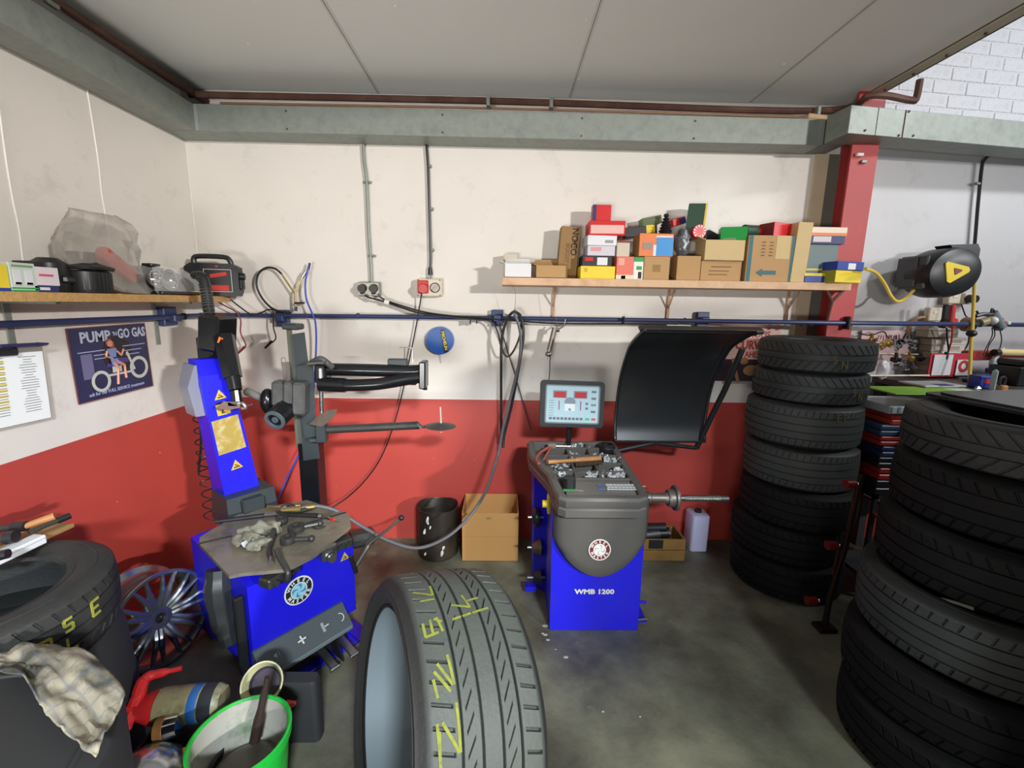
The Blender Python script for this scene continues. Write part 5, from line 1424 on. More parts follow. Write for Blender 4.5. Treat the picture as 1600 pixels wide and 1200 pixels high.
# lever with black ball
b = MB(); q0, q1, q2, q3 = aY(552, 890, -.86), aY(575, 852, -.80), aY(600, 832, -.78), aY(627, 809, -.76)
b.tube([q0, q1, q2, q3], .007, 8); b.tube([q0, q1], .013, 8, smooth=0); lv = obj('reset_lever', b, mat('scuffed_steel', (120, 116, 108), .4, .8, .3), t)
b = MB(); b.ball(q3, .014); obj('lever_knob', b, M_BLKP, lv)
b = MB(); b.box(aY(565, 840, -.72), (.14, .10, .07), Rz(.5), bev=.02); obj('bead_arm_pivot', b, M_IRON, t)

# turntable: octagon with a slot, clamps hanging below
TZ = .568
oct_ = [(-.272, .34), (-.285, .0), (-.249, -.02), (-.131, -.124), (-.02, -.115), (.217, -.012), (.275, .09), (.275, .13), (.229, .40), (.12, .45), (-.06, .50), (-.25, .40)]
b = MB(CH); b.prism(oct_, .014, z0=TZ)
obj('turntable', b, M_PLATE, t, angle=25)
for x0, y0, x1, y1 in ((-.28, .34, -.16, .3), (.275, .12, .1, .16)):
    b = MB(CH); b.tube([(x0, y0, TZ + .0145), (x1, y1, TZ + .0145)], .005, 6, smooth=0); obj('slide_slot', b, M_BLK, t)
b = MB(CH); b.cyl((0, .2, .51), (0, .2, .567), .13, .14, 28); obj('turntable_hub', b, M_IRON, t)
for (x, y, a) in ((-.13, -.06, .3), (.12, -.03, -.2), (-.2, .25, 1.5)):
    b = MB(CH @ T((x, y, .535)) @ Rz(a)); b.box((0, 0, 0), (.15, .06, .04), bev=.006)
    for k in range(4): b.cyl((-.05 + k * .033, -.03, -.0), (-.05 + k * .033, -.045, 0), .012, seg=8)
    obj('jaw_carriage', b, M_IRON, t)
b = MB(CH @ T((.08, -.045, .53))); b.box((0, 0, 0), (.07, .05, .07), bev=.008); b.cyl((0, -.03, -.02), (0, -.04, -.02), .02, seg=12); obj('clamp_jaw', b, M_STEEL, t)
b = MB(CH); b.tube([(-.125, -.035, .63), (-.13, -.075, .605), (-.133, -.135, .58), (-.137, -.14, .55), (-.13, -.12, .53)], .011, 8); obj('clamp_hook', b, M_IRON, t)

# tilting column
def C_(x, y, z): return CH @ Vector((x, y, z))
bx, tx = (.012, .62), (-.075, .665)
b = MB(CH)
zb, ztp = .40, 1.25
def rect(cx, cy, w_, d, z): return [(cx - w_, cy - d * .1, z), (cx + w_, cy - d * .1, z), (cx + w_, cy + d, z), (cx - w_, cy + d, z)]
b.loft([rect(.03, .60, .088, .15, zb), rect(-.065, .60, .063, .12, ztp), [(-.125, .64, ztp + .07), (-.0, .64, ztp + .07), (-.0, .72, ztp + .07), (-.125, .72, ztp + .07)]])
colm = obj('tilting_column', b, M_MBLUE, t, angle=15)
b = MB(CH); b.loft([[(-.14, .60, 1.30), (-.13, .6, 1.30), (-.13, .74, 1.30), (-.14, .74, 1.30)], [(-.168, .62, 1.2), (-.125, .62, 1.2), (-.125, .74, 1.2), (-.168, .74, 1.2)], [(-.15, .62, 1.06), (-.1, .62, 1.06), (-.1, .74, 1.06), (-.15, .74, 1.06)]]); obj('side_shroud', b, mat('pale_grey_shroud', (128, 128, 142), .4), t)
b = MB(CH); b.loft([[(-.10, .5, .515), (.13, .5, .515), (.13, .72, .515), (-.10, .72, .515)], [(-.095, .52, .66), (.125, .52, .66), (.125, .7, .66), (-.095, .7, .66)]]); obj('column_foot', b, M_GREEN, t)
b = MB(CH); b.box((.01, .50, .585), (.10, .05, .12), bev=.006); obj('column_foot_cover', b, M_GREEN, t)
def colF(z): # frame on the column's front face
    f = (z - zb) / (ztp - zb); return CH @ T((.03 - .095 * f, .585 + f * .003 - .0006, z)) @ Ry(rad(-6.3)) @ BACK
warning(colF(1.155), .026, t); warning(colF(1.085), .028, t, True); warning(colF(.80), .027, t)
b = MB(colF(.955)); b.prism([(-.062, -.085), (.06, -.085), (.055, .088), (-.06, .085)], .001); dec = obj('worn_yellow_plate', b, mat('worn_gold_sticker', (176, 150, 74), .5, .2, .25, 22, dirt=(205, 200, 180), dirt_amt=.8, dscale=22), t)
# mounting arm: spring hose, slide block, hexagonal shaft and duck head
A = lambda px, py, y: aY(px, py, y)
b = MB(); b.tube([A(311, 432, -.62), A(318, 436, -.62), A(322, 455, -.63), A(325, 475, -.64), A(329, 505, -.66)], .024, 12); sp = obj('corrugated_hose', b, M_BLKP, t)
b = MB()
pts = [A(320, 445, -.62), A(323, 462, -.635), A(325, 478, -.645), A(329, 502, -.66)]
for k in range(13):
    s = k / 12 * 3; i = min(int(s), 2); p = pts[i].lerp(pts[i + 1], s - i); d = (pts[i + 1] - pts[i]).normalized()
    q = d.to_track_quat('Z', 'Y').to_matrix().to_4x4(); b.lathe([(.0245, -.002), (.0275, 0), (.0245, .002)], 14, T(p) @ q)
obj('hose_rings', b, mat('ring_grey', (130, 130, 128), .4, .5), t)
b = MB(); b.tube([A(303, 430, -.6), A(312, 430, -.61), A(322, 434, -.62)], .02, 10); obj('top_elbow', b, M_BLKP, t)
b = MB(); p = A(340, 520, -.68); b.box(p, (.105, .14, .17), Rz(ANG - 1.0) @ Ry(rad(8)), bev=.012); b.box(A(330, 545, -.63), (.10, .08, .12), Rz(ANG - 1.0), bev=.01); obj('slide_block', b, M_BLKE, t)
b = MB(); b.box(A(344, 532, -.765), (.02, .006, .03), Ry(.4), bev=.002); obj('orange_wires', b, mat('orange_wire', (220, 120, 50), .5), t)
b = MB(); b.cyl(A(350, 525, -.72), A(364, 590, -.78), .045, .040, 6); b.cyl(A(364, 590, -.78), A(368, 610, -.8), .032, .028, 12); b.cyl(A(368, 610, -.8), A(371, 634, -.81), .022, .024, 10); obj('hexagonal_shaft', b, M_BLKE, t)
b = MB(); b.box(A(365, 631, -.83), (.045, .02, .022), bev=.003)
b.loft([[A(x, y, -.84) for x, y in ((336, 638), (350, 627), (372, 630), (376, 637), (356, 641))], [A(x, y, -.79) for x, y in ((337, 638), (350, 628), (372, 631), (375, 636), (356, 640))]])
b.tube([A(366, 634, -.82), A(378, 630, -.82), A(384, 637, -.82), A(378, 638, -.82)], .008, 8); b.tube([A(380, 636, -.82), A(394, 632, -.82)], .004, 6)
obj('mount_head', b, mat('polished_head_steel', (180, 178, 170), .25, .9, .1), t)
# coiled hose and lead at the column's left
b = MB(); cen = [A(312, 645, -.55), A(316, 690, -.55), A(320, 730, -.55), A(326, 770, -.55), A(330, 812, -.52)]
P_ = []
for k in range(150):
    s = k / 149 * 4; i = min(int(s), 3); c = cen[i].lerp(cen[i + 1], s - i); a = k * .42
    P_.append(c + Vector((.036 * cos(a), .02 * sin(a), 0)))
b.tube(P_, .0038, 5, smooth=0); obj('coiled_air_hose', b, M_BLK, t)
b = MB(); b.tube([A(312, 640, -.56), A(314, 690, -.56), A(310, 738, -.56)], .006, 6); b.tube([A(298, 590, -.56), A(291, 612, -.56), A(294, 630, -.56), A(302, 640, -.56)], .005, 6); b.tube([A(298, 590, -.56), A(303, 585, -.55)], .005, 6); b.box(A(304, 632, -.57), (.03, .03, .05), bev=.006); b.box(A(311, 622, -.57), (.02, .03, .04), bev=.005); obj('regulator_and_lead', b, M_BLKP, t)
b = MB(); b.cyl(A(299, 585, -.57), A(303, 612, -.57), .016, seg=12); b.cyl(A(312, 616, -.57), A(314, 632, -.57), .008, seg=10); obj('filter_bowl', b, mat('pale_bowl', (210, 206, 200), .2), t)

# ---- helper arm (right rear)
HYy = -.55
t = thing('helper_arm', 'black helper arm tower of the tyre changer with two swinging arms', 'press arm', (-1.06, -.5, 0))
def H(px, py, y=HYy): return aY(px, py, y)
b = MB(); b.box((-1.045, -.48, .42), (.10, .1, .84), bev=.004); obj('floor_post', b, M_BLKE, t)
p0, p1 = H(470, 525), H(498, 700)
b = MB(); b.loft([[H(457, 522, -.55), H(476, 519, -.55), H(476, 519, -.42), H(457, 522, -.42)], [H(474, 720, -.55), H(500, 716, -.55), H(500, 716, -.42), H(474, 720, -.42)]]); obj('outer_sleeve', b, M_GREEN, t)
b = MB(); b.loft([[H(447, 512, -.52), H(456, 512, -.52), H(456, 512, -.42), H(447, 512, -.42)], [H(463, 700, -.52), H(474, 700, -.52), H(474, 700, -.42), H(463, 700, -.42)]]); obj('inner_rail', b, mat('olive_rail', (92, 94, 82), .45, .2), t)
b = MB(); b.box(H(458, 510, -.5), (.075, .10, .03), Ry(.05), bev=.006); b.box(H(445, 509, -.5), (.02, .03, .02), bev=.004); obj('top_cap', b, M_GREEN, t)
b = MB(); b.loft([[H(462, 572, -.575), H(490, 566, -.575), H(490, 566, -.42), H(462, 572, -.42)], [H(476, 685, -.575), H(494, 682, -.575), H(494, 682, -.42), H(476, 685, -.42)]]); obj('carriage', b, M_GREEN, t)
b = MB(); b.loft([[H(439, 566, -.52), H(455, 565, -.52), H(455, 565, -.5), H(439, 566, -.5)], [H(446, 620, -.52), H(460, 620, -.52), H(460, 620, -.5), H(446, 620, -.5)]]); b.tube([H(440, 568, -.53), H(440, 560, -.53), H(446, 561, -.53), H(449, 580, -.53), H(446, 610, -.53)], .002, 5); obj('clear_guard', b, mat('smoky_guard', (120, 112, 104), .3, alpha=.7), t)
b = MB()
for (x, y, w_, h) in ((437, 614, .055, .13), (453, 618, .045, .15), (470, 622, .065, .17)): b.box(H(x, y, -.60), (w_, .08, h), Ry(.08), bev=.012)
obj('valve_block', b, mat('scuffed_grey_block', (84, 84, 82), .4, .3, .4, 22), t)
b = MB(); b.cyl(H(456, 630, -.56), H(430, 656, -.70), .055, .052, 24); cy = obj('handle_barrel', b, M_BLKE, t)
b = MB(); q = H(430, 656, -.70); d = (H(430, 656, -.70) - H(456, 630, -.56)).normalized(); qq = d.to_track_quat('Z', 'Y').to_matrix().to_4x4()
b.lathe([(.052, -.002), (.05, .008), (.036, .010), (.033, -.004), (.018, -.004), (.015, .006), (0, .006)], 24, T(q) @ qq); obj('barrel_face', b, mat('barrel_teal_grey', (96, 108, 112), .3, .4), cy)
b = MB(); b.cyl(H(388, 613, -.56), H(415, 624, -.56), .020, .020, 14); b.ball(H(387, 612.5, -.56), .021); obj('grey_grip', b, mat('grey_grip', (112, 106, 100), .5), t)
b = MB(); b.ball(H(419, 627, -.57), .052, (.75, .9, 1.3)); obj('pivot_boss', b, M_BLKE, t)
# upper double arm
b = MB(); b.tube([H(506, 577, -.57), H(560, 578, -.57), H(640, 580, -.54), H(662, 578, -.54)], .033, 14, smooth=4); b.box(H(505, 583, -.57), (.06, .08, .10), bev=.008); ua = obj('upper_arm', b, M_BLKE, t)
b = MB(); b.tube([H(500, 600, -.60), H(540, 602, -.61), H(590, 600, -.60), H(640, 592, -.57), H(662, 588, -.56)], .031, 14, smooth=5); b.tube([H(500, 600, -.60), H(540, 602, -.61)], .037, 14, smooth=2); obj('lower_curved_arm', b, M_BLKE, t)
b = MB(); b.box(H(662, 585, -.55), (.034, .10, .14), Ry(.02), bev=.006); b.cyl(H(664, 604, -.55), H(664, 609, -.55), .012, seg=8); b.box(H(645, 595, -.55), (.05, .05, .04), bev=.008); obj('end_knuckle', b, M_BLKE, t)
b = MB(); b.tube([H(484, 569, -.62), H(500, 561, -.64), H(510, 566, -.64), H(519, 574, -.62)], .016, 8); b.box(H(495, 567, -.66), (.09, .03, .012), Ry(-.1), bev=.003); obj('swivel_handle', b, mat('scuffed_grey_block', (0, 0, 0)), t)
b = MB(); b.box(H(622, 568, -.53), (.10, .04, .05), bev=.004); obj('stop_block', b, M_GREEN, t)
b = MB(); b.tube([H(632, 560, -.53), H(632, 544, -.53)], .003, 6, smooth=0); b.tube([H(624, 543, -.53), H(644, 543, -.53), H(645, 566, -.53)], .0025, 6, smooth=0); obj('lock_pin', b, M_STEEL, t)
# screw and lower arm
b = MB(); b.cyl(H(501, 572, -.60), H(503, 645, -.60), .010, seg=12); b.cyl(H(501, 575, -.6), H(502, 596, -.6), .016, .018, 14)
for k in range(22):
    p = H(501.4, 606, -.60).lerp(H(503, 640, -.60), k / 21); b.lathe([(.010, -.0015), (.0125, 0), (.010, .0015)], 12, T(p))
obj('threaded_rod', b, M_STEEL, t)
b = MB(); b.loft([[H(x, y, -.62) for x, y in ((483, 663), (497, 650), (512, 641), (527, 639), (524, 648), (515, 658), (503, 667))], [H(x, y, -.58) for x, y in ((483, 663), (497, 650), (512, 641), (527, 639), (524, 648), (515, 658), (503, 667))]]); obj('press_jaw', b, mat('rusty_jaw', (92, 82, 72), .5, .5, .4, 30), t)
b = MB(); b.box(H(503, 676, -.58), (.05, .05, .10), bev=.006); b.box(H(498, 687, -.58), (.09, .03, .02), Rz(.2), bev=.004); obj('lower_bracket', b, M_GREEN, t)
b = MB(); b.tube([H(511, 671, -.57), H(560, 669, -.57), H(653, 664.5, -.57)], .021, 12, smooth=2); b.cyl(H(651, 661, -.57), H(657, 669, -.57), .012, seg=10); obj('lower_arm', b, M_IRON, t)
p = H(688, 666, -.57)
b = MB(T(p) @ Ry(rad(1))); b.lathe([(0, -.006), (.02, -.008), (.07, -.004), (.082, .0), (.07, .004), (.035, .012), (.018, .018), (0, .018)], 30); b.tube([(-.13, 0, .012), (-.10, 0, -.004), (-.06, 0, -.004)], .008, 8); obj('press_disc', b, M_IRON, t)
b = MB(); b.cyl(H(689, 662, -.57), H(688, 636, -.57), .005, .0042, 8); b.ball(H(689, 675, -.57), .005); obj('centring_pin', b, mat('bright_pin', (215, 208, 190), .3, .5), t)

# ---- things on the turntable
ZT = TZ + .0145
def Z_(px, py, dz=0.0): return aZ(px, py, ZT + dz)
t = thing('crumpled_rag', 'crumpled greasy light rag at the left of the turntable', 'rag', Z_(385, 840))
random.seed(5)
b = MB()
for (px, py, l, a, hgt) in ((372, 842, .055, -1.0, .03), (390, 840, .05, -.6, .04), (405, 828, .06, .3, .05), (425, 822, .05, -.3, .05), (398, 852, .04, -1.2, .025), (412, 846, .045, .9, .035)):
    c = Z_(px, py, hgt * .5 + .004)
    r = bmesh.ops.create_icosphere(b.bm, subdivisions=3, radius=1, matrix=T(c) @ Rz(a) @ Matrix.Diagonal((l, .022, hgt * .55, 1)))
    for v in r['verts']:
        n = noise.noise(v.co * 40); v.co += (v.co - c) * n * .9
        v.co.z = max(v.co.z, ZT + .001)
obj('rag_folds', b, mat('greasy_rag', (126, 124, 108), .8, 0, .45, 30, dirt=(62, 60, 52), dirt_amt=.95, dscale=22), t, angle=60)
b = MB(); q = Z_(388, 848, .02); b.box(q, (.05, .03, .012), Rz(1.0) @ Rx(.5), bev=.005); obj('pale_fold', b, mat('pale_rag_fold', (186, 192, 196), .7), t)
for k, (px, py, r, lab) in enumerate(((450, 848, .03, 'front black ring bush lying on the turntable'), (463, 830, .034, 'rear black ring bush with a stub arm on the turntable'), (440, 818, .026, 'small black ring part beside the rag on the turntable'))):
    q = Z_(px, py)
    t = thing('rubber_bush', lab, 'rubber part', q, 'ring bushes on the turntable')
    b = MB(T(q)); b.lathe([(r * .5, .001), (r, .001), (r * 1.05, .014), (r, .028), (r * .5, .028), (r * .45, .014), (r * .5, .001)], 24); obj('ring', b, M_IRON, t)
    b = MB(T(q) @ Rz([.1, .5, 2.2][k])); b.tube([(r, 0, .014), (r + .06, 0, .014)], .011, 8, smooth=0); b.ball((r + .065, 0, .014), .015); obj('stub_arm', b, M_IRON, t)
t = thing('bead_tool', 'forked black steel tool lying over the front edge of the turntable', 'tool', Z_(425, 860))
b = MB(); b.tube([Z_(428, 828, .03), Z_(424, 845, .02), Z_(420, 862, .02), Z_(424, 878, .02)], [.012, .011, .010, .008], 8); obj('shank', b, M_IRON, t)
b = MB(); b.cyl(Z_(424, 872, .021), Z_(424, 880, .02), .009, seg=8); obj('bright_tip', b, M_STEEL, t)
t = thing('inflator_gun', 'tyre inflator lying at the back of the turntable joined to the grey hose', 'inflator', Z_(430, 800))
b = MB(); b.cyl(Z_(336, 815, .02), Z_(430, 803, .02), .009, .011, 10); b.cyl(Z_(430, 803, .02), Z_(500, 806, .015), .010, .012, 10); obj('black_wand', b, M_BLKP, t)
b = MB(); b.cyl(Z_(414, 805, .022), Z_(432, 804, .022), .0125, seg=12); b.cyl(Z_(498, 806, .02), Z_(503, 806, .02), .012, seg=10); obj('chrome_collar', b, M_CHROME, t)
b = MB(); b.tube([Z_(440, 795, .02), Z_(452, 790, .03), Z_(466, 797, .03), Z_(490, 792, .03)], .013, 8); b.box(Z_(452, 797, .03), (.05, .03, .025), Rz(.5), bev=.006); obj('gun_body', b, M_IRON, t)
b = MB(); b.tube([Z_(418, 792, .01), Z_(440, 792, .02), Z_(470, 790, .02)], .009, 8); obj('brass_body', b, M_BRASSY, t)
t = thing('blow_gun_tip', 'small silver and red tipped tool at the right of the turntable', 'tool', Z_(520, 812))
b = MB(); b.cyl(Z_(512, 810, .01), Z_(530, 815, .01), .008, .004, 10); obj('silver_tip', b, M_CHROME, t); b = MB(); b.cyl(Z_(516, 810, .018), Z_(522, 812, .018), .006, seg=8); obj('red_band', b, mat('red_plastic', (0, 0, 0)), t)
b = MB(); b.tube([Z_(478, 818, .006), Z_(495, 826, .006), Z_(508, 822, .006)], .004, 6); obj('bent_wire', b, M_IRON, label='bent dark wire lying loose on the right half of the turntable', cat='wire')
# ================================================================== on the floor
# black steel bin
q = aZ(683, 862, 0)
bx, by = -.405, -.17
t = thing('steel_bin', 'black steel drum bin with scraped white marks against the red wall', 'bin', (bx, by, 0))
b = MB(T((bx, by, 0.001))); b.lathe([(.0, 0), (.118, 0), (.128, .01), (.128, .325), (.122, .328), (.119, .322), (.119, .02), (0, .016)], 40)
for v in b.bm.verts:
    if v.co.z > .25: a = math.atan2(v.co.y - by, v.co.x - bx); v.co.z += .006 * sin(3 * a); v.co.x += .004 * sin(2 * a)
obj('drum_wall', b, mat('sooty_steel', (48, 42, 36), .45, .35, .4, 10, dirt=(88, 72, 54), dirt_amt=.6, dscale=7), t)
b = MB()
for px, py, s in ((668, 813, .02), (672, 825, .012), (663, 833, .02), (692, 858, .018), (690, 866, .022), (664, 868, .014), (668, 818, .018)):
    d = aY(px, py, by - .1295); a = math.atan2(-.1, d.x - bx); rr = .1285
    dx = max(-.1, min(.1, d.x - bx)); yy = -math.sqrt(rr * rr - dx * dx)
    b.ball((bx + dx, by + yy, d.z), 1, (s * .45, .0012, s), 8, 6, R=Ry(random.uniform(-.6, .6)))
obj('white_scrapes', b, mat('scrape_white', (190, 190, 184), .7, 0, .3, 60), t, kind='stuff')
# open cardboard box
x0, x1 = aZ(722, 878).x, aZ(809, 877).x; yf = -.275; yb = -.03; hb = aY(722, 802, yf).z
t = thing('cardboard_box', 'open kraft cardboard box on the floor between the bin and the balancer', 'box', ((x0 + x1) / 2, (yf + yb) / 2, 0))
M_BOXK = mat('box_kraft', (196, 144, 84), .7, 0, .06, 5)
for nm, a, c in (('front_panel', (x0, yf, .003), (x1, yf + .005, hb)), ('rear_panel', (x0, yb - .005, .003), (x1, yb, hb + .02)), ('side_panel', (x0, yf + .005, .003), (x0 + .005, yb - .005, hb + .01)), ('side_panel', (x1 - .005, yf + .005, .003), (x1, yb - .005, hb + .01)), ('bottom_panel', (x0 + .005, yf + .005, .002), (x1 - .005, yb - .005, .008))):
    b = MB(); b.span(a, c, bev=.001); obj(nm, b, M_BOXK, t)
b = MB(); b.span((x0, yf - .0006, hb * .52), (x1, yf, hb * .523)); b.box(((x0 + x1) / 2 - .01, yf - .0006, hb * .9), (.03, .001, .012)); obj('crease_and_staple', b, KRAFTD, t)
# toolbox and jerry can behind the balancer
c0, c1 = aZ(1000, 877), aZ(1071, 878)
t = thing('toolbox', 'old yellow wooden crate with black parts on top behind the balancer', 'crate', (.98, -.17, 0))
b = MB()
X0, X1, Yc0, Yc1, Hc = .80, 1.165, -.27, -.07, .155
M_YW = mat('dirty_yellow_wood', (142, 104, 46), .7, 0, .3, 12, dirt=(60, 46, 26), dirt_amt=.7)
for k in range(2):
    b = MB(); b.span((X0, Yc0, .004 + k * .076), (X1, Yc0 + .014, .074 + k * .076), bev=.002); obj('plank', b, M_YW, t)
    b = MB(); b.span((X0, Yc1 - .014, .004 + k * .076), (X1, Yc1, .074 + k * .076), bev=.002); obj('plank', b, M_YW, t)
for x in (X0, X1 - .014):
    b = MB(); b.span((x, Yc0 + .014, .004), (x + .014, Yc1 - .014, .15), bev=.002); obj('end_board', b, M_YW, t)
b = MB(); b.span((X0 + .014, Yc0 + .014, .003), (X1 - .014, Yc1 - .014, .012)); obj('base_board', b, M_YW, t)
b = MB(); b.span((.93, Yc0 - .006, .09), (1.02, Yc0, .15), bev=.003); obj('black_hasp', b, M_BLKP, t)
t = thing('starter_motor', 'black motor part lying in the yellow crate behind the balancer', 'car part', (1.0, -.17, .02))
b = MB(); b.cyl((.86, -.17, .12), (1.02, -.17, .14), .06, seg=20); b.cyl((1.02, -.17, .14), (1.09, -.18, .15), .035, seg=16); b.cyl((.95, -.17, .18), (1.06, -.2, .2), .028, seg=14); obj('casing', b, M_BLKP, t)
b = MB(); b.cyl((1.09, -.185, .15), (1.10, -.19, .15), .018, seg=12); b.ball((1.08, -.23, .21), .008); obj('steel_shaft', b, M_STEEL, t)
jx = aY(1091, 830, -.12).x
t = thing('plastic_can', 'pale lilac white plastic container standing at the wall right of the balancer', 'container', (jx, -.1, 0))
hz = aY(1091, 803, -.12).z
b = MB(T((jx, -.09, 0))); rr0 = rrect(.115, .13, .02); b.loft([[(x, y, .002) for x, y in rr0], [(x * 1.02, y * 1.02, hz * .97) for x, y in rr0], [(x * .9, y * .9, hz) for x, y in rr0]]); obj('can_body', b, mat('lilac_white_plastic', (186, 184, 214), .5), t, angle=50)
b = MB(T((jx, -.09, hz))); b.lathe([(0, .0), (.022, 0), (.022, .02), (0, .02)], 18); obj('cap', b, M_BLKP, t)
# trolley jack with long red handle between the stacks
t = thing('trolley_jack', 'red trolley jack handle with steel knobs between the tyre stacks', 'jack', aY(1330, 800, -.85))
def J(px, py, y=-.86): return aY(px, py, y)
b = MB(); b.cyl(J(1346, 742), J(1322, 850), .012, seg=10); b.cyl(J(1322, 850), J(1296, 935, -.86), .014, seg=10); b.cyl(J(1296, 935), (J(1296, 935).x - .01, -.87, .02), .014, seg=10); b.box((J(1296, 935).x - .01, -.87, .012), (.09, .07, .022), bev=.004); obj('handle_bar', b, mat('jack_brown', (48, 30, 24), .35, .4, .3), t)
M_JR = mat('jack_red', (104, 22, 26), .35)
for px, py in ((1329, 756), (1300, 852), (1268, 938)):
    b = MB(); b.cyl(J(px - 8, py), J(px + 6, py), .022, seg=14); k = obj('red_collar', b, M_JR, t)
    b = MB(); b.ball(J(px + 12, py), .011); obj('chrome_knob', b, M_CHROME, k)
for px, py in ((1334, 800), (1312, 872)):
    b = MB(); b.cyl(J(px, py - 24), J(px - 10, py + 26), .006, seg=8); obj('glint_rod', b, mat('glint_copper', (92, 58, 40), .4, .6), t)  # brown glints beside the handle, put in as thin rods

# ---- alloy wheel leaning against the left wall
wc = Vector((-1.475, -1.07, .212))
t = thing('alloy_wheel', 'silver multi spoke alloy wheel without a tyre leaning at the left wall', 'wheel', wc)
Rr = .205
axw = Vector((.93, -.36, .14)).normalized()
yv = (Vector((0, 0, 1)) - axw * axw.z).normalized(); xv = yv.cross(axw).normalized()
MW = T(wc) @ Matrix((xv, yv, axw)).transposed().to_4x4()
M_ALLOY = mat('silver_alloy', (150, 158, 164), .22, .85, .06, 5)
b = MB(MW); b.lathe([(Rr * .93, .0), (Rr * .985, .0), (Rr, -.004), (Rr, -.012), (Rr * .95, -.02), (Rr * .93, -.05), (Rr * .84, -.09), (Rr * .86, -.16), (Rr * .95, -.18), (Rr, -.19), (Rr, -.2), (Rr * .93, -.2), (Rr * .9, -.17), (Rr * .82, -.14), (Rr * .82, -.08), (Rr * .88, -.02)], 64, closed=True); obj('rim_barrel', b, M_ALLOY, t)
for k in range(10):
    a = k * 2 * pi / 10
    b = MB(MW @ Rz(a))
    for s in (-1, 1):
        b.tube([(.05, .010 * s, -.034), (.10, .010 * s, -.018), (.15, .018 * s, -.010), (Rr * .93, .027 * s, -.006)], [.015, .013, .010, .008], 8, smooth=4)
    obj('twin_spoke', b, M_ALLOY, t, kind='stuff' if False else None)
b = MB(MW); b.lathe([(.022, -.04), (.022, -.024), (.03, -.022), (.055, -.026), (.068, -.03), (.07, -.045), (.022, -.05)], 32); obj('hub_face', b, M_ALLOY, t)
for k in range(5):
    a = k * 2 * pi / 5 + .2; b = MB(MW @ T((.046 * cos(a), .046 * sin(a), -.026))); b.lathe([(.008, .0), (.0095, .003), (.011, .0)], 14); obj('bolt_hole', b, M_BLKP, t)
b = MB(MW); b.cyl((0, 0, -.06), (0, 0, -.045), .022, seg=20); obj('centre_bore', b, M_BLKP, t)
b = MB(MW)
for a in (2.6, 3.3, 4.0): b.box((Rr * .84 * cos(-a * 1.0), Rr * .84 * sin(-a), -.1), (.004, .035, .03), Rz(-a))
obj('balance_weights', b, M_WHITEP, t)
# ---- tyre lying on a black drum, left edge
tc = Vector((-1.53, -1.66, 0))
t = thing('plastic_drum', 'large smooth black drum under the chalked tyre at the left edge', 'drum', (tc.x, tc.y, 0))
b = MB(T((tc.x, tc.y, .001))); b.lathe([(0, 0), (.30, 0), (.325, .02), (.33, .3), (.32, .50), (.30, .555), (.28, .56), (0, .56)], 48); b2 = obj('drum_body', b, mat('soft_black_plastic', (52, 53, 54), .65, 0, .1, 4), t)
b = MB(T((tc.x, tc.y, .0))); b.lathe([(.331, .30), (.334, .306), (.331, .312)], 48); obj('moulded_rib', b, mat('soft_black_plastic', (0, 0, 0)), t)
lt = tyre_thing('car_tyre', 'tyre lying flat with old yellow chalk marks, planks across it, at the left edge', .32, .2, .2, (-.4, 0, .4), ((-.8, -.5, .5), (.5, .8, -.5)), M_TYRE, pitch=50,
                chalks=(('2', 5.75, -.03, .05), ('L', 5.95, -.05, .04), ('E', 6.2, -.0, .045), ('5', 5.95, .01, .035)), cm=mat('faded_yellow_chalk', (160, 160, 62), .9, 0, .3, 60))
lt.location = (tc.x + .0, tc.y, .662); lt.scale = (1, 1, 1); lt.rotation_euler = (0, 0, .15)
ZL = .765
def LZp(px, py, dz=0.0): return aZ(px, py, ZL + dz)
# plank across
pl0, pl1 = LZp(-60, 905), LZp(108, 828)
d = (pl1 - pl0); a = math.atan2(d.y, d.x)
mid = (pl0 + pl1) / 2 + Vector((0, .02, 0))
b = MB(T((mid.x, mid.y, ZL + .001)) @ Rz(a)); b.span((-d.length / 2, -.005, 0), (d.length / 2, .115, .016), bev=.003)
obj('wooden_board', b, mat('worn_board', (150, 116, 72), .65, 0, .25, 12, dirt=(80, 60, 36), dirt_amt=.5), label='worn wooden board lying across the chalked tyre at the left edge', cat='board')
FZ = ZL + .018
q0, q1 = aZ(-30, 880, FZ + .03), aZ(68, 835, FZ + .03); d = q1 - q0; a = math.atan2(d.y, d.x); m_ = (q0 + q1) / 2
t = thing('white_box', 'long white plastic box lying on the wooden board', 'box', (m_.x, m_.y, FZ))
b = MB(T((m_.x, m_.y, FZ + .0005)) @ Rz(a)); b.span((-d.length / 2, -.01, 0), (d.length / 2, .035, .03), bev=.003); obj('case', b, mat('clean_white', (228, 230, 234), .4), t)
b = MB(T((m_.x, m_.y, FZ + .0005)) @ Rz(a)); b.span((-d.length / 2 - .001, -.0105, .019), (d.length / 2 + .001, -.0095, .0205)); obj('lid_line', b, mat('panel_greyblue', (0, 0, 0)), t)
b = MB(T((m_.x, m_.y, FZ + .0005)) @ Rz(a)); b.span((-.02, .04, 0), (d.length / 2 + .01, .085, .012), bev=.002); obj('paper_stack', b, mat('grey_paper', (160, 156, 152), .8), label='grey folded papers beside the long white box on the board', cat='paper')
t = thing('file_tool', 'wooden handled file lying across the papers on the board', 'file', aZ(55, 820, FZ + .05))
b = MB(); q0, q1 = aZ(28, 826, FZ + .05), aZ(86, 806, FZ + .07); b.cyl(q0, q1, .010, .013, 12); obj('handle', b, mat('beech', (0, 0, 0)), t)
b = MB(); b.box(q0 + (q0 - q1) * .8, ((q1 - q0).length * 1.6, .02, .006), Rz(math.atan2((q1 - q0).y, (q1 - q0).x))); obj('blade', b, M_IRON, t)
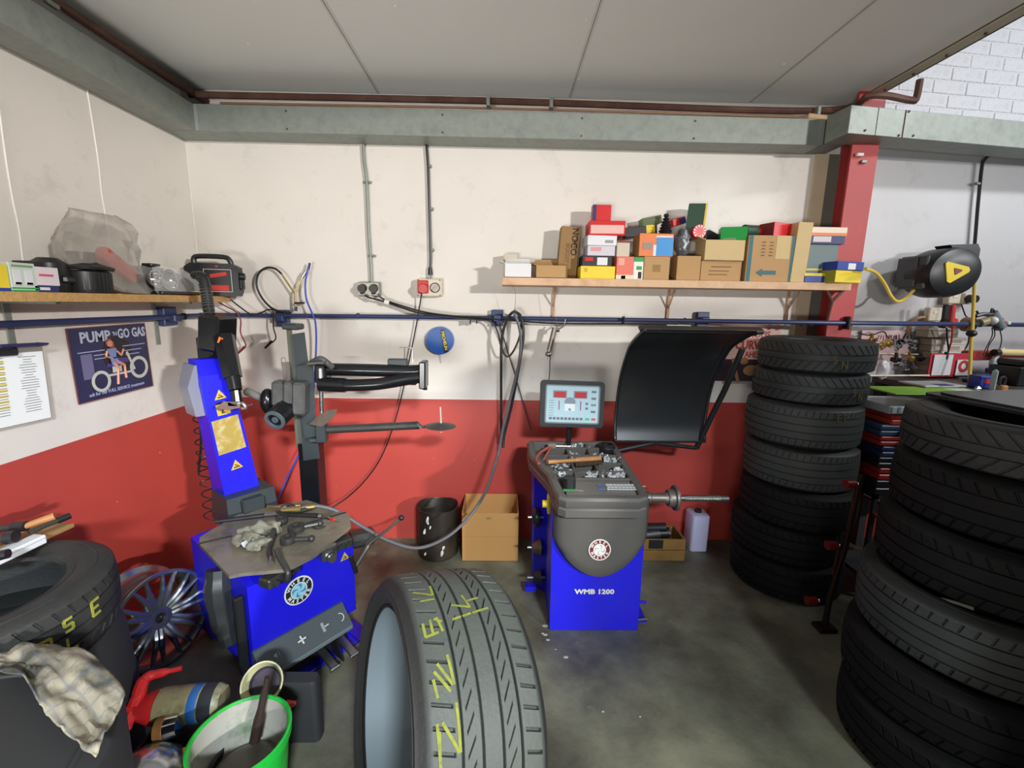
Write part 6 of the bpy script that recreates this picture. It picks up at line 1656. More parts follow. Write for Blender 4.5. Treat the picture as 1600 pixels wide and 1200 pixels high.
for i, (xa, ya, xb, yb_, r, lab) in enumerate(((-20, 828, 40, 822, .012, 'dark round bar behind the file on the board'), (45, 832, 108, 806, .008, 'thin steel bar with a black rubber grip on the board'), (-20, 846, 24, 838, .014, 'short black tool handle at the left photo edge on the board'), (-25, 874, 12, 865, .010, 'purple black pen like tool on the white box'))):
    q0, q1 = aZ(xa, ya, FZ + .045), aZ(xb, yb_, FZ + .055)
    t = thing('hand_tool', lab, 'tool', (q0 + q1) / 2)
    b = MB(); b.cyl(q0, q1, r, r * .8, 10); obj('shaft', b, M_IRON if i != 3 else mat('dark_blue_plastic', (0, 0, 0)), t)
    b = MB(); b.cyl(q1 - (q1 - q0) * .3, q1 + (q1 - q0) * .02, r * 1.5, r * 1.4, 12); obj('grip', b, M_BLKP, t)

# ---- second drum, close at the left, with the checked rag over it
dc = Vector((-1.10, -2.22, 0)); DH = .72; DR = .36
t = thing('plastic_drum', 'near black drum at the bottom left corner with the checked rag over its edge', 'drum', (dc.x, dc.y, 0))
b = MB(T((dc.x, dc.y, .001))); b.lathe([(0, 0), (DR - .03, 0), (DR - .01, .02), (DR - .005, .3), (DR, DH - .03), (DR - .01, DH - .004), (DR - .03, DH), (0, DH)], 56); obj('drum_body', b, mat('soft_black_plastic', (0, 0, 0)), t)
b = MB(T((dc.x, dc.y, DH))); b.lathe([(.30, .0), (.303, .006), (.309, .006), (.312, 0)], 56); obj('lid_ring', b, mat('soft_black_plastic', (0, 0, 0)), t)
# rag: draped grid following lid and side
random.seed(9)
cols_, rows_ = 46, 34
top = [(-5, 1000), (30, 992), (75, 990), (110, 1010), (150, 1040), (185, 1075), (198, 1100)]
bot = [(-5, 1062), (40, 1072), (60, 1110), (85, 1140), (105, 1160), (130, 1182), (152, 1200)]
def lerp_path(P, s):
    s *= len(P) - 1; i = min(int(s), len(P) - 2); f = s - i; return (P[i][0] + (P[i + 1][0] - P[i][0]) * f, P[i][1] + (P[i + 1][1] - P[i][1]) * f)
def surf(px, py):
    p = aZ(px, py, DH + .012)
    d = Vector((p.x - dc.x, p.y - dc.y))
    if d.length <= DR - .01: return p
    u = d.normalized(); over = d.length - (DR - .01)
    return Vector((dc.x + u.x * (DR - .01 + over), dc.y + u.y * (DR - .01 + over), DH + .012 - over * .7))
b = MB(); G_ = []
for i in range(cols_):
    s = i / (cols_ - 1); A_ = lerp_path(top, s); B__ = lerp_path(bot, s); row = []
    for j in range(rows_):
        f = j / (rows_ - 1); px = A_[0] + (B__[0] - A_[0]) * f; py = A_[1] + (B__[1] - A_[1]) * f
        edge = 4 * noise.noise(Vector((s * 9, f * 2, 3.0)))
        p = surf(px + edge, py + edge)
        n1 = noise.noise(Vector((s * 7 + 1, f * 2.2, 0))); n2 = noise.noise(Vector((s * 16, f * 9 + 5, 2)))
        ridge = 1 - abs(noise.noise(Vector((s * 5 + f * 3, f * 3, 8)))) * 2.2
        n0 = noise.noise(Vector((s * 3.2 + 1, f * 1.6, 4)))
        h = .022 + .03 * n0 + .012 * n1 + .003 * n2 + .010 * max(0, ridge) ** 2
        dirn = (EYE - p).normalized() * .4 + Vector((0, 0, .8))
        row.append(b.v(p + dirn * max(.002, h)))
    G_.append(row)
for i in range(cols_ - 1):
    for j in range(rows_ - 1): b.f([G_[i][j], G_[i + 1][j], G_[i + 1][j + 1], G_[i][j + 1]])


def cloth_material():
    m = bpy.data.materials.new('checked_cloth'); m.use_nodes = True; nt = m.node_tree; N = nt.nodes; L = nt.links; p = N['Principled BSDF']
    tc = N.new('ShaderNodeTexCoord'); 
    def wave(rot, sc):
        mp = N.new('ShaderNodeMapping'); mp.inputs['Rotation'].default_value = (0, 0, rot); L.new(tc.outputs['Object'], mp.inputs[0])
        w_ = N.new('ShaderNodeTexWave'); w_.inputs['Scale'].default_value = sc; w_.inputs['Distortion'].default_value = 2.2; w_.inputs['Detail'].default_value = 1; L.new(mp.outputs[0], w_.inputs[0])
        r = N.new('ShaderNodeMath'); r.operation = 'GREATER_THAN'; r.inputs[1].default_value = .97; L.new(w_.outputs['Fac'], r.inputs[0]); return r
    a, c = wave(.6, 7), wave(2.1, 7)
    mx = N.new('ShaderNodeMath'); mx.operation = 'MAXIMUM'; L.new(a.outputs[0], mx.inputs[0]); L.new(c.outputs[0], mx.inputs[1])
    ml = N.new('ShaderNodeMath'); ml.operation = 'MULTIPLY'; ml.inputs[1].default_value = .38; L.new(mx.outputs[0], ml.inputs[0])
    nz = N.new('ShaderNodeTexNoise'); nz.inputs['Scale'].default_value = 9; nz.inputs['Detail'].default_value = 8; L.new(tc.outputs['Object'], nz.inputs[0])
    rp = N.new('ShaderNodeValToRGB'); e = rp.color_ramp.elements; e[0].position = .42; e[0].color = srgb(78, 78, 70); e[1].position = .55; e[1].color = srgb(168, 160, 140)
    L.new(nz.outputs['Fac'], rp.inputs[0])
    m2 = N.new('ShaderNodeMix'); m2.data_type = 'RGBA'; m2.inputs[7].default_value = srgb(96, 104, 130); L.new(ml.outputs[0], m2.inputs[0]); L.new(rp.outputs[0], m2.inputs[6])
    L.new(m2.outputs[2], p.inputs['Base Color']); p.inputs['Roughness'].default_value = .9
    return m


rg = obj('checked_rag', b, cloth_material(), label='crumpled cream checked rag draped over the near black drum', cat='rag', angle=80)
so = rg.modifiers.new('thick', 'SOLIDIFY'); so.thickness = .003

# ---- low black crate holding bottles; spray bottle, cap, dome, tubs, bucket
t = thing('black_crate', 'low black crate on the floor holding the spray bottle and caps', 'crate', (-.98, -1.78, 0))
CX0, CX1, CY0, CY1, CHh = -1.13, -.86, -1.84, -1.50, .20
for a_, c_, nm in (((CX0, CY0, .002), (CX1, CY1, .19), 'crate_body'),):
    b = MB(); b.span(a_, c_, bev=.01); obj(nm, b, M_BLKP, t)
b = MB()
for x in (CX0, CX1 - .01): b.span((x, CY0, .19), (x + .01, CY1, .215))
for y in (CY0, CY1 - .01): b.span((CX0 + .01, y, .19), (CX1 - .01, y + .01, .215))
obj('raised_rim', b, M_BLKP, t)
SB = .2
M_SPR = mat('spray_red', (206, 44, 48), .32)
def S(px, py, z=.27): return aZ(px, py, z)
t = thing('spray_bottle', 'pressure spray bottle with red trigger head lying on the black crate', 'spray bottle', S(260, 1110))
q0, q1 = S(236, 1106), S(352, 1094)
d = (q1 - q0).normalized(); Mq = T(q0) @ d.to_track_quat('Z', 'Y').to_matrix().to_4x4(); Lb = (q1 - q0).length
b = MB(Mq); b.lathe([(0, .02), (.045, .02), (.056, .03), (.057, Lb * .55), (.055, Lb * .9), (.045, Lb * .98), (0, Lb)], 28); bo = obj('bottle', b, mat('grimy_translucent_plastic', (150, 146, 112), .4, 0, .4, 20, dirt=(60, 62, 60), dirt_amt=.8, dscale=14), t)
b = MB(Mq); b.lathe([(.0575, Lb * .58), (.058, Lb * .6), (.0578, Lb * .68), (.057, Lb * .7)], 28); obj('blue_band', b, mat('band_blue', (40, 100, 170), .4), bo)
b = MB(Mq); b.lathe([(.0575, Lb * .72), (.0578, Lb * .74), (.056, Lb * .9)], 28); obj('dark_label', b, mat('band_dark', (40, 44, 48), .3), bo)
b = MB(Mq); b.lathe([(0, -.035), (.034, -.035), (.036, -.03), (.048, -.0), (.052, .02), (.052, .034), (0, .034)], 26); obj('screw_collar', b, M_SPR, t)
b = MB(); b.tube([S(210, 1105, .29), S(216, 1088, .31), S(222, 1068, .34), S(230, 1058, .35), S(250, 1052, .35), S(284, 1044, .35)], [.022, .02, .019, .016, .014, .008], 10, smooth=5)
b.tube([S(232, 1106, .28), S(216, 1106, .28), S(200, 1108, .28)], .021, 10, smooth=2); obj('pump_handle', b, M_SPR, t)
b = MB(); b.cyl(S(204, 1108, .28), S(188, 1104, .28), .010, seg=10); b.cyl(S(188, 1104, .28), S(174, 1108, .28), .014, .024, 14); obj('nozzle', b, M_SPR, t)
b = MB(); b.tube([S(206, 1114, .275), S(200, 1132, .26), S(194, 1150, .25)], [.016, .014, .008], 8); obj('trigger', b, M_SPR, t)
# brown capped jar with chrome lid, lying
q0, q1 = S(248, 1142, .25), S(282, 1132, .26)
t = thing('capped_jar', 'short jar with a scratched brown base and chrome cap below the spray bottle', 'jar', (q0 + q1) / 2)
d = (q1 - q0).normalized(); b = MB(); b.cyl(q0, q0.lerp(q1, .4), .038, seg=24); obj('brown_base', b, mat('scratched_brown', (140, 100, 54), .5, 0, .4, 30), t)
b = MB(); b.cyl(q0.lerp(q1, .4), q1, .036, .034, 24); obj('chrome_cap', b, M_CHROME, t)
# polished hub cap dome
q = S(222, 1205, .245)
t = thing('hub_cap', 'polished metal hub cap dome at the bottom edge of the photo', 'hub cap', (q.x, q.y, .2))
b = MB(T((q.x, q.y, .206))); b.lathe([(0, .075), (.04, .07), (.08, .05), (.105, .02), (.112, .0), (.108, -.004)], 40); obj('dome', b, mat('satin_dome', (190, 194, 200), .2, .9, .04), t)
b = MB(T((q.x, q.y, .206))); b.lathe([(.112, 0), (.118, .004), (.118, .0), (.112, -.004)], 40); obj('rolled_edge', b, M_CHROME, t)
b = MB(); q = S(285, 1180, .23); b.cyl((q.x, q.y, .2065), (q.x, q.y, .235), .022, seg=16); obj('orange_cap', b, mat('ochre_cap', (190, 130, 30), .4), label='ochre plastic cap between the hub cap and the green bucket', cat='cap')
# green bucket
gc = (-.765, -1.715)
bz = .33
t = thing('green_bucket', 'green plastic bucket with dried white residue and a stick in it', 'bucket', (gc[0], gc[1], 0))
M_GB = mat('green_bucket_plastic', (30, 178, 58), .4, 0, .15, 10, dirt=(20, 70, 34), dirt_amt=.6, dscale=10)
b = MB(T((gc[0], gc[1], 0.001))); b.lathe([(0, 0), (.092, 0), (.10, .01), (.128, bz - .03), (.136, bz - .028), (.138, bz), (.132, bz + .002), (.126, bz - .004)], 44); obj('bucket_wall', b, M_GB, t)
b = MB(T((gc[0], gc[1], 0.001))); b.lathe([(.1255, bz - .004), (.115, bz - .10), (.108, bz - .15), (0, bz - .15)], 44); obj('residue_lining', b, mat('white_residue', (170, 168, 158), .7, 0, .3, 8, dirt=(30, 110, 46), dirt_amt=.95, dscale=9), t)
b = MB(T((gc[0], gc[1], bz - .147))); b.lathe([(0, .02), (.08, .02), (.10, .01), (.106, .0)], 36); obj('dirty_contents', b, mat('grey_sludge', (104, 98, 88), .5, 0, .3, 14), t)
b = MB(); q0, q1 = aZ(398, 1158, bz - .1), aZ(418, 1058, bz + .10); b.tube([q0, q0.lerp(q1, .5), q1], [.017, .012, .009], 8, smooth=3); obj('stirring_stick', b, mat('dark_brown_wood', (52, 38, 34), .5), label='dark brown stick standing in the green bucket', cat='stick')
# cream tub lying, black slab container, red cap
q = aZ(402, 1078, .30)
t = thing('cream_tub', 'cream plastic tub with dark dregs tilted behind the green bucket', 'tub', (q.x, q.y, .0))
cw_ = Vector((.15, -.75, .65)).normalized(); Mt = T((q.x, q.y + .03, .295)) @ cw_.to_track_quat('Z', 'Y').to_matrix().to_4x4()
b = MB(Mt); b.lathe([(0, -.10), (.05, -.10), (.066, 0), (.068, .004), (.063, .004), (.058, -.01), (.046, -.05), (0, -.05)], 32); obj('tub_body', b, mat('cream_plastic', (208, 204, 160), .4), t)
b = MB(Mt); b.lathe([(0, -.045), (.044, -.045), (.05, -.03)], 28); obj('dark_dregs', b, mat('dark_dregs', (70, 62, 74), .3, 0, .6, 24), t)
b = MB(); b.span((q.x - .06, q.y + .03, 0.001), (q.x + .03, q.y + .13, .2), bev=.01); obj('black_block', b, M_BLKP, label='black block behind the green bucket propping the cream tub', cat='container')
a0, a1 = aZ(437, 1058, .25), aZ(492, 1062, .25)
t = thing('black_container', 'flat black plastic container standing right of the green bucket', 'container', ((a0.x + a1.x) / 2 + .0, a0.y - .03, 0))
b = MB(T(((a0.x + a1.x) / 2 - .02, a0.y - .0, 0))); rr0 = rrect(.19, .06, .02); b.loft([[(x, y, .001) for x, y in rr0], [(x, y, .235) for x, y in rr0], [(x * .93, y * .8, .25) for x, y in rr0]]); obj('can_body', b, mat('soft_black_plastic', (0, 0, 0)), t, angle=50)
b = MB(); b.cyl((a0.x - .0, a0.y, .25), (a0.x - .0, a0.y, .268), .018, seg=14); obj('cap', b, M_BLKP, t)
q = aZ(456, 1108, .22); b = MB(); b.cyl((q.x - .015, q.y, .236), (q.x + .014, q.y + .004, .24), .016, .006, 14); obj('red_nozzle', b, M_SPR, label='small red nozzle tip beside the green bucket rim', cat='nozzle')
# white splashes on the floor
b = MB()
for px, py, s in ((852, 978, .016), (852, 992, .012), (856, 1000, .01), (848, 990, .008), (884, 1027, .012), (942, 1112, .006), (1000, 1120, .005), (868, 1015, .005)):
    q = aZ(px, py, .0); b.ball((q.x, q.y, .0012), 1, (s, s * .7, .0012), 10, 6)
obj('dried_splashes', b, mat('pale_splash', (176, 182, 170), .6), kind='stuff', label='small pale dried splashes on the concrete floor by the balancer', cat='stain')
# ================================================================== right bay
def RP(px, py, off=.06):
    """point seen at a pixel, off metres in front of the right bay's wall"""
    n = Vector((sin(ROT), -cos(ROT), 0)); o = RW @ Vector((0, 0, 0)) + n * off
    d = _ray(px, py); s = (o - EYE).dot(n) / d.dot(n); return EYE + d * s


WALLN = Vector((sin(ROT), -cos(ROT), 0)); WX = Vector((cos(ROT), sin(ROT), 0))
def RF(px, py, off=.01): return T(RP(px, py, off)) @ Rz(ROT) @ BACK


# conduit, hose reel, sockets
b = MB(); b.tube([RP(1545, 243, .03), RP(1538, 250, .02), RP(1534, 262, .015), RP(1528, 320, .015), RP(1521, 400, .015), RP(1512, 452, .015)], .009, 8)
cd_ = obj('black_conduit', b, M_BLKP, label='black conduit running down the right bay wall beside the hose reel', cat='conduit')
b = MB(); b.box(RP(1527, 287, .012), (.03, .02, .016), Rz(ROT), bev=.003); obj('saddle_clip', b, M_GALV, cd_)
b = MB(RF(1420, 425, .001)); b.box((0, 0, .06), (.035, .17, .12), bev=.005)
t = thing('hose_reel', 'black hose reel with a yellow triangle on the right bay wall', 'hose reel', RP(1460, 430, .2))
obj('wall_bracket', b, M_BLKP, t)
b = MB(); b.box(RP(1416, 426, .15), (.012, .12, .17), Rz(ROT), bev=.004); b.box(RP(1427, 426, .18), (.02, .16, .19), Rz(ROT), bev=.006); obj('hinge_plate', b, mat('reel_plate', (60, 64, 66), .35), t)
Fr = RF(1469, 427, .2)
a_, c_ = RP(1428, 430, .2), RP(1512, 430, .2); rw_ = (c_ - a_).length / 2
b = MB(Fr); rr_ = []
for z, k in ((-.09, .55), (-.085, .92), (-.05, 1.0), (.05, 1.0), (.085, .92), (.10, .7), (.105, .35)):
    rr_.append([(rw_ * k * cos(2 * pi * i / 40), rw_ * .78 * k * sin(2 * pi * i / 40) + .012 * k * cos(2 * pi * i / 40), z) for i in range(40)])
b.loft(rr_); obj('drum_casing', b, M_BLKP, t, angle=30)
b = MB(Fr); b.prism([(-.02, rw_ * .86), (rw_ * .9, rw_ * .92), (rw_ * 1.02, rw_ * .75), (rw_ * 1.02, .0), (rw_ * .9, -.05), (.1, .05)], .09, z0=-.045); obj('hose_outlet', b, M_BLKP, t)
tri = [(-.105, .045), (-.095, .056), (.05, .03), (.062, .012), (.055, .0), (-.055, -.062), (-.075, -.055)]
b = MB(Fr); b.prism(tri, .006, z0=.103); obj('yellow_triangle', b, C_YEL, t)
b = MB(Fr); b.prism([(x * .32 - .012, y * .32 + .004) for x, y in tri], .004, z0=.108); obj('brown_triangle', b, mat('brown_print', (120, 62, 38), .5), t)
M_YH = mat('yellow_hose', (226, 196, 84), .35)
b = MB(); b.tube([RP(1352, 420, .3), RP(1368, 426, .25), RP(1382, 443, .2), RP(1392, 462, .2), RP(1402, 471, .2), RP(1415, 466, .2), RP(1426, 455, .2), RP(1438, 444, .16)], .009, 8); obj('yellow_hose', b, M_YH, label='yellow hose sagging from the blue and yellow carton to the hose reel', cat='hose')
b = MB(); b.tube([RP(1512, 414, .2), RP(1521, 430, .2), RP(1522, 455, .2), RP(1520, 500, .22), RP(1517, 545, .26), RP(1515, 590, .3), RP(1513, 612, .32), RP(1480, 616, .4)], .009, 8)
yh = obj('yellow_hose', b, M_YH, label='yellow hose hanging straight down from the reel to the workbench', cat='hose')
b = MB(); b.ball(RP(1518, 521, .25), .026, (1, 1, .8)); obj('hose_stop', b, M_BLKP, yh)
for F, w_, h_, lab, pl in ((RF(1483, 466), .09, .07, 'cream plastic switch box on the wall below the hose reel', 0), (RF(1506, 467), .075, .07, 'small wall socket with a round black plug below the hose reel', 1), (RF(1457, 491), .13, .085, 'cream blank socket box just above the blue pipe', 0)):
    t = thing('socket_box', lab, 'socket', F.translation)
    b = MB(F); b.box((0, 0, .015), (w_, h_, .04), bev=.005); obj('box', b, mat('aged_cream_plastic', (0, 0, 0)), t)
    b = MB(F); b.box((-.02 if w_ > .1 else 0, .012, .036), (.03, .02, .004), bev=.001); obj('rocker', b, M_WHITEP if not pl else M_GALV, t)
    if pl:
        b = MB(F); b.cyl((-.01, 0, .03), (-.01, -.002, .08), .028, .024, 16); obj('plug', b, M_BLKP, t)
b = MB(); b.tube([RP(1502, 475, .07), RP(1508, 492, .07), RP(1512, 500, .09), RP(1513, 535, .05), RP(1500, 555, .05), RP(1494, 570, .06)], .004, 6); obj('thin_power_cable', b, M_BLK, label='thin dark cable from the round plug down past the blue pipe', cat='cable')
# clamps and tools on the pipe
def pipe_off(): return .15
t = thing('jump_leads', 'black and red jump lead clamps gripping the blue pipe in the right bay', 'jump leads', RP(1480, 500, .2))
for px, m, nm in ((1477, M_BLKP, 'black_clamp'), (1487, mat('clamp_red', (206, 60, 56), .4), 'red_clamp')):
    b = MB(); b.box(RP(px, 492, .2), (.026, .03, .12), Rz(ROT) @ Ry(-.08), bev=.006); b.box(RP(px - (3 if px < 1480 else -2), 505, .2), (.034, .03, .06), Rz(ROT) @ Ry(.3), bev=.006); obj(nm, b, m, t)
b = MB(); b.tube([RP(1479, 512, .2), RP(1480, 530, .18), RP(1482, 548, .16), RP(1477, 560, .16)], .005, 6); b.box(RP(1478, 556, .16), (.02, .02, .05), bev=.005); obj('black_lead', b, M_BLK, t)
b = MB(); b.tube([RP(1488, 512, .2), RP(1487, 530, .18), RP(1482, 548, .16), RP(1478, 556, .16)], .005, 6); obj('red_lead', b, mat('clamp_red', (0, 0, 0)), t)
t = thing('tape_roll', 'brown tape roll hung on the blue pipe behind the yellow hose', 'tape', RP(1513, 505, .2))
b = MB(RF(1513, 507, .12)); b.lathe([(.03, -.02), (.045, -.02), (.045, .02), (.03, .02)], 24, closed=True); obj('roll', b, mat('brown_tape', (150, 112, 84), .4), t)
t = thing('air_tool', 'khaki and black air tool hooked on the blue pipe right of the yellow hose', 'air tool', RP(1540, 500, .2))
b = MB(); b.cyl(RP(1530, 505, .2), RP(1548, 500, .2), .026, seg=14); obj('khaki_body', b, mat('khaki_tool', (146, 136, 104), .4), t)
b = MB(); b.tube([RP(1524, 494, .2), RP(1536, 491, .2), RP(1550, 492, .2)], .013, 8); b.cyl(RP(1526, 486, .2), RP(1530, 494, .2), .006, seg=8); obj('black_grip', b, M_BLKP, t)
t = thing('angle_grinder', 'grey and black power grinder hooked on the pipe at the right edge', 'power tool', RP(1558, 498, .2))
b = MB(); b.cyl(RP(1552, 488, .2), RP(1563, 512, .2), .022, .03, 14); obj('grey_body', b, mat('tool_grey', (122, 134, 140), .35), t)
b = MB(); b.cyl(RP(1563, 506, .2), RP(1558, 514, .2), .026, seg=12); obj('black_guard', b, M_BLKP, t)
b = MB(); b.tube([RP(1549, 490, .2), RP(1550, 483, .2), RP(1554, 488, .2)], .007, 6); obj('black_head', b, M_BLKP, t)
b = MB(); b.ball(RP(1552, 501, .22), .024, (1, 1, 1)); obj('white_ball', b, M_WHITEP, t)
t = thing('red_white_fitting', 'small red and white plastic fitting sitting on the blue pipe, right edge', 'fitting', RP(1571, 504, .2))
b = MB(); b.box(RP(1569, 504, .2), (.02, .02, .02), Rz(.5), bev=.004); b.cyl(RP(1568, 503, .2), RP(1567, 497, .2), .004, seg=6); obj('red_part', b, M_SPR, t); b = MB(); b.box(RP(1575, 505, .2), (.025, .02, .02), bev=.004); obj('white_part', b, M_WHITEP, t)
for pts, lab in (([(1550, 512), (1550, 525), (1540, 545), (1536, 556)], 'left'), ([(1553, 512), (1554, 525), (1545, 540), (1541, 556)], 'middle'), ([(1562, 514), (1565, 530), (1562, 545), (1557, 554)], 'right')):
    b = MB(); b.tube([RP(x, y, .19) for x, y in pts], .003, 5); obj('thin_lead', b, M_BLK, label=lab + ' of the three thin leads dangling under the grinder on the pipe', cat='cable')
# posters
p0, p1 = aY(1150, 505, -.004), aY(1210, 597, -.004)
t = thing('wall_poster', 'pink tin poster lettered Dangerous Curves Ahead, half hidden by the wheel guard', 'poster', ((p0.x + p1.x) / 2, -.004, p1.z))
F = T(((p0.x + p1.x) / 2 - .1, -.004, (p0.z + p1.z) / 2)) @ BACK; pw, ph = (p1.x - p0.x) + .2, p0.z - p1.z
b = MB(F); b.box((0, 0, 0), (pw, ph, .004)); obj('sheet', b, mat('poster_pink', (226, 184, 172), .5, 0, .1, 5), t)
b = MB(F); b.text('DANGEROUS', ph * .16, T((.02, ph * .31, .003)), .0005, .03, sx=.9); b.text('CURVES', ph * .2, T((.07, ph * .13, .003)), .0005, .04, sx=.8); b.text('AHEAD', ph * .14, T((.1, -ph * .03, .003)), .0005, .03, sx=.8); obj('red_lettering', b, mat('poster_red', (176, 62, 56), .5), t)
b = MB(F); b.box((.05, -ph * .3, .003), (pw * .8, ph * .38, .0012)); obj('dark_picture', b, mat('poster_dark', (52, 34, 46), .5, 0, .7, 16), t)
b = MB(F); b.ball((.03, -ph * .14, .003), .03, (1, .8, .05)); b.ball((.08, -ph * .3, .004), .05, (1, .7, .04)); b.box((-.02, -ph * .3, .004), (.02, .16, .001), Rz(.3)); obj('gold_picture', b, mat('poster_gold', (150, 112, 70), .5, 0, .4, 20), t)
b = MB(); b.box(((p0.x + p1.x) / 2, -.012, p1.z - .006), (p1.x - p0.x + .1, .02, .012)); obj('picture_ledge', b, mat('grey_ledge', (150, 146, 140), .6), t)
F = RF(1384, 530, .008)
t = thing('wall_poster', 'pale pink sign with dark red marks behind the fittings rack in the right bay', 'poster', F.translation)
b = MB(F); b.box((0, -.05, 0), (.36, .22, .004)); obj('sheet', b, mat('poster_pale', (228, 196, 198), .5, 0, .08, 6), t)
b = MB(F)
random.seed(4)
for k in range(9): b.box((-.06 + k * .019, .012 + random.uniform(-.004, .004), .003), (.007, .03, .001), Rz(random.uniform(-.3, .3)))
obj('dark_strokes', b, mat('poster_mark', (120, 60, 66), .5), t)
# fittings rack: rails of brass and chrome valves
t = thing('wire_rack', 'two thin wire rails on the wall carrying brass and chrome fittings', 'rack', RP(1400, 560, .05))
b = MB(); b.tube([RP(1345, 552, .05), RP(1455, 554, .05)], .004, 6, smooth=0); b.tube([RP(1345, 587, .2), RP(1452, 586.5, .2)], .005, 6, smooth=0); obj('rails', b, mat('cream_rail', (230, 220, 200), .4), t)
b = MB(); b.tube([RP(1340, 520, .1), RP(1360, 524, .08), RP(1380, 518, .08), RP(1388, 528, .08), RP(1400, 533, .08), RP(1410, 532, .08)], .004, 6); obj('thin_power_cable', b, M_BLK, label='thin cable looping over the small fittings behind the column stack', cat='cable')
FG = 'metal fittings hanging on the wire rack'
M_BR2 = mat('bright_brass', (206, 178, 112), .25, .9); M_CH2 = mat('bluish_chrome', (190, 200, 208), .15, 1)
fit = [(1362, 532, 0, .045), (1377, 540, 0, .04), (1389, 538, 0, .04), (1402, 541, 1, .038), (1410, 533, 2, .045), (1424, 534, 1, .05), (1426, 544, 1, .035),
       (1400, 562, 2, .045), (1412, 570, 1, .032), (1423, 560, 0, .042), (1429, 574, 1, .035), (1438, 560, 2, .04), (1416, 578, 1, .03)]
fl = ['leftmost brass valve beside the top tyre', 'small brass fitting second in the upper row', 'brass fitting third in the upper row', 'chrome fitting in the middle of the upper row', 'round black knob in the upper row of fittings',
      'large bluish chrome fitting ending the upper row', 'small chrome fitting under the upper row end', 'round black knob in the lower row of fittings', 'small chrome fitting in the lower row left', 'bright brass hook in the lower row',
      'small chrome fitting in the lower row centre', 'black bent fitting at the right of the lower row', 'lowest small chrome fitting of the lower row']
for (px, py, k, s), lab in zip(fit, fl):
    p = RP(px, py, .09); m = (M_BR2, M_CH2, M_BLKP)[k]
    t = thing('metal_fitting', lab, 'fitting', p, FG)
    b = MB(T(p) @ Rz(random.uniform(-.8, .8)) @ Rx(pi / 2 + random.uniform(-.4, .4)))
    b.lathe([(0, -s * .6), (s * .3, -s * .6), (s * .34, -s * .2), (s * .5, -.15 * s), (s * .5, s * .15), (s * .3, s * .2), (s * .28, s * .6), (0, s * .6)], 12); obj('body', b, m, t)
    b = MB(T(p)); b.cyl((0, 0, 0), (random.uniform(-.5, .5) * s, 0, s), s * .22, seg=10); obj('stem', b, m, t)
b = MB(T(RP(1380, 577, .1))); b.ball((0, 0, 0), .05, (.8, .5, 1.3), 20, 14)
for v in b.bm.verts: v.co += Vector((1, 1, 1)) * noise.noise(v.co * 30) * .014
obj('clear_bag', b, mat('white_film', (220, 222, 224), .2, 0, .1, alpha=.8), label='small whitish plastic bag hanging behind the column tyre stack', cat='bag')
t = thing('tape_roll', 'pale brown tape roll on a hook left of the small parts boxes', 'tape', RP(1437, 515, .04))
b = MB(RF(1437, 515, .02)); b.lathe([(.075, -.012), (.088, -.012), (.088, .012), (.075, .012)], 32, closed=True); obj('roll', b, mat('pale_brown_tape', (176, 140, 112), .4), t)
b = MB(); b.cyl(RP(1437, 499, .0), RP(1437, 499, .05), .004, seg=6); obj('hook', b, M_GALV, t)
# small parts boxes stacked
random.seed(21)
SG = 'small parts boxes stacked on the bench in the right bay'
M_SB = [mat('parts_box_%d' % i, c, .7, 0, .1, 12) for i, c in enumerate(((160, 152, 136), (176, 166, 150), (206, 196, 188), (214, 204, 200)))]
BT = 1.17       # bench top height
def stack(px0, px1, py_top, py_bot, n, off, mats, side):
    a, c = RP(px0, py_bot, off), RP(px1, py_bot, off); w_ = (c - a).length; zb_, zt_ = a.z, RP((px0 + px1) / 2, py_top, off).z; h = (zt_ - zb_) / n
    for i in range(n):
        o = (a + c) / 2 + WX * random.uniform(-.006, .006)
        F = T((o.x, o.y, zb_ + i * h)) @ Rz(ROT + random.uniform(-.04, .04))
        nm = 'box %s in the %s stack of small parts boxes' % (['at the bottom', 'second from the bottom', 'third from the bottom', 'fourth from the bottom', 'fifth from the bottom', 'sixth from the bottom', 'seventh from the bottom', 'eighth from the bottom'][i], side)
        t = thing('parts_box', nm, 'box', F.translation, SG)
        b = MB(F); b.span((-w_ / 2, 0, .0005), (w_ / 2, .08, h - .001), bev=.002); obj('body', b, mats[i % len(mats)], t)
        b = MB(F); b.span((-w_ * .2, -.001, h * .25), (w_ * .25, 0, h * .75)); obj('label', b, M_SB[3] if mats[0] is not M_SB[2] else M_SB[0], t)
stack(1447, 1466, 508, 590, 8, .1, M_SB[:2], 'left grey')
stack(1466, 1498, 528, 590, 6, .12, M_SB[2:], 'right pale')
stack(1450, 1498, 506, 527, 2, .125, M_SB[:2], 'upper')
# red beam bracket with yellow tube
b = MB(); b.box((RP(1508, 554, .14) + RP(1640, 556, .14)) / 2 - Vector((0, 0, .0)), ((RP(1640, 556, .14) - RP(1508, 554, .14)).length, .05, .06), Rz(ROT), bev=.004)
rb_ = obj('red_beam', b, mat('dull_red_steel', (160, 54, 56), .5, 0, .15), label='dull red steel channel with a yellow tube resting along it, right edge', cat='beam')
b = MB(); b.cyl(RP(1560, 550, .2), RP(1640, 552, .2), .02, seg=16); ty_ = obj('cream_tube', b, mat('cream_tube', (236, 214, 150), .4), rb_)
b = MB(); b.cyl(RP(1553, 551, .2), RP(1560, 551, .2), .022, seg=14); obj('tube_cap', b, M_BLKP, ty_)
